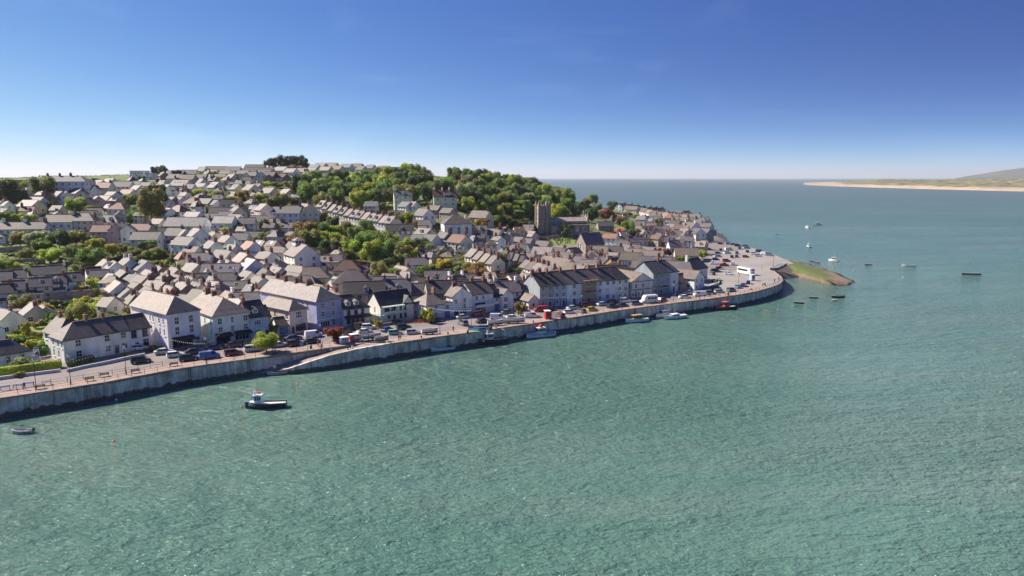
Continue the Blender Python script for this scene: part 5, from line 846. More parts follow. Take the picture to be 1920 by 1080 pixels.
terrace((603, 374), (742, 406), 13, None, 8.5, 6.4, ['CP', 'W', 'C', 'W', 'CP'], ['tan', 'brown', 'tan'], 'tall pale terraced house with dormer in the long row below the wood', 'long terrace below the wood', dors=True)
terrace((884, 464), (934, 481), 4, None, 8, 6.0, ['W', 'CP'], ['cream', 'tan'], 'white bay-fronted terraced house in the short row above the quay gardens', 'short terrace above the gardens')
terrace((942, 468), (985, 478), 4, None, 7.5, 4.4, ['W', 'C'], ['tan', 'brown'], 'small cottage with tan roof in the row below the graveyard', 'cottage row below the graveyard', kind='cottage')
terrace((986, 487), (1040, 500), 5, None, 7, 4.6, ['W', 'W', 'CP'], ['tan', 'brown', 'grey'], 'white lit cottage in the stepped row behind the copper tree', 'stepped cottage row', kind='cottage')
terrace((1160, 381), (1292, 395), 12, None, 8, 4.6, ['W', 'C', 'P'], ['tan', 'purple', 'brown'], 'small distant house in the shoreline row on the far point', 'shoreline row on the far point')
terrace((1205, 390), (1290, 404), 8, None, 8, 4.4, ['P', 'W', 'C'], ['brown', 'tan', 'red'], 'small distant house in the second row on the far point', 'second row on the far point')
# ---- special buildings
hot = H('A1', 690, 300, 33, 12, 9.2, 4, 'h', 'W', 'slate', rise=3.2, ch=(-.8, -.5, -.05, .35, .6), cols={'S': 9, 'E': 3, 'W': 2}, ns=3, win_size=(1.1, 1.7), kind='hotel', label='large white three-storey hilltop hotel with a row of chimneys')
vil = H('A3', 1160, 455, 14, 9, 6, 12, 'g', 'CP', 'maroon', rise=4.2, ch=(-.95, -.2, .45), chv=2, dor=(.0, .22, .42), cols={'S': 3, 'W': 1}, kind='villa', label='cream villa with maroon roof and tall pale chimneys in front of the wood')
chp = H('A3', 1290, 730, 14, 12, 6.8, 14, 'h', 'W', 'brown', rise=4.4, ch=(.75,), chv=2, custom={'S': [(2.5, 1.5, 4.1, 5.2, 'arch'), (6.6, 1.5, 8.2, 5.2, 'arch'), (10.6, 1.5, 12.2, 5.2, 'arch')], 'W': [(5, 1.5, 7, 5.2, 'arch'), (1.5, 1.5, 3, 4.2, 'arch')]}, kind='chapel', label='white chapel with large brown hipped roof and tall arched windows')
cup = H('B2', 1470, 105, 13, 11, 8, -54, 'g', 'W', 'tan', rise=4.4, cols={'S': 3, 'E': 2}, kind='house', label='tall white gabled house topped by a glazed lookout lantern')
mb = MB(); mb.box(-2, 2, -2, 2, 0, 1.0, 0); mb.box(-1.8, 1.8, -1.8, 1.8, 1.0, 2.2, 1); [mb.box(x-.12, x+.12, y-.12, y+.12, 1, 2.2, 0) for x in (-1.85, -.6, .6, 1.85) for y in (-1.85, 1.85)]; [mb.box(x-.12, x+.12, y-.12, y+.12, 1, 2.2, 0) for y in (-.6, .6) for x in (-1.85, 1.85)]
mb.sheet([[(-2.3, -2.3, 2.2), (2.3, -2.3, 2.2), (0, 0, 3.5)], [(2.3, -2.3, 2.2), (2.3, 2.3, 2.2), (0, 0, 3.5)], [(2.3, 2.3, 2.2), (-2.3, 2.3, 2.2), (0, 0, 3.5)], [(-2.3, 2.3, 2.2), (-2.3, -2.3, 2.2), (0, 0, 3.5)]], .15, 2)
link('lookout_lantern', mb.mesh('lookout_lantern', ['frame_white', 'glass', 'slate']), cup, (-3.5, 0, 11.6), col=ROOFC['cream'])
hl = H('A4', 880, 938, 13, 10.5, 4.6, 28, 'g', 'S', 'purple', rise=6.0, custom={'W': [(4.2, 1.5, 6.2, 5, 'arch'), (1.4, 1, 2.6, 3.6, 'arch'), (8, 1, 9.2, 3.6, 'arch')]}, kind='church_hall', label='dark stone church hall with steep purple slate roof and lancet gable')
def church():
    P = T(1052, 436); yaw = 14
    root = empty('church', P, R(yaw)); relabel(root, 'grey stone parish church with square pinnacled tower and pale lead roof', 'church', None); FOOT.append((P.x, P.y, 17, 'church', 16, 7, R(yaw)))
    def part(name, mb, mats, col=None): return link(name, mb.mesh(name, mats), root, col=col)
    L, W, hw = 26, 13, 7.5; x0 = -9; x1 = x0+L
    mb = MB(); mb.box(x0, x1, -W/2, W/2, -4, hw-2.2); mb.box(x0, x1, -W/2+3, W/2-3, hw-2.2, hw); part('nave', mb, ['stone'])
    mb = MB(); mb.sheet([[(x0, -W/2+2.6, hw), (x1-.4, -W/2+2.6, hw), (x1-.4, 0, hw+2.4), (x0, 0, hw+2.4)], [(x1-.4, W/2-2.6, hw), (x0, W/2-2.6, hw), (x0, 0, hw+2.4), (x1-.4, 0, hw+2.4)]], .2); part('roof', mb, ['slate'], (.5, .40, .34))
    for s in (-1, 1):
        mb = MB(); mb.sheet([[(x0, s*(W/2+.2), hw-2.6), (x1, s*(W/2+.2), hw-2.6), (x1, s*(W/2-3.1), hw-1.4), (x0, s*(W/2-3.1), hw-1.4)][::s]], .18); part('aisle_roof', mb, ['slate'], ROOFC['cream'])
    mb = MB(); mb.face([(x1+.02, -W/2+2.4, hw), (x1+.02, W/2-2.4, hw), (x1+.02, 0, hw+4.2)]); mb.face([(x1-.6, -W/2+2.4, hw), (x1-.6, W/2-2.4, hw), (x1-.6, 0, hw+4.2)]); mb.box(x1-.6, x1+.02, -W/2+2.4, W/2-2.4, 0, hw); mb.sheet([[(x1-.7, -W/2+2.2, hw+.2), (x1+.1, -W/2+2.2, hw+.2), (x1+.1, 0, hw+4.6), (x1-.7, 0, hw+4.6)]], .3); mb.sheet([[(x1-.7, W/2-2.2, hw+.2), (x1-.7, 0, hw+4.6), (x1+.1, 0, hw+4.6), (x1+.1, W/2-2.2, hw+.2)]], .3); part('east_gable', mb, ['stone'])
    for y in (-W/2+2.4, W/2-2.4):
        mb = MB(); mb.box(x1-1, x1+.4, y-.7, y+.7, -4, hw+2.6); mb.box(x1-.75, x1+.15, y-.45, y+.45, hw+2.6, hw+7.2, 0, .42, .42); part('pinnacle', mb, ['stone'])
    for k in range(5):
        w_ = link('window', arch_mesh(), root, (x0+3+k*5, -W/2, 1.0), 0, None, (1.9, 1, 3.4))
        mb = MB(); mb.box(x0+5.2+k*5, x0+5.9+k*5, -W/2-.8, -W/2, -4, hw-3, 0, 0, .2); part('buttress', mb, ['stone'])
    w_ = link('window', arch_mesh(), root, (x1+.05, 0, 1.5), math.pi/2, None, (3.4, 1, 7.0))
    tx0, tx1 = x0-6.8, x0; H_ = 17.5
    mb = MB(); mb.box(tx0, tx1, -3.4, 3.4, -4, H_); mb.box(tx0-.2, tx1+.2, -3.6, 3.6, H_-2.1, H_-1.7); mb.box(tx0-.15, tx1+.15, -3.55, 3.55, 8.6, 8.9)
    for x in (tx0, tx1):
        for y in (-3.4, 3.4): mb.box(x-.7, x+.7, y-.7, y+.7, -4, H_, 0)
    part('tower', mb, ['stone'])
    for k in range(5):
        for q in (0, 1, 2, 3):
            t_ = -2.9+k*1.45; mb = MB()
            if q < 2: y = -3.4 if q == 0 else 3.4; mb.box((tx0+tx1)/2+t_-.4, (tx0+tx1)/2+t_+.4, y-.2, y+.2, H_+.001, H_+.9)
            else: x = tx0 if q == 2 else tx1; mb.box(x-.2, x+.2, t_-.4, t_+.4, H_+.001, H_+.9)
            part('merlon', mb, ['stone'])
    for x in (tx0, tx1):
        for y in (-3.4, 3.4):
            mb = MB(); mb.box(x-.6, x+.6, y-.6, y+.6, H_+.001, H_+1.5); mb.box(x-.5, x+.5, y-.5, y+.5, H_+1.5, H_+4.0, 0, .45, .45); part('pinnacle', mb, ['stone'])
    mb = MB(); mb.box(tx1-2.6, tx1-1, -4.6, -3.2, -4, H_+2.2); part('stair_turret', mb, ['stone'])
    mb = MB(); mb.tube((tx1-1.8, -3.9, H_+2.2), (tx1-1.8, -3.9, H_+7.5), .09, .05); part('flagpole', mb, ['frame_white'])
    for z, hh in ((11, 3.2), (4, 3.4)):
        link('window', arch_mesh(), root, ((tx0+tx1)/2, -3.42, z), 0, None, (1.5, 1, hh)); link('window', arch_mesh(), root, (tx0-.02, 0, z), -math.pi/2, None, (1.5, 1, hh))
church()
def in_house(x, y, rad=0):
    for (hx, hy, hd, nm, a, b, th) in FOOT:
        dx, dy = x-hx, y-hy
        if dx*dx+dy*dy > (hd+rad)**2: continue
        u = dx*math.cos(th)+dy*math.sin(th); v = -dx*math.sin(th)+dy*math.cos(th)
        if abs(u) < a+rad and abs(v) < b+rad: return True
    return False
# the remaining small houses tucked into the gaps of the hillside rows
rf_ = random.Random(11)
for (x0, y0, x1, y1, cnt) in ((0, 330, 330, 398, 26), (330, 318, 600, 396, 34), (330, 400, 560, 462, 30), (790, 420, 1000, 480, 26), (980, 466, 1180, 520, 20), (330, 470, 640, 555, 26), (200, 505, 330, 560, 12), (1150, 395, 1320, 455, 22)):
    k = tries = 0
    while k < cnt and tries < cnt*14:
        tries += 1; px, py = rf_.uniform(x0, x1), rf_.uniform(y0, y1); L, W, hw = rf_.uniform(5, 8), rf_.uniform(4.6, 6.4), rf_.uniform(3, 5.2); yaw = rf_.choice((-44, -30, -8, 10, -50))+rf_.uniform(-8, 8)
        P = T(px, py, hw+W*.4); c_, s_ = math.cos(R(yaw)), math.sin(R(yaw))
        if P.y > 780 or any(in_house(P.x+c_*L*.5*a-s_*W*.5*b, P.y+s_*L*.5*a+c_*W*.5*b, .25) for a in (-1, -.5, 0, .5, 1) for b in (-1, 0, 1)): continue
        wl = rf_.choices(['W', 'C', 'CP', 'P', 'T', 'LB', 'GT', 'BR'], [8, 3, 3, 1, 2, 1, 1, .6])[0]
        house(P, yaw, L, W, hw, rf_.choice(['g', 'g', 'g', 'h', 'he']), wl, rf_.choice(['tan', 'brown', 'slate', 'dark', 'purple', 'grey', 'red', 'moss', 'cream']), rise=W*rf_.uniform(.32, .5), ch=rf_.choice([(), (.85,), (-.9,), (-.9, .85)]), dor=rf_.choice([(), (), (0.1,)]) if hw > 4 else (), sky=rf_.choice([(), (.2,)]), kind='cottage' if hw < 4.2 else 'house', zone=zone_of(px, py, P), wallmat='brick' if wl == 'BR' else 'wall_paint'); k += 1
#%%PART3
# ------------------------------------------------------------------ trees and shrubs
LC = {'green': (.115, .175, .042), 'lime': (.24, .28, .045), 'dark': (.055, .085, .035), 'olive': (.165, .17, .058), 'rust': (.16, .115, .045), 'copper': (.17, .045, .04), 'grey': (.17, .205, .12), 'red': (.20, .03, .022), 'pink': (.50, .20, .26), 'pine': (.030, .044, .025), 'gold': (.26, .22, .045)}
LN = {'green': 'mid green', 'lime': 'bright yellow-green', 'dark': 'dark green', 'olive': 'olive green', 'rust': 'rust-brown', 'copper': 'copper red', 'grey': 'grey-green', 'red': 'bright red-leaved', 'pink': 'pink blossoming', 'pine': 'blackish pine', 'gold': 'golden'}
def ico():
    t_ = (1+5**.5)/2; v = [(-1, t_, 0), (1, t_, 0), (-1, -t_, 0), (1, -t_, 0), (0, -1, t_), (0, 1, t_), (0, -1, -t_), (0, 1, -t_), (t_, 0, -1), (t_, 0, 1), (-t_, 0, -1), (-t_, 0, 1)]
    f = [(0, 11, 5), (0, 5, 1), (0, 1, 7), (0, 7, 10), (0, 10, 11), (1, 5, 9), (5, 11, 4), (11, 10, 2), (10, 7, 6), (7, 1, 8), (3, 9, 4), (3, 4, 2), (3, 2, 6), (3, 6, 8), (3, 8, 9), (4, 9, 5), (2, 4, 11), (6, 2, 10), (8, 6, 7), (9, 8, 1)]
    v = [Vector(a).normalized() for a in v]; nf = []; mid = {}
    def m_(a, b):
        k = (min(a, b), max(a, b))
        if k not in mid: v.append(((v[a]+v[b])/2).normalized()); mid[k] = len(v)-1
        return mid[k]
    for a, b, c in f: x, y, z = m_(a, b), m_(b, c), m_(c, a); nf += [(a, x, z), (b, y, x), (c, z, y), (x, y, z)]
    return v, nf
IV, IF = ico()
def crown(seed, shape='round', nl=4600, nb=18, ls=.068):
    """leaf clumps on a cloud of lobes; unit radius, z from 0 to about 1.7"""
    r = random.Random(seed); mb = MB(); lobes = []
    for k in range(nb):
        a = r.uniform(0, 6.283); q = r.random()
        if shape == 'round': z = r.uniform(.25, 1.35); rad = math.sqrt(max(.05, 1-((z-.75)/.95)**2))*r.uniform(.35, .8); s = r.uniform(.28, .46)
        elif shape == 'flat': z = r.uniform(.75, 1.3); rad = r.uniform(.15, .85); s = r.uniform(.22, .36)
        elif shape == 'cone': z = r.uniform(.1, 1.75); rad = (1.85-z)*.30; s = .16+.22*(1.8-z)/1.8
        elif shape == 'dome': z = r.uniform(.0, .55); rad = math.sqrt(max(0, 1-z*z))*r.uniform(.1, .72); s = r.uniform(.32, .42)
        lobes.append((Vector((math.cos(a)*rad, math.sin(a)*rad, z)), s))
    for c, s in lobes:
        mb.idx([c+Vector((p.x, p.y, p.z*.85))*s*.74*r.uniform(.75, 1.1) for p in IV], IF)
    for k in range(nl):
        c, s = r.choice(lobes); d = Vector((r.gauss(0, 1), r.gauss(0, 1), r.gauss(.25, 1))).normalized(); p = c+Vector((d.x, d.y, d.z*.85))*s*r.uniform(.72, 1.18)
        nrm = (d+Vector((r.gauss(0, .5), r.gauss(0, .5), r.gauss(0, .5)))).normalized(); q = nrm.to_track_quat('Z', 'Y'); l = ls*r.uniform(.6, 1.4); an = r.uniform(0, 3.14)
        u = q@Vector((math.cos(an), math.sin(an), 0))*l; w_ = q@Vector((-math.sin(an), math.cos(an), 0))*l*.6
        mb.face([p-u, p-w_*.9, p+u, p+w_*.9])
    return mb.mesh('crown', ['leaf'])
def trunk(seed, flat=False):
    r = random.Random(seed); mb = MB(); top = .95 if flat else .7
    pts = [Vector((0, 0, -1.2)), Vector((.02, 0, -.4)), Vector((r.uniform(-.06, .06), r.uniform(-.06, .06), .1)), Vector((r.uniform(-.1, .1), r.uniform(-.1, .1), top))]
    for i in range(3): mb.tube(pts[i], pts[i+1], (.10, .075, .06)[i], (.075, .06, .025)[i], 7)
    for k in range(6):
        a = k*1.05+r.uniform(-.3, .3); b0 = pts[2].lerp(pts[3], r.uniform(0, .7)); e = b0+Vector((math.cos(a)*.5, math.sin(a)*.5, r.uniform(.2, .5))); mb.tube(b0, e, .03, .01, 5)
    return mb.mesh('trunk', ['bark'])
CR = {'round': [crown(s) for s in (1, 2, 3, 4, 5)], 'flat': [crown(s, 'flat', 1800, 14) for s in (11, 12)], 'cone': [crown(21, 'cone', 1800, 18)], 'dome': [crown(s, 'dome', 1300, 9, .11) for s in (31, 32, 33)], 'small': [crown(s, 'round', 1100, 11, .13) for s in (41, 42, 43)]}
TR = {'round': [trunk(1), trunk(2), trunk(3)], 'flat': [trunk(4, True)]}
NTREE = [0]; KEEP = ('in front of the church windows', 'on the slope by the hotel')
def proj(p):
    f = p.y*CP-(p.z-CH)*SP; return 960+F*p.x/f, 540-F*(p.y*SP+(p.z-CH)*CP)/f, f
CLEAR = [(784, 352, 864, 393, 385), (728, 353, 780, 392, 385), (1006, 378, 1108, 436, 425), (62, 322, 160, 356, 415), (800, 404, 882, 434, 340)]   # fronts the photograph shows clear of trees, with their rough distance
def hides(P, Ht, Rad):
    px, py, f = proj(P+Vector((0, 0, Ht*.55))); rx = F*Rad/f*.75; ry = F*Ht*.42/f
    return any(a-rx < px < c_+rx and b-ry < py < d_+ry-4 and P.y < dep+50 and py < d_+2 for a, b, c_, d_, dep in CLEAR)
def tree(P, Ht, Rad, c, shape='round', where='', label=None, group=None):
    if where not in KEEP and label is None and hides(P, Ht, Rad): return None
    k = NTREE[0]; NTREE[0] += 1; r = random.Random(k*7+1)
    nm = {'pine': 'pine_tree'}.get(c, 'tree')
    root = empty(nm, P-Vector((0, 0, .3)), r.uniform(0, 6.28))
    ck = shape if shape in CR else 'round'; proto = r.choice(CR[ck if Rad > 2.6 or ck != 'round' else 'small'])
    ch_ = Ht*(.82 if shape == 'round' else .8); zb = Ht-ch_; sc = ch_/1.65
    if shape == 'cone': sc = Ht/1.95; zb = 0
    if shape == 'flat': sc = Ht/1.45; zb = 0
    f = r.uniform(.8, 1.22); col = [x*f*r.uniform(.9, 1.1) for x in LC[c]]
    o = link('crown', proto, root, (0, 0, zb), r.uniform(0, 6.28), col, (Rad*r.uniform(.92, 1.08), Rad*r.uniform(.92, 1.08), sc))
    tk = link('trunk', r.choice(TR['flat' if shape == 'flat' else 'round']), root, (0, 0, zb+sc*.25), 0, None, (Rad*.55, Rad*.55, max(.6, (zb+sc*.3)/1.1)))
    size = 'tall' if Ht > 11 else 'medium' if Ht > 7 else 'small'
    relabel(root, label or '%s %s tree %s' % (size, LN[c], where), 'tree', group or 'trees '+where)
    TREES.append((P.x, P.y, Rad)); return root
TREES = []
def interp(pts, x):
    for (a, b), (c, d) in zip(pts[:-1], pts[1:]):
        if a <= x <= c: return b+(d-b)*(x-a)/(c-a)
    return pts[-1][1]
CREST = [(556, 332), (600, 320), (640, 322), (700, 316), (745, 309), (790, 309), (806, 320), (834, 319), (850, 313), (900, 312), (955, 315), (985, 325), (1027, 338), (1055, 344), (1080, 356)]
BOT = [(556, 352), (600, 366), (650, 366), (700, 372), (760, 374), (800, 366), (870, 382), (900, 388), (960, 392), (1000, 392), (1050, 396), (1080, 392)]
def in_house(x, y, rad=0):
    for (hx, hy, hd, nm, a, b, th) in FOOT:
        dx, dy = x-hx, y-hy
        if dx*dx+dy*dy > (hd+rad)**2: continue
        u = dx*math.cos(th)+dy*math.sin(th); v = -dx*math.sin(th)+dy*math.cos(th)
        if abs(u) < a+rad and abs(v) < b+rad: return True
    return False
row = 0
for off, step, Ht, Rd in ((0, 17, 14, 6.2), (11, 18, 13.5, 6), (23, 18, 13, 5.8), (37, 17, 12.5, 5.4), (52, 16, 11, 5), (66, 16, 9.5, 4.4)):
    px = 560+row*7
    while px < 1084:
        x = px+RND.uniform(-5, 5); y = interp(CREST, x)+off+RND.uniform(-3, 3)
        if y < interp(BOT, x)-8 and not (806 < x < 834 and off < 14):
            P = T(x, y, Ht*.97)
            if not in_house(P.x, P.y, 2.0) and not (772 < x < 872 and P.y < vil.location.y+3) and not (722 < x < 786 and P.y < 430):
                c = RND.choices(['green', 'dark', 'lime', 'olive', 'grey'], [5, 2.4, 1.7, 1.7, .8])[0]
                tree(P, Ht*RND.uniform(.85, 1.12), Rd*RND.uniform(.8, 1.15), c, where=('on the crest of' if off < 20 else 'inside' if off < 45 else 'at the foot of')+' the wood '+('above the long terrace' if x < 700 else 'behind the cream villa' if x < 880 else 'above the church'))
        px += step
    row += 1
def TZ(reg, lst, where):
    for it in lst:
        zx, zy, Ht, Rd, c = it[:5]; shp = it[5] if len(it) > 5 else 'round'
        px, py = REG[reg][0]+zx/6, REG[reg][1]+zy/6; P = T(px, py, Ht*.55)
        if in_house(P.x, P.y, .3):
            for dy in (6, 10, 14, -8):
                d = Vector((P.x, P.y, 0)).normalized()*-dy; Q_ = P+d
                if not in_house(Q_.x, Q_.y, .3): P = Vector((Q_.x, Q_.y, h(Q_.x, Q_.y))); break
        tree(P, Ht, Rd, c, shp, where)
TZ('A1', [(80, 470, 15, 7.5, 'dark'), (190, 520, 11, 5, 'dark'), (470, 400, 14, 6.5, 'olive'), (300, 430, 9, 4, 'lime'), (840, 610, 10, 5, 'lime'), (880, 640, 8, 4, 'green'), (580, 620, 6, 2.2, 'dark'), (60, 760, 7, 4.5, 'green'), (220, 770, 6, 4, 'lime'), (350, 760, 6, 4, 'olive'), (1060, 360, 6, 3, 'green'), (1590, 330, 6, 3.2, 'dark'), (1500, 560, 8, 4, 'green'), (1830, 230, 9, 4, 'dark'), (1440, 560, 7, 3.5, 'grey'), (1560, 700, 8, 4, 'green'), (1100, 690, 7, 4, 'dark'), (980, 680, 6, 4, 'olive'), (640, 900, 1, 1, 'dark')][:-1], 'on the slope by the hotel')
TZ('A1', [(1690, 600, 20, 7.5, 'olive'), (1780, 520, 16, 5, 'dark')], 'standing alone above the pink house')
TZ('A1', [(660, 1000, 9, 5, 'dark'), (850, 990, 8, 5, 'olive'), (430, 1000, 8, 5, 'grey'), (220, 990, 7, 4.5, 'olive'), (480, 1050, 6, 4, 'lime'), (1000, 1020, 5, 3, 'olive'), (1680, 1050, 6, 3.5, 'green'), (1450, 760, 5, 3, 'green'), (900, 450, 4, 3, 'olive')], 'in the terraced gardens')
TZ('B1', [(1080, 130, 9, 4.5, 'lime'), (1040, 230, 9, 5, 'green'), (1230, 170, 7, 4, 'gold'), (560, 220, 6, 4.5, 'lime'), (470, 130, 6, 4, 'green'), (880, 150, 5, 3, 'olive'), (750, 180, 5, 2.2, 'grey'), (800, 210, 6, 1.6, 'dark', 'cone'), (300, 200, 6, 3, 'olive'), (60, 340, 6, 4, 'green'), (180, 350, 5, 3, 'lime'), (330, 385, 4, 2.2, 'lime'), (1650, 130, 7, 4, 'dark'), (1540, 170, 5, 3.5, 'olive'), (1780, 190, 5, 3, 'olive'), (1830, 300, 4, 2, 'lime'), (850, 310, 5, 3, 'dark'), (920, 320, 5, 3, 'olive'), (870, 370, 4, 2.6, 'grey'), (1380, 150, 5, 3.5, 'olive'), (1690, 210, 5, 4, 'olive')], 'in the terraced gardens')
TZ('B1', [(1040, 560, 6, 2.8, 'lime'), (905, 610, 4, 2.2, 'gold'), (860, 750, 5, 2.6, 'lime'), (740, 780, 4, 2.4, 'dark'), (230, 740, 6, 3.4, 'olive'), (1180, 800, 7, 4, 'lime'), (1080, 800, 5, 1.8, 'dark'), (1010, 830, 5, 2.8, 'lime'), (880, 870, 7, 3.4, 'olive'), (820, 880, 6, 2.6, 'rust'), (1290, 900, 4, 2.6, 'olive'), (1400, 880, 4, 2.4, 'lime'), (1380, 800, 4, 2.4, 'dark'), (630, 860, 3, 3, 'green'), (1430, 770, 3, 2.2, 'lime'), (990, 970, 3, 1.4, 'lime'), (1130, 630, 3.5, 2.4, 'olive')], 'in the walled garden behind the long white house')
TZ('A2', [(1600, 330, 14, 8, 'lime'), (1680, 420, 13, 7, 'green'), (1830, 380, 11, 5, 'lime'), (1840, 300, 11, 5, 'lime'), (1620, 530, 9, 5, 'dark'), (820, 530, 10, 4.5, 'rust'), (1230, 560, 10, 6, 'olive'), (1000, 550, 7, 4, 'lime'), (1060, 530, 6, 3, 'green'), (300, 490, 6, 5, 'lime'), (520, 510, 6, 5, 'olive'), (700, 530, 5, 5, 'lime'), (400, 490, 5, 4, 'green'), (1100, 600, 7, 4, 'olive'), (1390, 590, 6, 3, 'dark'), (560, 325, 6, 3.5, 'olive'), (500, 265, 6, 4, 'olive'), (400, 270, 6, 4, 'green'), (1050, 385, 5, 5, 'lime'), (1200, 390, 5, 5, 'green'), (1320, 390, 5, 5, 'olive'), (1400, 400, 5, 4, 'green'), (780, 610, 4, 2.2, 'grey'), (850, 615, 4, 3, 'dark'), (920, 635, 4, 3, 'olive'), (370, 640, 5, 3, 'lime'), (250, 640, 4, 3, 'olive'), (600, 260, 5, 3, 'lime'), (850, 660, 4, 3, 'green'), (60, 760, 4, 2.4, 'dark')], 'between the hillside houses')
TZ('A2', [(1090, 800, 6, 3.4, 'rust'), (1040, 850, 5, 2.6, 'dark'), (1150, 870, 5, 3, 'olive'), (620, 900, 6, 2.8, 'lime'), (760, 890, 6, 4, 'lime'), (900, 960, 6, 2.6, 'lime'), (1060, 960, 7, 3.6, 'green'), (1100, 1050, 6, 3.4, 'dark'), (20, 790, 5, 3, 'dark'), (1230, 890, 5, 3, 'olive')], 'in the gardens below the white warehouse')
TZ('A2', [(1700, 760, 8, 4, 'rust'), (1830, 820, 8, 4, 'dark'), (1500, 900, 9, 5.5, 'rust'), (1400, 960, 8, 5, 'rust'), (1560, 1000, 10, 6, 'olive'), (1700, 900, 9, 5, 'green'), (1850, 920, 8, 5, 'lime'), (1760, 1000, 8, 4.5, 'lime'), (1680, 1000, 8, 3, 'dark'), (1880, 1000, 8, 4, 'lime'), (1620, 860, 7, 4, 'rust')], 'in the central garden wood')
TZ('B2', [(1790, 150, 9, 5, 'dark'), (1720, 130, 7, 4, 'grey'), (1900, 90, 8, 4, 'olive'), (1300, 130, 5, 3, 'dark'), (1360, 60, 7, 4, 'rust'), (980, 570, 4, 2.6, 'lime'), (900, 585, 3.5, 2, 'green'), (120, 320, 4, 2.6, 'lime'), (60, 270, 5, 3, 'dark'), (1420, 280, 4, 2, 'green')], 'in the central garden wood')
TZ('B3', [(350, 200, 13, 5.2, 'lime'), (430, 230, 11, 4.6, 'green'), (280, 80, 10, 5.5, 'green'), (460, 60, 10, 5, 'green'), (100, 130, 7, 5, 'lime'), (40, 220, 7, 4, 'olive'), (170, 230, 6, 4, 'green'), (570, 130, 10, 5, 'green'), (700, 200, 10, 5, 'olive'), (730, 110, 9, 4.5, 'lime'), (900, 110, 9, 5, 'dark'), (1010, 110, 7, 4, 'grey'), (680, 280, 7, 4, 'olive'), (560, 280, 7, 4, 'olive'), (420, 390, 8, 4, 'olive'), (620, 420, 7, 3.5, 'green'), (500, 330, 7, 4, 'dark'), (840, 180, 6, 4, 'lime'), (950, 220, 5, 4, 'gold'), (1120, 210, 7, 2.6, 'grey'), (1050, 300, 5, 2.6, 'lime'), (980, 360, 6, 3.4, 'green'), (1150, 330, 6, 4, 'gold'), (1240, 360, 5, 4, 'olive'), (1370, 260, 5, 4.2, 'olive'), (1390, 350, 5, 4, 'lime'), (1500, 380, 7, 5, 'rust'), (1540, 420, 6, 4, 'rust'), (1340, 400, 5, 3, 'grey'), (1280, 200, 5, 3.6, 'olive'), (1670, 380, 4, 2.6, 'lime'), (1790, 300, 10, 3.2, 'grey'), (1750, 400, 4, 2.6, 'gold'), (1200, 430, 5, 3, 'dark'), (920, 400, 5, 3.4, 'green'), (20, 80, 6, 4, 'green')], 'in the gardens behind the balcony house')
TZ('A3', [(70, 880, 8, 4, 'rust'), (290, 860, 8, 4, 'green'), (170, 950, 9, 4.5, 'green'), (300, 1000, 9, 5, 'green'), (450, 1000, 9, 5, 'green'), (600, 1020, 7, 4, 'lime'), (780, 770, 8, 4.5, 'lime'), (700, 780, 6, 3.4, 'green'), (600, 760, 7, 3, 'dark'), (860, 800, 5, 3, 'rust'), (460, 640, 6, 3, 'olive'), (1600, 790, 7, 3.6, 'rust'), (1530, 800, 6, 2.6, 'lime'), (1740, 690, 9, 4.5, 'lime'), (1860, 660, 9, 4, 'gold'), (1640, 610, 8, 5, 'grey'), (1830, 800, 8, 5, 'olive'), (1720, 790, 6, 4, 'green'), (1410, 500, 16, 7, 'grey'), (1560, 500, 12, 5, 'dark'), (1880, 480, 12, 5, 'green'), (450, 450, 12, 5, 'green'), (540, 500, 11, 5, 'dark'), (100, 470, 9, 5, 'olive'), (960, 620, 5, 3, 'olive')], 'beside the chapel and villa')
TZ('A4', [(40, 680, 8, 4, 'lime'), (20, 600, 9, 4, 'gold'), (80, 720, 7, 4, 'green'), (200, 570, 14, 5, 'grey'), (50, 830, 6, 5, 'dark'), (180, 850, 6, 5, 'dark'), (250, 820, 5, 4, 'olive'), (130, 810, 5, 4, 'rust'), (280, 880, 5, 3.4, 'dark'), (420, 560, 13, 6, 'dark'), (540, 590, 12, 6, 'dark'), (640, 560, 12, 5.5, 'dark'), (660, 490, 10, 5, 'green')], 'around the churchyard')
TZ('A4', [(620, 900, 9, 4.4, 'dark')], 'in front of the church windows')
TZ('A4', [(910, 560, 14, 7, 'green'), (820, 620, 12, 6.5, 'olive'), (960, 640, 10, 5, 'grey'), (1130, 640, 12, 6, 'dark'), (720, 690, 7, 4, 'lime'), (900, 730, 11, 5, 'dark')], 'behind the church gable')
TZ('A4', [(1060, 720, 11, 6, 'copper')], 'behind the church hall roofs')
TZ('A4', [(1230, 790, 8, 4.6, 'rust'), (1300, 880, 11, 5, 'green'), (1360, 960, 9, 5, 'dark'), (1230, 920, 6, 4, 'pink'), (1400, 750, 6, 4, 'lime'), (1500, 770, 6, 3, 'copper'), (1540, 690, 8, 4, 'dark'), (1650, 830, 8, 3.6, 'dark'), (1300, 730, 8, 5, 'olive'), (1620, 740, 5, 3, 'lime'), (1700, 1060, 4, 2.2, 'copper'), (1330, 1010, 5, 3, 'copper')], 'between the church and the far point')
TZ('B4', [(90, 370, 5, 3.4, 'copper'), (50, 420, 5, 3, 'dark'), (20, 380, 6, 3, 'dark')], 'at the lane corner above the quay')
TZ('C6', [(900, 730, 5, 3, 'copper'), (800, 700, 4, 2.4, 'copper'), (1300, 755, 5, 3.2, 'lime'), (1100, 800, 4, 4, 'green')], 'by the car park')
for k in range(48):
    px, py = (RND.uniform(68, 250), RND.uniform(566, 616)) if k < 36 else (RND.uniform(0, 105), RND.uniform(618, 660)); P = T(px, py, 1.5)
    if not in_house(P.x, P.y, 1.2): tree(P, RND.uniform(2.5, 5.5), RND.uniform(1.4, 2.6), RND.choice(['green', 'lime', 'olive', 'dark', 'rust', 'gold']), where='in the walled garden behind the long white house')
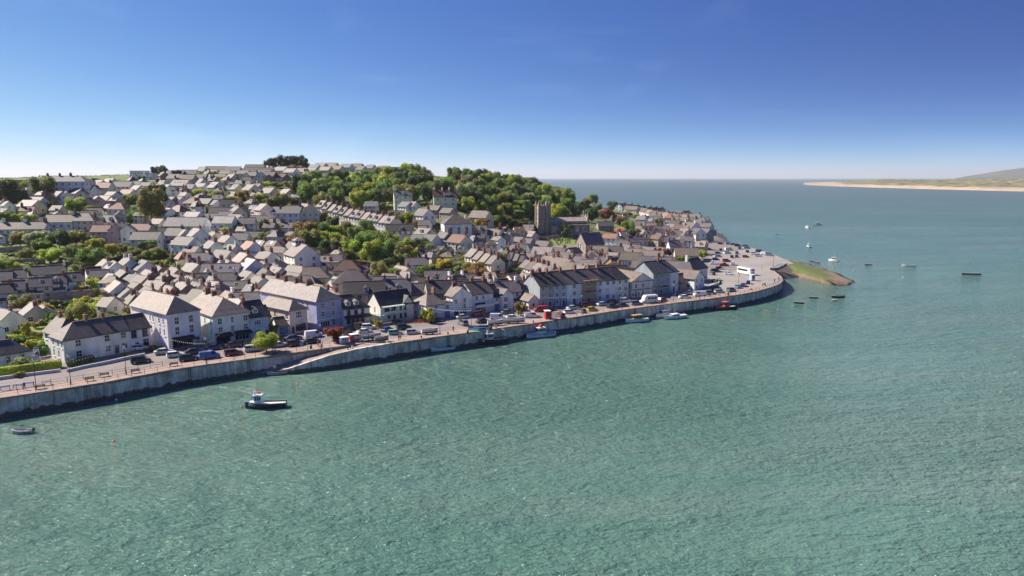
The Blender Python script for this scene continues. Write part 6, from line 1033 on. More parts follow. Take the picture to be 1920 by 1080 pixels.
# skyline pines
for px, py, Ht, Rd in ((505, 303, 12, 7), (522, 300, 13, 8), (540, 298, 14, 8), (556, 298, 14, 7), (568, 303, 12, 5)):
    tree(T(px, py, Ht*.8), Ht, Rd, 'pine', 'flat', 'on the skyline above the bungalows')
for px, py in ((2, 352), (330, 325), (292, 318)): tree(T(px, py, 5), 8, 4.5, 'pine', 'round', 'at the left end of the skyline')
# quay trees
def street_tree(px, py, Ht, Rd, c, lab, shp='round'): tree(G(px, py, .1), Ht, Rd, c, shp, label=lab, group='trees on the quay')
street_tree(500, 660, 5.8, 3.0, 'lime', 'bushy green tree by the railings above the slipway'); street_tree(625, 641, 4.4, 2.8, 'red', 'red-leaved tree among the parked cars'); street_tree(711, 619, 4.6, 1.5, 'olive', 'slim young tree in front of the balcony house'); street_tree(802, 606, 6.0, 2.0, 'lime', 'green tree between the balcony house and the white cottage')
street_tree(976, 592, 4.6, 2.6, 'rust', 'rust-coloured tree on the quay by the white pickup'); street_tree(515, 628, 4.5, 1.7, 'olive', 'palm-like dark tree beside the small garage'); street_tree(792, 603, 4.2, 1.4, 'dark', 'dark shrubby tree squeezed against the balcony house')

# shrubs: scattered where the slopes are green
def shrub(P, rad, c, where): 
    r = RND; o = link('shrub', r.choice(CR['dome']), None, P-Vector((0, 0, .15)), r.uniform(0, 6.28), [x*r.uniform(.8, 1.2) for x in LC[c]], (rad, rad*r.uniform(.8, 1.2), rad*r.uniform(.7, 1.0)))
    relabel(o, '%s round shrub %s' % (LN[c], where), 'shrub', 'shrubs '+where)
def shrub_zone(n_, box, where, rr=(1.2, 2.6)):
    k = 0; tries = 0
    while k < n_ and tries < n_*8:
        tries += 1; px, py = RND.uniform(box[0], box[2]), RND.uniform(box[1], box[3]); P = T(px, py, .8); rad = RND.uniform(*rr)
        if P.y > 900 or in_house(P.x, P.y, rad*.7) or any((P.x-a)**2+(P.y-b)**2 < (c*.6)**2 for a, b, c in TREES): continue
        shrub(P, rad, RND.choices(['green', 'dark', 'olive', 'lime', 'grey', 'rust'], [4, 3, 4, 2, 1, 1])[0], where); k += 1
shrub_zone(60, (0, 375, 330, 420), 'on the hillside below the hotel'); shrub_zone(60, (0, 450, 330, 500), 'in the terraced gardens'); shrub_zone(70, (330, 330, 620, 400), 'between the hillside houses'); shrub_zone(26, (130, 555, 245, 600), 'in the walled garden', (.8, 1.5))
shrub_zone(60, (600, 430, 860, 520), 'in the central gardens'); shrub_zone(40, (860, 380, 1010, 440), 'beside the churchyard'); shrub_zone(24, (860, 480, 960, 520), 'in the quay gardens', (.8, 1.8)); shrub_zone(20, (330, 400, 620, 470), 'in the lower lanes', (.8, 1.8)); shrub_zone(20, (1100, 400, 1260, 440), 'near the far point')
# scrub ground cover on the slopes
mb = MB(); r = random.Random(99); cnt = 0
for _ in range(5200):
    px, py = r.uniform(-20, 1100), r.uniform(300, 520)
    P = T(px, py, .3)
    if P.y > 760 or P.z < 5 or in_house(P.x, P.y, .8): continue
    s = r.uniform(.5, 1.3)
    for k in range(9):
        d = Vector((r.gauss(0, 1), r.gauss(0, 1), abs(r.gauss(0, .7)))).normalized()*s; q = d.to_track_quat('Z', 'Y'); l = r.uniform(.3, .6)
        u, w_ = q@Vector((l, 0, 0)), q@Vector((0, l*.7, 0)); p = P+d*.8; mb.face([p-u, p-w_, p+u, p+w_])
o = structure(link('scrub', mb.mesh('scrub', ['leaf']), None, None, None, (.12, .145, .045)), 'stuff'); o['label'] = 'low green scrub and rough grass over the hillside'
# hedge, dome bush, garden wall of the left-hand house
def hedge(p0, p1, wd, ht, label, c):
    A, B = G(*p0), G(*p1); d = B-A; L = d.length; mb = MB(); r = random.Random(5); n_ = int(L/.5)
    secs = []
    for k in range(n_+1):
        x = L*k/n_; j = lambda: r.uniform(-.1, .1)
        secs.append([(x, -wd/2+j(), 0), (x, wd/2+j(), 0), (x, wd/2+j(), ht*.8), (x, wd*.3+j(), ht+j()), (x, -wd*.3+j(), ht+j()), (x, -wd/2+j(), ht*.8)])
    mb.loft(secs)
    for k in range(int(L*90)):
        x = r.uniform(0, L); s = r.choice((0, 1, 1)); p = Vector((x, r.uniform(-wd/2, wd/2), ht+.05)) if s else Vector((x, -wd/2-.03, r.uniform(.1, ht)))
        q = Vector((r.gauss(0, .6), r.gauss(0, .6)-(0 if s else 1), r.gauss(0, .5)+s)).normalized().to_track_quat('Z', 'Y'); l = r.uniform(.1, .2); u, w_ = q@Vector((l, 0, 0)), q@Vector((0, l*.7, 0)); mb.face([p-u, p-w_, p+u, p+w_])
    o = link('hedge', mb.mesh('hedge', ['leaf']), None, A, math.atan2(d.y, d.x), LC[c]); tag(o, label, 'hedge'); return o
hedge((-60, 712), (116, 688), 1.6, 1.7, 'clipped bright green hedge behind the low white wall', 'lime'); hedge((128, 688), (176, 677), 1.0, 1.5, 'darker hedge in front of the long white house', 'dark')
def lowwall(pts, ht, mat, label, th=.3):
    P = [G(*p) for p in pts]; a = offs(P, -th/2); b = offs(P, th/2); mb = MB()
    mb.sheet([[tuple(a[i]-P[0]+Vector((0, 0, ht))), tuple(a[i+1]-P[0]+Vector((0, 0, ht))), tuple(b[i+1]-P[0]+Vector((0, 0, ht))), tuple(b[i]-P[0]+Vector((0, 0, ht)))] for i in range(len(P)-1)], ht+.1)
    tag(link('garden_wall', mb.mesh('garden_wall', [mat]), None, P[0]), label, 'wall')
lowwall([(-60, 719), (0, 711.5), (60, 704), (114, 697)], .7, 'whitewash', 'low whitewashed garden wall in front of the bright hedge'); lowwall([(125, 698), (160, 690), (205, 681), (245, 672), (272, 667)], .7, 'whitewash', 'low whitewashed wall in front of the long white house')
lowwall([(1310, 541), (1330, 540), (1348, 533), (1346, 526)], 1.0, 'whitewash', 'low pale garden wall beside the car park'); lowwall([(715, 612), (776, 602)], .8, 'concrete', 'low cream forecourt wall of the balcony house')
o = link('dome_bush', CR['dome'][0], None, G(40, 694), 0, LC['grey'], (3.4, 3.0, 3.8)); tag(o, 'large clipped pale green dome bush behind the hedge', 'bush')
for px, py, rd, c, lb in ((40, 706, 1.5, 'olive', 'round olive bush growing through the hedge'), (102, 687, 1.5, 'olive', 'rounded bush at the corner of the long white house'), (70, 690, 2.2, 'dark', 'dark climbing bush between annex and long white house'), (136, 682, 1.1, 'dark', 'dark shrub beside the left window of the long white house'), (166, 677, 1.5, 'dark', 'broad dark shrub under the long white house'), (236, 668, 1.2, 'olive', 'olive shrub at the garden end of the white wall'), (288, 657, 1.6, 'dark', 'dark shrub against the tall white shop house'), (302, 655, 1.2, 'green', 'green shrub against the tall white shop house'), (1343, 530, 2.2, 'dark', 'dark shrub inside the pale wall by the car park')):
    tag(link('shrub', RND.choice(CR['dome']), None, G(px, py)-Vector((0, 0, .1)), RND.uniform(0, 6), LC[c], (rd, rd, rd*1.1)), lb, 'shrub')
# ------------------------------------------------------------------ vehicles
def car_proto(kind):
    """parts of a car facing +x, on z=0; returns list of (name, mesh, loc, paint?)"""
    L, Wd, Hb, Ht, cab, rf = {'hatch': (4.0, 1.72, .92, 1.47, (-1.92, 1.05), (-1.55, .25)), 'saloon': (4.6, 1.78, .92, 1.43, (-1.75, 1.15), (-1.0, .35)), 'suv': (4.5, 1.85, 1.05, 1.70, (-2.15, 1.1), (-1.85, .3)), 'van': (4.8, 1.9, 1.15, 1.92, (-2.36, 1.75), (-2.28, .85)), 'pickup': (5.2, 1.85, 1.05, 1.78, (-.55, 1.3), (-.4, .55))}[kind]
    h_ = L/2; w_ = Wd/2; parts = []
    def sec(x, zb, zt, hw): return [(x, -hw, zb), (x, hw, zb), (x, hw+.02, zb+(zt-zb)*.55), (x, hw-.06, zt), (x, -hw+.06, zt), (x, -hw-.02, zb+(zt-zb)*.55)]
    mb = MB(); hood = Hb-.10 if kind != 'van' else Hb
    S_ = [sec(-h_, .38, Hb-.12, w_-.14), sec(-h_+.15, .26, Hb, w_-.03), sec(-h_+.9, .22, Hb+.02, w_), sec(0, .22, Hb, w_), sec(cab[1], .22, Hb, w_), sec(h_-.55, .22, hood-.04, w_-.02), sec(h_-.12, .28, hood-.14, w_-.12), sec(h_, .36, hood-.3, w_-.26)]
    mb.loft(S_); zt = Ht
    if kind == 'pickup': mb.box(-h_+.1, -.6, -w_+.05, -w_+.12, Hb, Hb+.22); mb.box(-h_+.1, -.6, w_-.12, w_-.05, Hb, Hb+.22); mb.box(-h_+.08, -h_+.15, -w_+.05, w_-.05, Hb, Hb+.22)
    iw = w_-.10; rw = w_-.26
    # roof and pillars in body colour
    mb.box(rf[0], rf[1], -rw, rw, Ht-.07, Ht)
    for s in (-1, 1):
        for (xb, xt) in ((cab[0], rf[0]), (cab[1], rf[1]), ((cab[0]+cab[1])/2-.1, (rf[0]+rf[1])/2)): mb.tube((xb, s*(iw-.01), Hb-.02), (xt, s*(rw-.02), Ht-.04), .05, .045, 4)
    if kind == 'van':
        for s in (-1, 1): mb.face([(cab[0], s*(iw+.012), Hb-.02), (.35, s*(iw+.012), Hb-.02), (.35, s*(rw+.025), Ht-.03), (rf[0], s*(rw+.025), Ht-.03)])
        mb.face([(cab[0]-.012, -iw, Hb), (cab[0]-.012, iw, Hb), (rf[0]-.012, rw, Ht-.03), (rf[0]-.012, -rw, Ht-.03)])
    parts.append(('body', mb.mesh('car_body', ['car_paint']), None, True))
    mb = MB(); v = [(cab[0], -iw, Hb-.03), (cab[1], -iw, Hb-.03), (cab[1], iw, Hb-.03), (cab[0], iw, Hb-.03), (rf[0], -rw, Ht-.05), (rf[1], -rw, Ht-.05), (rf[1], rw, Ht-.05), (rf[0], rw, Ht-.05)]
    mb.idx(v, [(0, 1, 5, 4), (1, 2, 6, 5), (2, 3, 7, 6), (3, 0, 4, 7)]); parts.append(('windows', mb.mesh('car_windows', ['glass']), None, False))
    if 'wheel' not in CACHE:
        mb = MB(); mb.tube((0, -.11, 0), (0, .11, 0), .33, None, 14, 0); mb.tube((0, -.125, 0), (0, .125, 0), .21, None, 10, 1); CACHE['wheel'] = mb.mesh('wheel', ['rubber', 'rim'])
        mb = MB(); mb.box(-.06, .03, -.17, .17, -.07, .07); CACHE['hl'] = mb.mesh('headlight', ['lamp_glass']); mb = MB(); mb.box(-.03, .06, -.14, .14, -.1, .1); CACHE['tl'] = mb.mesh('tail_light', ['tail_red'])
    for x in (-h_+.8, h_-.82):
        for s in (-1, 1): parts.append(('wheel', CACHE['wheel'], (x, s*(w_-.09), .33), False))
    for s in (-1, 1): parts.append(('headlight', CACHE['hl'], (h_-.06, s*(w_-.42), hood-.28), False)); parts.append(('tail_light', CACHE['tl'], (-h_+.04, s*(w_-.28), Hb-.25), False))
    return parts
CARS = {k: car_proto(k) for k in ('hatch', 'saloon', 'suv', 'van', 'pickup')}
CC = {'white': (.78, .78, .77), 'silver': (.48, .50, .52), 'grey': (.17, .18, .19), 'black': (.015, .016, .018), 'navy': (.02, .035, .12), 'red': (.42, .025, .025), 'maroon': (.14, .02, .025), 'blue': (.05, .11, .32), 'yellow': (.65, .42, .04), 'beige': (.42, .36, .28), 'brown': (.12, .07, .045), 'lightblue': (.25, .38, .48), 'green': (.22, .45, .33)}
CN = {'hatch': 'hatchback', 'saloon': 'saloon car', 'suv': 'estate SUV', 'van': 'panel van', 'pickup': 'pickup truck'}
def car(px, py, kind, c, yaw, where):
    P = T(px, py) if py < 450 else G(px, py, .02); P.z += .02 if py < 450 else 0
    root = empty({'van': 'van', 'pickup': 'pickup_truck'}.get(kind, 'parked_car'), P, R(yaw))
    for n_, me, loc, paint in CARS[kind]: link(n_, me, root, loc, None, CC[c] if paint else None)
    relabel(root, '%s %s %s' % ({'lightblue': 'light blue'}.get(c, c), CN[kind], where), 'van' if kind == 'van' else 'car', 'vehicles '+where)
W1 = 'parked on the quay road before the long white house'; W2 = 'parked outside the awning shops'; W3 = 'parked outside the lavender house'; W4 = 'parked near the balcony house'; W5 = 'parked by the white quay houses'; W6 = 'parked in front of the scaffolded terrace'; W7 = 'parked near the pedimented hall'; W8 = 'parked at the edge of the car park'; W9 = 'in the waterfront car park'; W10 = 'parked by the far point'
for a in [(262, 656, 'hatch', 'white', 30, W1), (264, 680, 'suv', 'black', 36, W1), (308, 663, 'saloon', 'silver', 36, W1), (329, 669, 'hatch', 'white', 34, W2), (354, 676, 'suv', 'black', 34, W2), (393, 672, 'van', 'blue', 34, W2), (365, 663, 'saloon', 'black', 34, W2), (402, 655, 'saloon', 'navy', 34, W2), (438, 666, 'suv', 'maroon', 34, W2), (439, 650, 'saloon', 'brown', 34, W2), (475, 658, 'suv', 'silver', 34, W2), (470, 646, 'hatch', 'grey', 34, W2), (523, 650, 'saloon', 'silver', 34, W2), (521, 640, 'hatch', 'maroon', 34, W3), (551, 637, 'saloon', 'navy', 34, W3), (553, 648, 'suv', 'black', 34, W3), (588, 632, 'van', 'white', 30, W3), (584, 643, 'saloon', 'black', 34, W3), (652, 631, 'suv', 'black', 124, W3), (643, 624, 'suv', 'brown', 40, W3), (676, 616, 'van', 'brown', 35, W3), (692, 617, 'suv', 'white', 20, W4), (684, 625, 'saloon', 'white', 34, W4), (726, 621, 'hatch', 'blue', 60, W4), (745, 607, 'saloon', 'black', 34, W4), (757, 617, 'suv', 'black', 30, W4), (741, 627, 'hatch', 'green', 20, W4), (774, 626, 'hatch', 'silver', 20, W4), (818, 603, 'saloon', 'black', 32, W5), (868, 597, 'saloon', 'silver', 32, W5), (868, 609, 'suv', 'grey', 120, W5), (905, 605, 'saloon', 'black', 40, W5), (898, 592, 'suv', 'red', 32, W5), (933, 599, 'van', 'white', 0, W5), (961, 598, 'saloon', 'white', 20, W5), (951, 588, 'saloon', 'grey', 32, W5), (998, 595, 'pickup', 'white', 10, W6), (1014, 584, 'van', 'red', 200, W6), (1032, 582, 'saloon', 'black', 30, W6), (1068, 588, 'hatch', 'white', 20, W6), (1050, 594, 'hatch', 'grey', 120, W6), (1074, 580, 'saloon', 'silver', 28, W6), (1098, 575, 'suv', 'maroon', 28, W6), (1110, 583, 'hatch', 'yellow', 30, W6), (1130, 573, 'saloon', 'silver', 28, W6), (1090, 586, 'hatch', 'grey', 120, W6), (1148, 577, 'suv', 'black', 40, W6), (1167, 575, 'saloon', 'navy', 30, W7), (1172, 567, 'suv', 'white', 10, W7), (1193, 572, 'suv', 'grey', 20, W7), (1150, 568, 'saloon', 'black', 28, W7), (1242, 565, 'hatch', 'red', 40, W7), (1284, 559.5, 'saloon', 'white', 10, W7), (1276, 553, 'hatch', 'grey', 30, W7), (1293, 551.5, 'saloon', 'silver', 10, W7), (1312, 555, 'van', 'white', 190, W8), (1332, 552, 'suv', 'grey', 10, W8), (1349, 549, 'hatch', 'silver', 10, W8), (1326, 544.5, 'saloon', 'black', 30, W8), (1342, 542.5, 'suv', 'black', 20, W8), (1371, 546.5, 'suv', 'grey', 35, W8), (1384, 540, 'hatch', 'lightblue', 50, W8), (1394, 537, 'saloon', 'navy', 60, W8), (1403, 532, 'hatch', 'navy', 70, W8),
  (1367, 515, 'hatch', 'white', 330, W9), (1357, 510, 'hatch', 'white', 330, W9), (1341, 510, 'suv', 'black', 10, W9), (1349, 505, 'hatch', 'black', 10, W9), (1335, 515, 'hatch', 'grey', 100, W9), (1340, 496, 'van', 'white', 160, W9), (1357, 499, 'pickup', 'red', 10, W9), (1362, 491, 'suv', 'red', 10, W9), (1374, 497, 'van', 'white', 70, W9), (1342, 488, 'hatch', 'black', 10, W9), (1346, 482, 'saloon', 'silver', 10, W9), (1346, 476, 'hatch', 'grey', 10, W9), (1364, 476, 'suv', 'white', 10, W9), (1366, 469.5, 'van', 'white', 10, W9), (1351, 470, 'hatch', 'black', 80, W9), (1328, 468.5, 'hatch', 'navy', 10, W9), (1320, 468, 'hatch', 'white', 10, W9), (1329, 480, 'hatch', 'white', 10, W9), (1326, 490, 'hatch', 'lightblue', 10, W9), (1372, 483, 'hatch', 'black', 80, W9), (1381, 482.5, 'hatch', 'navy', 80, W9), (1381, 476, 'suv', 'grey', 80, W9), (1398, 483, 'hatch', 'red', 0, W9), (1386, 467, 'suv', 'grey', 80, W9), (1400, 466, 'saloon', 'silver', 0, W9), (1401, 473, 'hatch', 'black', 80, W9), (1415, 477.5, 'suv', 'white', 340, W9), (1422, 481, 'hatch', 'silver', 340, W9), (1424, 473, 'suv', 'black', 320, W9), (1434, 478, 'van', 'white', 330, W9), (1443, 480, 'suv', 'grey', 320, W9), (1351, 458.5, 'hatch', 'black', 0, W9), (1366, 459, 'suv', 'silver', 0, W9), (1375, 459.5, 'saloon', 'grey', 0, W9), (1383, 462, 'suv', 'maroon', 0, W9), (1398, 463, 'hatch', 'navy', 340, W9), (1328, 457, 'hatch', 'white', 0, W9), (1304, 461, 'hatch', 'beige', 80, W10), (1314, 461, 'hatch', 'black', 80, W10), (1274, 457, 'van', 'white', 60, W10), (1212, 466, 'suv', 'white', 300, W10), (1223, 469, 'hatch', 'white', 300, W10), (1263, 480, 'hatch', 'white', 20, W10), (1273, 481, 'hatch', 'beige', 20, W10), (652, 443, 'suv', 'black', 20, 'on the hillside lane by the central garden'), (665, 449, 'hatch', 'white', 20, 'on the hillside lane by the central garden'), (657, 456, 'hatch', 'silver', 20, 'on the hillside lane by the central garden')]: car(*a)
def bigvan(px, py, yaw, L, Wd, Ht, label, name, cat, nose=True):
    root = empty(name, G(px, py, .03), R(yaw)); h_, w_ = L/2, Wd/2; mb = MB()
    sec = lambda x, zb, zt, q: [(x, -q, zb), (x, q, zb), (x, q, zt-.15), (x, q-.15, zt), (x, -q+.15, zt), (x, -q, zt-.15)]
    xs = [sec(-h_, .45, Ht-.1, w_-.05), sec(-h_+.1, .35, Ht, w_), sec(h_-1.6, .35, Ht, w_)]
    xs += [sec(h_-1.0, .35, Ht*.72, w_-.03), sec(h_-.9, .35, 1.25, w_-.04), sec(h_, .4, 1.0, w_-.12)] if nose else [sec(h_-.2, .35, Ht-.05, w_), sec(h_, .4, Ht*.6, w_-.06)]
    mb.loft(xs); link('body', mb.mesh('van_body', ['car_paint']), root, col=(.78, .77, .74))
    n_ = 3 if nose else 6
    for s in (-1, 1):
        for k in range(n_):
            x = -h_+.6+k*(L-2.6)/n_; mb = MB(); ww = .9 if nose else (L-1.6)/n_-.12; mb.box(x, x+ww, s*w_-.02, s*w_+.02, Ht*.52, Ht*.80); link('window', mb.mesh('window', ['glass']), root)
    mb = MB(); mb.face([(h_-1.57, -w_+.2, Ht-.08), (h_-1.57, w_-.2, Ht-.08), (h_-.88, w_-.15, 1.4), (h_-.88, -w_+.15, 1.4)] if nose else [(h_+.015, -w_+.2, 1.2), (h_+.015, w_-.2, 1.2), (h_-.1, w_-.2, Ht-.35), (h_-.1, -w_+.2, Ht-.35)]); link('windscreen', mb.mesh('windscreen', ['glass']), root)
    for x in (-h_+1.2, h_-1.1):
        for s in (-1, 1): link('wheel', CACHE['wheel'], root, (x, s*(w_-.1), .4), None, None, (1.2, 1.2, 1.2))
    relabel(root, label, cat, None)
bigvan(1216, 568, 200, 6.4, 2.2, 2.9, 'white motorhome parked on the quay before the blue-grey inn', 'motorhome', 'motorhome')
bigvan(1398, 514, -70, 9.5, 2.5, 3.1, 'white coach standing in the car park', 'coach', 'bus', False)
# kiosk, red rack trailer, barriers, market tent
def kiosk(px, py, yaw, sx, sy, sz, c, label, name, cat, stripes=None):
    root = empty(name, G(px, py, .05), R(yaw)); mb = MB(); mb.box(-sx/2, sx/2, -sy/2, sy/2, .25, sz); link('body', mb.mesh('kiosk_body', ['painted']), root, col=c)
    mb = MB(); mb.box(-sx/2-.1, sx/2+.1, -sy/2-.15, sy/2+.1, sz, sz+.12); link('roof', mb.mesh('kiosk_roof', ['frame_white']), root)
    mb = MB(); mb.box(-sx*.3, sx*.3, -sy/2-.02, -sy/2+.01, 1.0, sz-.3); link('hatch', mb.mesh('kiosk_hatch', ['glass']), root)
    for s in (-1, 1): link('wheel', CACHE['wheel'], root, (0, s*sy/2, .3))
    if stripes:
        for k in range(6): mb = MB(); mb.box(sx/2+.3, sx/2+3.4, -sy/2+.1, -sy/2+.2, .4+k*.32, .4+k*.32+.14); link('rack_bar', mb.mesh('rack_bar', ['painted']), root, col=(.3, .03, .03) if k % 2 else (.6, .6, .6))
        for x in (.3, 3.4): mb = MB(); mb.box(sx/2+x-.05, sx/2+x+.05, -sy/2, sy/2, .1, sz); link('rack_post', mb.mesh('rack_post', ['painted']), root, col=(.25, .03, .03))
    relabel(root, label, cat, None)
kiosk(1026, 598, 12, 1.6, 2.0, 2.6, (.62, .02, .03), 'bright red kiosk trailer with a slatted rack on the quay', 'kiosk_trailer', 'kiosk', True)
kiosk(1410, 526, 20, 1.7, 1.7, 2.5, (.35, .5, .62), 'pale blue ticket kiosk beside the coach', 'kiosk', 'kiosk')
kiosk(664, 640, 34, 2.2, 1.6, 2.0, (.55, .03, .04), 'small red market stall at the head of the slipway', 'market_stall', 'stall')
kiosk(645, 645, 34, 2.2, 1.6, 1.9, (.25, .3, .6), 'small blue and white market stall at the head of the slipway', 'market_stall', 'stall')
mb = MB(); mb.box(-.4, .4, -.03, .03, .9, 1.9); [mb.tube((x, 0, 0), (x, 0, .9), .03) for x in (-.3, .3)]; tag(link('sign', mb.mesh('sign', ['painted']), None, G(566, 656, .1), R(30), (.12, .25, .5)), 'blue notice sign on the quay railings', 'sign')
A, B = G(778, 606), G(826, 602)
for k in range(6):
    P = A.lerp(B, k/5.5); root = empty('barrier', P, R(20+k*4)); mb = MB()
    mb.box(0, 1.9, -.04, .04, .85, 1.0); mb.box(0, 1.9, -.04, .04, .15, .25); link('frame', mb.mesh('barrier_frame', ['painted']), root, col=(.65, .04, .03))
    for q in range(7): mb = MB(); mb.box(.1+q*.27, .16+q*.27, -.03, .03, .25, .85); link('bar', mb.mesh('barrier_bar', ['painted']), root, col=(.65, .04, .03))
    for x in (.2, 1.7): mb = MB(); mb.box(x-.05, x+.05, -.3, .3, 0, .12); link('foot', mb.mesh('barrier_foot', ['rubber']), root)
    relabel(root, 'red plastic crowd barrier in the line before the white cottage', 'barrier', 'red barriers')
# ------------------------------------------------------------------ boats
def hull_secs(L, B, Hf, draft=.35, bowrise=.45, stern=.82, n_=11):
    secs = []
    for k in range(n_):
        t_ = k/(n_-1); x = -L/2+L*t_; b = B/2*(stern+(1-stern)*min(1, t_/.4)) if t_ < .4 else B/2*(1-((t_-.4)/.6)**2.3); b = max(b, .03)
        zs = Hf*(1+bowrise*max(0, (t_-.3)/.7)**2+.08*(1-t_)); xb = x-(.16*Hf*(1-t_) if t_ < .1 else 0); fl = .82 if t_ < .6 else .82-.4*(t_-.6)
        secs.append((x+(.25*Hf*t_**6), b, zs, b*fl))
    return secs
def boat(P, yaw, L, B, Hf, hullc, style, label, stripe=None, deckc=(.6, .6, .58), name='moored_boat', cabc=(.78, .78, .77), extra=''):
    root = empty(name, P, R(yaw)); sx = hull_secs(L, B, Hf); n_ = len(sx)
    mb = MB(); secs = []
    for x, b, zs, bl in sx: secs.append([(x, -b, zs), (x, -bl, .12), (x, -bl*.7, -.3), (x, 0, -.45), (x, bl*.7, -.3), (x, bl, .12), (x, b, zs)])
    for i in range(n_-1):
        for k in range(6):
            mb.face([secs[i][k], secs[i][k+1], secs[i+1][k+1], secs[i+1][k]][::-1], 1 if k in (1, 2, 3, 4) else 0)
    mb.face(secs[0], 0); link('hull', mb.mesh('hull', ['gloss_hull', 'antifoul']), root, col=hullc)
    dz = -.32 if style in ('open', 'work') else -.12
    mb = MB()
    for i in range(n_-1):
        a, c = sx[i], sx[i+1]; mb.face([(a[0], -a[1]*.94, a[2]+dz), (a[0], a[1]*.94, a[2]+dz), (c[0], c[1]*.94, c[2]+dz), (c[0], -c[1]*.94, c[2]+dz)][::-1])
    link('deck', mb.mesh('deck', ['painted']), root, col=deckc)
    for s in (-1, 1):
        mb = MB()
        for i in range(n_-1): mb.tube((sx[i][0], s*sx[i][1], sx[i][2]), (sx[i+1][0], s*sx[i+1][1], sx[i+1][2]), .06, None, 5)
        link('gunwale', mb.mesh('gunwale', ['painted']), root, col=stripe or (.7, .7, .68))
        if dz < -.2:
            mb = MB()
            for i in range(n_-1): mb.face([(sx[i][0], s*sx[i][1]*.95, sx[i][2]), (sx[i+1][0], s*sx[i+1][1]*.95, sx[i+1][2]), (sx[i+1][0], s*sx[i+1][1]*.93, sx[i+1][2]+dz), (sx[i][0], s*sx[i][1]*.93, sx[i][2]+dz)])
            link('bulwark', mb.mesh('bulwark', ['painted']), root, col=(.08, .08, .09))
        if stripe:
            mb = MB()
            for i in range(n_-1): q = lambda s_: (s_[0], s*(s_[1]*.93+s_[3]*.07+.025), s_[2]*.86); q2 = lambda s_: (s_[0], s*(s_[1]*.78+s_[3]*.22+.03), s_[2]*.66); mb.face([q(sx[i]), q(sx[i+1]), q2(sx[i+1]), q2(sx[i])])
            link('stripe', mb.mesh('stripe', ['painted']), root, col=stripe)
    if style in ('fore', 'work', 'mid', 'cruiser', 'sail'):
        x0, x1 = {'fore': (.02, .26), 'work': (.10, .30), 'mid': (-.12, .14), 'cruiser': (-.2, .22), 'sail': (-.15, .2)}[style]; x0 *= L; x1 *= L; hw_ = B*.30; zb = Hf*.9; zt = zb+{'sail': .7, 'cruiser': 1.5}.get(style, 1.9)
        mb = MB(); mb.box(x0, x1, -hw_, hw_, zb-.3, zt, 0, .12, .08); mb.box(x0-.1, x1+.15, -hw_-.05, hw_+.05, zt, zt+.08); cb = link('wheelhouse', mb.mesh('wheelhouse', ['painted']), root, col=cabc)
        mid = zb+(zt-zb)*.42; top = zb+(zt-zb)*.85
        for s in (-1, 1):
            m_ = 3
            for k in range(m_):
                a = x0+.25+k*(x1-x0-.4)/m_; mb = MB(); mb.box(a, a+(x1-x0-.4)/m_-.12, s*(hw_-.02)-.03, s*(hw_-.02)+.03, mid, top); link('window', mb.mesh('window', ['glass']), cb)
        mb = MB(); mb.box(x1-.1, x1+.02, -hw_+.15, hw_-.15, mid, top); link('windscreen', mb.mesh('windscreen', ['glass']), cb)
        if style in ('fore', 'work', 'mid', 'cruiser'):
            mb = MB(); mb.box(x1, x1+L*.14, -hw_*.9, hw_*.9, zb-.2, zb+.45, 0, .15, .15); link('trunk_cabin', mb.mesh('trunk_cabin', ['painted']), root, col=cabc)
        mb = MB(); xm = (x0+x1)/2; mb.tube((xm, 0, zt), (xm, 0, zt+(9 if style == 'sail' else 2.6)), .07, .035, 6); link('mast', mb.mesh('mast', ['metal_light']), root)
        if style == 'sail':
            mb = MB(); mb.tube((xm, 0, zt+.6), (xm-L*.38, 0, zt+.5), .22, .14, 7); link('furled_sail', mb.mesh('furled_sail', ['cloth']), root, col=(.02, .05, .3))
            for xx in (L*.48, -L*.46): mb = MB(); mb.tube((xx, 0, Hf), (xm, 0, zt+8.8), .02, None, 3); link('stay', mb.mesh('stay', ['metal_light']), root)
        if 'raft' in extra: mb = MB(); mb.tube((xm-.5, -.5, zt+.3), (xm+.5, -.5, zt+.3), .22, None, 8); link('life_raft', mb.mesh('life_raft', ['orange']), root); mb = MB(); mb.tube((xm+.6, .3, zt+.1), (xm+.6, .3, zt+.9), .25, .2, 8); link('radar', mb.mesh('radar', ['frame_white']), root)
        if 'redtop' in extra: mb = MB(); mb.box(xm-.5, xm+.5, -.5, .5, zt+.1, zt+.9, 0, .2, .1); link('red_dodger', mb.mesh('red_dodger', ['painted']), root, col=(.7, .05, .05))
    if 'gear' in extra:
        for k in range(5): mb = MB(); a = -L*.42+k*L*.09; mb.box(a, a+.6, -.7+.3*(k % 3), .1+.3*(k % 3), Hf*.7, Hf*.7+.55); link('crate', mb.mesh('crate', ['painted']), root, col=[(.6, .08, .05), (.1, .12, .14), (.5, .4, .3)][k % 3])
        mb = MB(); [mb.tube((-L*.38, s*B*.3, Hf), (-L*.38, s*B*.3, Hf+2.6), .06) for s in (-1, 1)]; mb.tube((-L*.38, -B*.3, Hf+2.5), (-L*.38, B*.3, Hf+2.5), .06); link('gantry', mb.mesh('gantry', ['metal_light']), root)
    if style == 'open':
        for k in (-.2, .08): mb = MB(); mb.box(L*k-.15, L*k+.15, -B*.4, B*.4, Hf*.72, Hf*.78); link('thwart', mb.mesh('thwart', ['wood']), root)
        if 'motor' in extra: mb = MB(); mb.box(-L/2-.35, -L/2+.05, -.18, .18, Hf*.7, Hf+.45, 0, .06, .05); link('outboard', mb.mesh('outboard', ['metal_dark']), root)
    relabel(root, label, 'boat', 'moored boats')
def WB(px, py): return G(px, py, WATER+.02)
boat(WB(500, 764), 188, 8.1, 2.6, 1.1, (.012, .014, .04), 'work', 'dark navy workboat with white wheelhouse moored off the slipway', extra='raft', name='fishing_boat')
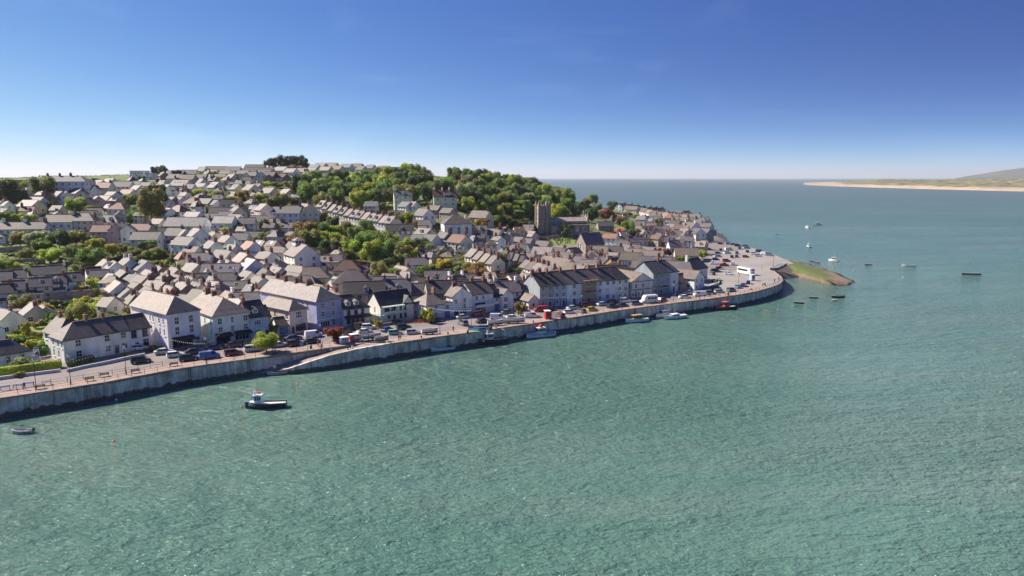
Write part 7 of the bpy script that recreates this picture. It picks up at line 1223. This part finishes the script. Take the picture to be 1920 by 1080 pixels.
boat(WB(831, 657), 210, 6.8, 2.2, .9, (.78, .78, .76), 'open', 'pale open launch moored against the harbour wall', name='launch')
boat(WB(924, 644), 206, 8.8, 3.1, 1.4, (.035, .03, .03), 'fore', 'fishing boat with black upper hull and red gear by the harbour wall', extra='gear raft', deckc=(.3, .12, .08), name='fishing_boat')
boat(WB(1014, 631.5), 209, 9.6, 3.0, 1.15, (.75, .76, .77), 'mid', 'white cabin boat with blue stripe and red canopy by the harbour wall', stripe=(.08, .2, .45), extra='redtop', name='cabin_boat')
boat(WB(1194, 603.5), 205, 8.6, 2.6, 1.0, (.78, .78, .77), 'cruiser', 'white motor cruiser with tan cabin by the harbour wall', cabc=(.5, .32, .17), name='motor_cruiser')
boat(WB(1246, 593.5), 212, 7.5, 2.5, .95, (.7, .7, .66), 'cruiser', 'cream cruiser lying inside the white yacht', name='motor_cruiser')
boat(WB(1266, 597), 208, 9.0, 2.8, 1.0, (.78, .78, .78), 'sail', 'white sailing yacht with blue sail cover by the harbour wall', name='sailing_yacht')
boat(WB(1360, 580), 205, 8.6, 2.8, 1.05, (.05, .03, .03), 'mid', 'red pilot boat with orange-red cabin by the far harbour wall', cabc=(.6, .12, .09), stripe=(.5, .08, .05), name='pilot_boat')
boat(WB(43, 812), 186, 3.6, 1.5, .55, (.7, .6, .58), 'open', 'small pale dinghy with outboard floating off the left wall', extra='motor', name='dinghy')
boat(WB(521, 702), 200, 4.6, 1.7, .6, (.6, .6, .58), 'open', 'grey inflatable-like tender drawn up at the slipway foot', extra='motor', name='dinghy')
boat(WB(1498, 569), 175, 3.4, 1.5, .6, (.04, .04, .04), 'open', 'black dinghy with pale cover off the wall corner', deckc=(.7, .66, .5), name='dinghy')
boat(WB(1525, 559), 175, 3.2, 1.4, .55, (.08, .14, .13), 'open', 'tiny dark green dinghy off the wall corner', name='dinghy')
boat(WB(1571, 558), 190, 5.2, 1.9, .7, (.02, .02, .025), 'open', 'dark open motor boat beyond the wall corner', extra='motor', name='launch')
boat(WB(1565, 564), 150, 1.8, 1.1, .4, (.03, .03, .03), 'open', 'very small black tender beside the dark motor boat', name='dinghy')
boat(WB(1704, 500), 160, 6.5, 2.2, .9, (.78, .77, .75), 'open', 'white speedboat lying in open water', extra='motor', deckc=(.3, .25, .22), name='speedboat')
boat(WB(1821, 515), 178, 9.0, 2.0, .7, (.08, .12, .13), 'open', 'long dark open boat moored furthest out', name='launch')
boat(WB(1563, 490), 130, 5.5, 2.1, .85, (.78, .78, .78), 'cruiser', 'white cabin cruiser off the grassy spit', name='motor_cruiser')
boat(WB(1628, 497), 175, 3.4, 1.5, .55, (.12, .08, .07), 'open', 'small dark dinghy beyond the grassy spit', name='dinghy')
boat(WB(1516, 464), 100, 4.6, 1.8, .8, (.25, .26, .28), 'mid', 'small grey cabin boat beyond the car park', name='cabin_boat')
boat(WB(1514, 428), 95, 7.5, 2.6, 1.1, (.6, .62, .64), 'cruiser', 'distant pale cruiser seen stern-on beyond the car park', name='motor_cruiser')
boat(WB(1533, 422.5), 180, 9.0, 2.6, 1.0, (.75, .76, .78), 'cruiser', 'distant white cruiser seen side-on beyond the car park', name='motor_cruiser')
for px, py in ((1523, 490), (1533, 493), (1458, 440)): boat(WB(px, py), 170, 2.6, 1.2, .45, (.03, .06, .06), 'open', 'tiny dark tender moored beyond the car park', name='dinghy')
# boats ashore on the quay
def ashore(px, py, yaw, L, B, c, label, flip=False, dk=(.5, .5, .5)):
    P = G(px, py, .75 if not flip else .95); boat(P, yaw, L, B, .75, c, 'open', label, name='dinghy', deckc=dk); o = USED[label][-1]
    if flip: o.rotation_euler = (math.pi, 0, R(yaw))
    else:
        for x in (-L*.2, L*.2): mb = MB(); mb.box(x-.1, x+.1, -.7, .7, -.75, -.3); link('cradle', mb.mesh('cradle', ['wood']), o)
ashore(688, 633, 28, 7.5, 1.8, (.5, .5, .5), 'long grey gig boat on a trailer at the head of the slipway'); ashore(715, 636, 20, 3.5, 1.4, (.25, .25, .27), 'small dark dinghy ashore beside the grey gig'); ashore(890, 613, 0, 3.8, 1.4, (.35, .55, .6), 'pale blue dinghy ashore on the quay', True); ashore(899, 616, 340, 3.4, 1.3, (.1, .45, .38), 'turquoise upturned dinghy ashore on the quay', True); ashore(910, 612, 10, 3.8, 1.5, (.75, .68, .52), 'cream upturned dinghy ashore on the quay', True)
ashore(928, 606, 14, 4.5, 1.6, (.6, .6, .56), 'pale dinghy ashore beside the cream upturned one'); ashore(962, 602, 14, 7.0, 1.9, (.72, .7, .66), 'long white gig boat ashore on the quay')
for i in range(6): ashore(1452+i*3.2, 505-i*1.6, 330, 3.8, 1.4, (.5, .55, .6) if i % 2 else (.12, .13, .15), ('pale' if i % 2 else 'dark')+' dinghy in the row stored above the muddy slip')
ashore(805, 622, 20, 4.5, 1.5, (.6, .62, .62), 'white dinghy ashore on the open quay')
for px, py, c in ((78 + 375, 764, 'orange'), (557, 721, 'orange'), (213, 828, 'orange'), (1433, 583, 'orange'), (1442, 585.5, 'orange'), (1458, 582, 'orange'), (1511, 572, 'orange'), (1600, 507, 'orange'), (1820, 493, 'rubber'), (218, 750, 'frame_white'), (1693, 520, 'frame_white')):
    P = WB(px, py); mb = MB(); mb.loft([[(math.cos(a*math.pi/5)*r_, math.sin(a*math.pi/5)*r_, z) for a in range(10)] for z, r_ in ((-.3, .12), (-.15, .3), (.1, .36), (.3, .28), (.42, .08))]); mb.tube((0, 0, .4), (0, 0, .55), .05)
    o = link('mooring_buoy', mb.mesh('mooring_buoy', [c])); o.location = P; o.scale = (.72, .72, .72); relabel(o, {'orange': 'small orange mooring buoy floating on the water', 'rubber': 'small black mooring buoy far out on the water', 'frame_white': 'small white mooring buoy floating on the water'}[c], 'buoy', 'mooring buoys')
# ------------------------------------------------------------------ quay furniture
def railing(pts, off, sp, label, ht=1.1, z=.12):
    L_ = offs(pts, off); d = dense(L_, sp); root = empty('quay_railing', d[0]); org = d[0].copy(); org.z = 0; relabel(root, label, 'railing', None)
    root.location = org
    if 'rpost' not in CACHE: mb = MB(); mb.tube((0, 0, 0), (0, 0, ht), .055, .05, 6); mb.tube((0, 0, ht), (0, 0, ht+.1), .08, .03, 6); CACHE['rpost'] = mb.mesh('post', ['metal_dark'])
    for p in d: link('post', CACHE['rpost'], root, (p.x-org.x, p.y-org.y, z))
    for zz in (.5, 1.02):
        mb = MB()
        for a, b in zip(d[:-1], d[1:]): mb.tube((a.x-org.x, a.y-org.y, z+zz), (b.x-org.x, b.y-org.y, z+zz), .03, None, 5)
        link('rail', mb.mesh('rail', ['metal_dark']), root)
railing(QUAY1[1:10], .5, 2.4, 'dark iron railing along the quay edge left of the slipway'); railing(QUAY1[1:6], 4.9, 2.4, 'dark iron railing between road and promenade by the white houses'); railing(QUAY2[6:], .5, 2.6, 'dark iron railing along the harbour wall to the car park corner')
LAMP = ['black lantern street lamp '+q for q in ('at the far end of the pale blue benches', 'beside the pale blue benches', 'on the promenade before the clipped hedge', 'before the door of the long white house', 'before the white shop with two awnings', 'at the top of the slipway wall', 'behind the red market stall', 'on the open quay before the white cottage', 'beside the upturned dinghies', 'before the scaffolded house', 'before the pale end terrace house', 'before the slim white three-storey house', 'at the corner of the car park road', 'near the white flagpole', 'at the back of the car park', 'above the row of stored dinghies', 'on the lane below the dark slip')]
def lamp(px, py, ht=6.0, label=None):
    root = empty('street_lamp', G(px, py, .1)); mb = MB(); mb.tube((0, 0, 0), (0, 0, 1.0), .13, .10, 8); mb.tube((0, 0, 1.0), (0, 0, ht), .07, .05, 8); mb.tube((-.35, 0, ht-.5), (.35, 0, ht-.5), .03); link('post', mb.mesh('lamp_post', ['metal_dark']), root)
    mb = MB(); mb.box(-.2, .2, -.2, .2, ht+.02, ht+.5, 0, -.06, -.06); l = link('lantern', mb.mesh('lantern', ['lamp_glass']), root); mb = MB(); mb.box(-.3, .3, -.3, .3, ht+.5, ht+.75, 0, .25, .25); link('lantern_cap', mb.mesh('lantern_cap', ['metal_dark']), root)
    relabel(root, label or 'black lantern street lamp on the promenade', 'street lamp', 'promenade lamps')
for px, py in ((-40, 747), (68, 731), (133, 721), (237, 703), (388, 683), (602, 654), (691, 640), (825, 626), (884, 618), (1091, 590), (1165, 579), (1262, 566), (1348, 555), (1384, 545), (1300, 471), (1450, 500), (1217, 470)): lamp(px, py, 6.0, LAMP.pop(0))
root = empty('flagpole', G(1407, 543, .1)); mb = MB(); mb.tube((0, 0, 0), (0, 0, 9), .09, .05); link('pole', mb.mesh('pole', ['frame_white']), root); mb = MB(); mb.box(-.4, .4, -.4, .4, 0, .5); link('plinth', mb.mesh('plinth', ['concrete']), root); relabel(root, 'white flagpole on a plinth near the harbour wall corner', 'flagpole', None)
def bench(px, py, yaw, c, label):
    root = empty('bench', G(px, py, .11), R(yaw))
    for k in range(3): mb = MB(); mb.box(-.9, .9, -.22+k*.16, -.1+k*.16, .43, .47); link('seat_slat', mb.mesh('slat', ['painted']), root, col=c)
    for k in range(3): mb = MB(); mb.box(-.9, .9, .24, .28, .55+k*.15, .66+k*.15); link('back_slat', mb.mesh('slat', ['painted']), root, col=c)
    for x in (-.75, .75): mb = MB(); mb.box(x-.04, x+.04, -.22, .26, 0, .43); mb.box(x-.04, x+.04, .20, .26, .43, 1.0); link('leg', mb.mesh('bench_leg', ['metal_dark']), root)
    relabel(root, label, 'bench', 'promenade benches')
for px, py, c, lb in ((76, 729, (.10, .03, .025), 'dark red bench'), (168, 714, (.10, .03, .025), 'dark red bench'), (196, 706, (.02, .02, .022), 'black bench'), (254, 699, (.02, .02, .022), 'black bench'), (10, 731, (.4, .45, .6), 'pale blue bench'), (34, 728, (.4, .45, .6), 'pale blue bench'), (55, 724, (.4, .45, .6), 'pale blue bench'), (88, 722, (.7, .65, .6), 'cream bench'), (326, 686, (.02, .02, .022), 'black bench'), (1432, 535, (.02, .02, .022), 'black bench')): bench(px, py, 214, c, lb+' on the promenade by the railings')
def bunting(a, b, ha, hb, label):
    A, B = G(*a), G(*b); A.z = ha; B.z = hb; root = empty('bunting', G(*a)); o0 = G(*a); n_ = max(6, int((B-A).length/.8)); relabel(root, label, 'bunting', 'bunting strings'); mb = MB(); fl = MB(); pts = []
    for k in range(n_+1): t_ = k/n_; p = A.lerp(B, t_)-o0; p.z -= 4*t_*(1-t_)*(B-A).length*.03; pts.append(p)
    for p, q in zip(pts[:-1], pts[1:]):
        mb.tube(p, q, .012, None, 3); m_ = (p+q)/2; fl.sheet([[tuple(p.lerp(q, .28)), tuple(p.lerp(q, .72)), (m_.x, m_.y, m_.z-.36)]], .01, 0, (0, 1, 0))
    link('cord', mb.mesh('cord', ['rope']), root); f_ = link('pennants', fl.mesh('pennants', ['frame_white']), root); f_['kind'] = 'stuff'
for i, (a, b, ha, hb) in enumerate([((-30, 715), (64, 704), 4.6, 5.0), ((64, 704), (133, 721), 5, 5.2), ((133, 721), (236, 684), 5, 5.6), ((236, 684), (318, 668), 5.4, 5), ((318, 668), (388, 683), 4.6, 5.2), ((388, 683), (437, 646), 5, 6.6), ((437, 646), (500, 652), 6.4, 5), ((545, 650), (600, 622), 5, 6.4), ((600, 622), (672, 618), 6.4, 6.2), ((672, 618), (712, 622), 6, 5), ((712, 622), (775, 600), 5, 6), ((800, 602), (884, 618), 4.6, 5.8), ((884, 618), (940, 585), 5.4, 4.6), ((985, 580), (1091, 590), 5, 6), ((1091, 590), (1180, 562), 5.6, 5.4), ((1165, 579), (1262, 550), 5.4, 5.2)]): bunting(a, b, ha, hb, 'string of white pennant bunting hung over the quay road')
# iron ladders let into the harbour walls
for i, (a, b, f) in enumerate([(QUAY1[3], QUAY1[4], .6), (QUAY1[5], QUAY1[6], .5), (QUAY1[7], QUAY1[8], .2), (QUAY2[2], QUAY2[3], .5), (QUAY2[5], QUAY2[6], .4), (QUAY2[6], QUAY2[7], .5), (QUAY2[7], QUAY2[8], .3), (QUAY2[8], QUAY2[9], .5)]):
    p = a.lerp(b, f); t_ = (b-a).normalized(); nrm = Vector((t_.y, -t_.x, 0)); root = empty('wall_ladder', p+nrm*.5, math.atan2(t_.y, t_.x))
    for x in (-.25, .25): mb = MB(); mb.tube((x, 0, .2), (x, 0, -4.6), .045, None, 5); link('rail', mb.mesh('ladder_rail', ['metal_dark']), root)
    for k in range(14): mb = MB(); mb.tube((-.25, 0, -.1-k*.33), (.25, 0, -.1-k*.33), .03, None, 4); link('rung', mb.mesh('rung', ['metal_dark']), root)
    relabel(root, 'iron ladder fixed to the face of the sea wall', 'ladder', 'sea wall ladders')
# bins, bollards
for px, py in ((583, 654), (1042, 603), (877, 625), (1365, 554), (920, 618)):
    mb = MB(); mb.tube((0, 0, 0), (0, 0, .9), .28, .3, 10); mb.tube((0, 0, .9), (0, 0, 1.05), .32, .18, 10); o = link('litter_bin', mb.mesh('litter_bin', ['metal_dark'])); o.location = G(px, py, .1); relabel(o, 'dark round litter bin on the promenade', 'bin', 'litter bins')
for k in range(9):
    p = offs(QUAY2, .9)[0].lerp(offs(QUAY2, .9)[5], k/8.) if False else None
for px, py in ((790, 634), (840, 627), (895, 620), (930, 615), (1000, 605)):
    mb = MB(); mb.tube((0, 0, 0), (0, 0, .45), .2, .15, 8); mb.tube((0, 0, .45), (0, 0, .65), .26, .24, 8); o = link('mooring_bollard', mb.mesh('mooring_bollard', ['metal_dark'])); o.location = G(px, py, .11); relabel(o, 'iron mooring bollard at the harbour wall edge', 'bollard', 'mooring bollards')
# ------------------------------------------------------------------ people
def person_mesh(pose):
    J = {'stand': [('pel', (0, 0, .95), .15), ('chest', (0, 0, 1.28), .17), ('neck', (0, 0, 1.48), .07), ('head', (0, .02, 1.63), .105), ('top', (0, .02, 1.73), .07), ('shl', (.19, 0, 1.42), .075), ('ell', (.25, .02, 1.13), .05), ('hal', (.24, .08, .86), .045), ('shr', (-.19, 0, 1.42), .075), ('elr', (-.25, .02, 1.13), .05), ('har', (-.23, .1, .88), .045), ('hil', (.1, 0, .9), .1), ('knl', (.11, .03, .5), .075), ('anl', (.11, -.02, .09), .055), ('tol', (.11, .13, .04), .04), ('hir', (-.1, 0, .9), .1), ('knr', (-.11, .03, .5), .075), ('anr', (-.11, -.02, .09), .055), ('tor', (-.11, .13, .04), .04)]}
    base = dict((a, (Vector(b), c)) for a, b, c in J['stand'])
    if pose == 'walk':
        for k, d in (('knl', (0, .16, .02)), ('anl', (0, .28, 0)), ('tol', (0, .3, .03)), ('knr', (0, -.06, 0)), ('anr', (0, -.3, .05)), ('tor', (0, -.28, .0)), ('ell', (0, -.1, 0)), ('hal', (0, -.18, .03)), ('elr', (0, .08, 0)), ('har', (0, .2, .05))): base[k] = (base[k][0]+Vector(d), base[k][1])
    if pose == 'sit':
        for k in list(base): base[k] = (base[k][0]-Vector((0, 0, .45)), base[k][1])
        for s, x in (('l', .12), ('r', -.12)): base['kn'+s] = (Vector((x, .45, .48)), .08); base['an'+s] = (Vector((x, .48, .08)), .055); base['to'+s] = (Vector((x, .62, .04)), .04); base['ha'+s] = (Vector((x*1.3, .3, .6)), .045); base['el'+s] = (Vector((x*2.1, .06, .66)), .05)
    E = [('pel', 'chest'), ('chest', 'neck'), ('neck', 'head'), ('head', 'top'), ('chest', 'shl'), ('shl', 'ell'), ('ell', 'hal'), ('chest', 'shr'), ('shr', 'elr'), ('elr', 'har'), ('pel', 'hil'), ('hil', 'knl'), ('knl', 'anl'), ('anl', 'tol'), ('pel', 'hir'), ('hir', 'knr'), ('knr', 'anr'), ('anr', 'tor')]
    nm = list(base); me = bpy.data.meshes.new('skel'); me.from_pydata([base[k][0] for k in nm], [(nm.index(a), nm.index(b)) for a, b in E], [])
    o = bpy.data.objects.new('skel', me); COL.objects.link(o); o.modifiers.new('s', 'SKIN'); sub = o.modifiers.new('d', 'SUBSURF'); sub.levels = sub.render_levels = 1
    for i, k in enumerate(nm): me.skin_vertices[0].data[i].radius = (base[k][1], base[k][1]*(.75 if k in ('chest', 'pel') else 1)); me.skin_vertices[0].data[i].use_root = (k == 'pel')
    dg = bpy.context.evaluated_depsgraph_get(); ev = o.evaluated_get(dg); out = bpy.data.meshes.new_from_object(ev); bpy.data.objects.remove(o)
    out.materials.clear(); [out.materials.append(MAT[q]) for q in ('cloth', 'trouser', 'skin', 'hair')]; dz = .45 if pose == 'sit' else 0
    for p in out.polygons:
        c = p.center; z = c.z+dz; p.use_smooth = True
        p.material_index = 3 if z > 1.66 or (z > 1.56 and c.y < -.02) else 2 if z > 1.47 or (abs(c.x) > .2 and z < 1.05 and pose != 'sit') else 0 if z > .96 else 1
    return out
PM = {k: person_mesh(k) for k in ('stand', 'walk', 'sit')}
PCN = {'white': (.7, .7, .7), 'dark': (.03, .03, .04), 'blue': (.06, .1, .25), 'red': (.45, .05, .05), 'grey': (.25, .25, .26)}
def person(px, py, pose, c, yaw, lab, z=.11, lift=0):
    o = link('person', PM[pose], None, G(px, py, z)+Vector((0, 0, lift)), R(yaw), PCN[c]); relabel(o, lab, 'person', 'people on the quay')
person(46, 731, 'walk', 'blue', 200, 'person in a blue top walking past the pale blue benches'); person(511, 667, 'stand', 'dark', 160, 'person in a dark top standing by the railings above the slipway'); person(516, 666, 'stand', 'grey', 200, 'person in grey standing by the railings above the slipway')
person(509, 698, 'stand', 'red', 180, 'person in red standing at the foot of the slipway', -4.0+.55); person(516, 697, 'stand', 'white', 180, 'person in white standing at the foot of the slipway', -3.8+.5); person(522, 694, 'stand', 'dark', 180, 'person in dark clothes standing at the foot of the slipway', -3.6+.5)
person(597, 650, 'walk', 'red', 120, 'person in red walking beside the parked black cars'); person(604, 652, 'stand', 'white', 150, 'person in white standing beside the parked cars'); person(748, 639, 'walk', 'red', 200, 'person in red walking on the open quay'); person(751, 636, 'walk', 'white', 200, 'person in white walking on the open quay'); person(850, 622, 'stand', 'dark', 200, 'person in dark clothes standing alone on the open quay')
person(680, 644, 'stand', 'white', 170, 'person in white by the red market stall'); person(652, 656, 'sit', 'dark', 200, 'person in dark clothes sitting on the slipway wall', -.5); person(661, 655, 'sit', 'white', 190, 'person in white sitting on the slipway wall', -.45)
for px, py, c in ((1312, 560, 'dark'), (1366, 555, 'red'), (1452, 530, 'dark'), (1460, 526, 'blue'), (1305, 561, 'grey'), (1428, 505, 'dark'), (1335, 558, 'white')): person(px, py, 'stand', c, RND.uniform(0, 360), 'person in %s clothes standing by the harbour corner railing' % c, .11)
# ------------------------------------------------------------------ garden walls and lanes seen between the houses
def slope_wall(pts, ht, label, mat='stone'):
    P = [T(*p) for p in pts]; d = dense(P, 3); o0 = P[0]; mb = MB(); a = offs(d, -.2); b = offs(d, .2); tops = []
    zt = [max(h(p.x, p.y), h(p.x, p.y))+ht for p in d]
    mb.sheet([[tuple(Vector((a[i].x, a[i].y, zt[i]))-o0), tuple(Vector((a[i+1].x, a[i+1].y, zt[i+1]))-o0), tuple(Vector((b[i+1].x, b[i+1].y, zt[i+1]))-o0), tuple(Vector((b[i].x, b[i].y, zt[i]))-o0)] for i in range(len(d)-1)], ht+1.2)
    relabel(link('garden_wall', mb.mesh('garden_wall', [mat]), None, o0), label, 'wall', 'garden walls')
for pts, ht in (([(0, 473), (60, 470)], 2.2), ([(15, 497), (85, 493)], 2.2), ([(95, 562), (200, 552)], 2.4), ([(60, 608), (135, 600)], 2.4), ([(0, 458), (70, 455)], 1.6), ([(130, 540), (196, 550)], 1.8), ([(325, 361), (460, 366)], 1.4), ([(1000, 447), (1075, 442)], 1.6)): slope_wall(pts, ht, 'grey stone garden wall between the terraced plots')
# gravestones on the churchyard lawn
mb = MB(); mb.box(-.35, .35, -.08, .08, -.2, 1.0); gs = mb.mesh('gravestone', ['stone'])
for k in range(46):
    P = T(RND.uniform(1030, 1072), RND.uniform(445, 459), .3)
    if in_house(P.x, P.y, .5): continue
    o = link('gravestone', gs, None, P, RND.uniform(-.2, .3), None, (RND.uniform(.8, 1.3), 1, RND.uniform(.7, 1.3))); relabel(o, 'small grey gravestone on the bright churchyard grass', 'gravestone', 'gravestones')
c_ = T(1050, 452); mb = MB(); top = []
for i in range(8):
    for j in range(8):
        q = [(c_.x-9+i*2.3+a*2.3, c_.y-12+j*3+b*3) for a, b in ((0, 0), (1, 0), (1, 1), (0, 1))]; top.append([(x, y, h(x, y)+.03) for x, y in q])
for t_ in top: mb.face(t_)
m, t, b = newmat('lawn'); c = mixc(t, noise(t, .3, 5, wpos(t), .7), (.08, .14, .02), (.17, .22, .04)); t.links.new(c, b.inputs['Base Color']); b.inputs['Roughness'].default_value = .95
structure(link('lawn', mb.mesh('lawn', ['lawn'])))
# lawns of the walled gardens
def lawn(pts, name='lawn'):
    P = [T(*p) for p in pts]; c = sum(P, Vector())/len(P); mb = MB()
    for a, b in zip(P, P[1:]+P[:1]):
        for i in range(6):
            for j in range(6):
                f = lambda u, v: c.lerp(a.lerp(b, v), u); q = [f(i/6, j/6), f((i+1)/6, j/6), f((i+1)/6, (j+1)/6), f(i/6, (j+1)/6)]
                mb.face([(p.x, p.y, h(p.x, p.y)+.04) for p in q])
    structure(link(name, mb.mesh(name, ['lawn'])))
lawn([(70, 622), (150, 612), (262, 606), (250, 565), (170, 563), (95, 575), (60, 600)]); lawn([(-10, 648), (60, 662), (112, 655), (95, 628), (60, 612), (-10, 622)]); lawn([(806, 333), (834, 331), (836, 322), (806, 322)])
# dark curved harbour slip by the far point
mb = MB(); P = [G(1212, 458), G(1232, 467), G(1262, 463), G(1270, 452), G(1240, 449), G(1215, 452)]
mb.face([(p.x, p.y, h(p.x, p.y)*0+1.6) for p in P]); structure(link('slipway', mb.mesh('dock_slip', ['mud'])))
# ------------------------------------------------------------------ labels: tell look-alike houses apart by their neighbours
taken = {}; seen = set()
for it in HINFO: taken.setdefault(it[1], []).append(it)
for lab, its in taken.items():
    if len(its) < 2: continue
    for root, l_, wall, rc, P, zone in its:
        nb = sorted((q for q in HINFO if q[0] is not root), key=lambda q: (q[4]-P).length)[:7]; base = l_.split(', ')
        if zone is None: continue
        head = ', '.join(base[:-1]); head = head.split(' and ')[0] if len((head+base[-1]).split()) > 11 else head
        for q in nb:
            for ph in ('beside a %s house' % WNAME[q[2]], 'beside a %s-roofed house' % q[3], 'beside a %s %s-roofed house' % (WNAME[q[2]].split()[-1], q[3])):
                nl = '%s, %s, %s' % (head, base[-1], ph)
                if nl not in taken and nl not in seen and len(nl.split()) <= 16 and root['label'] == l_: root['label'] = nl; break
            if root['label'] != l_: break
        seen.add(root['label'])
#%%END
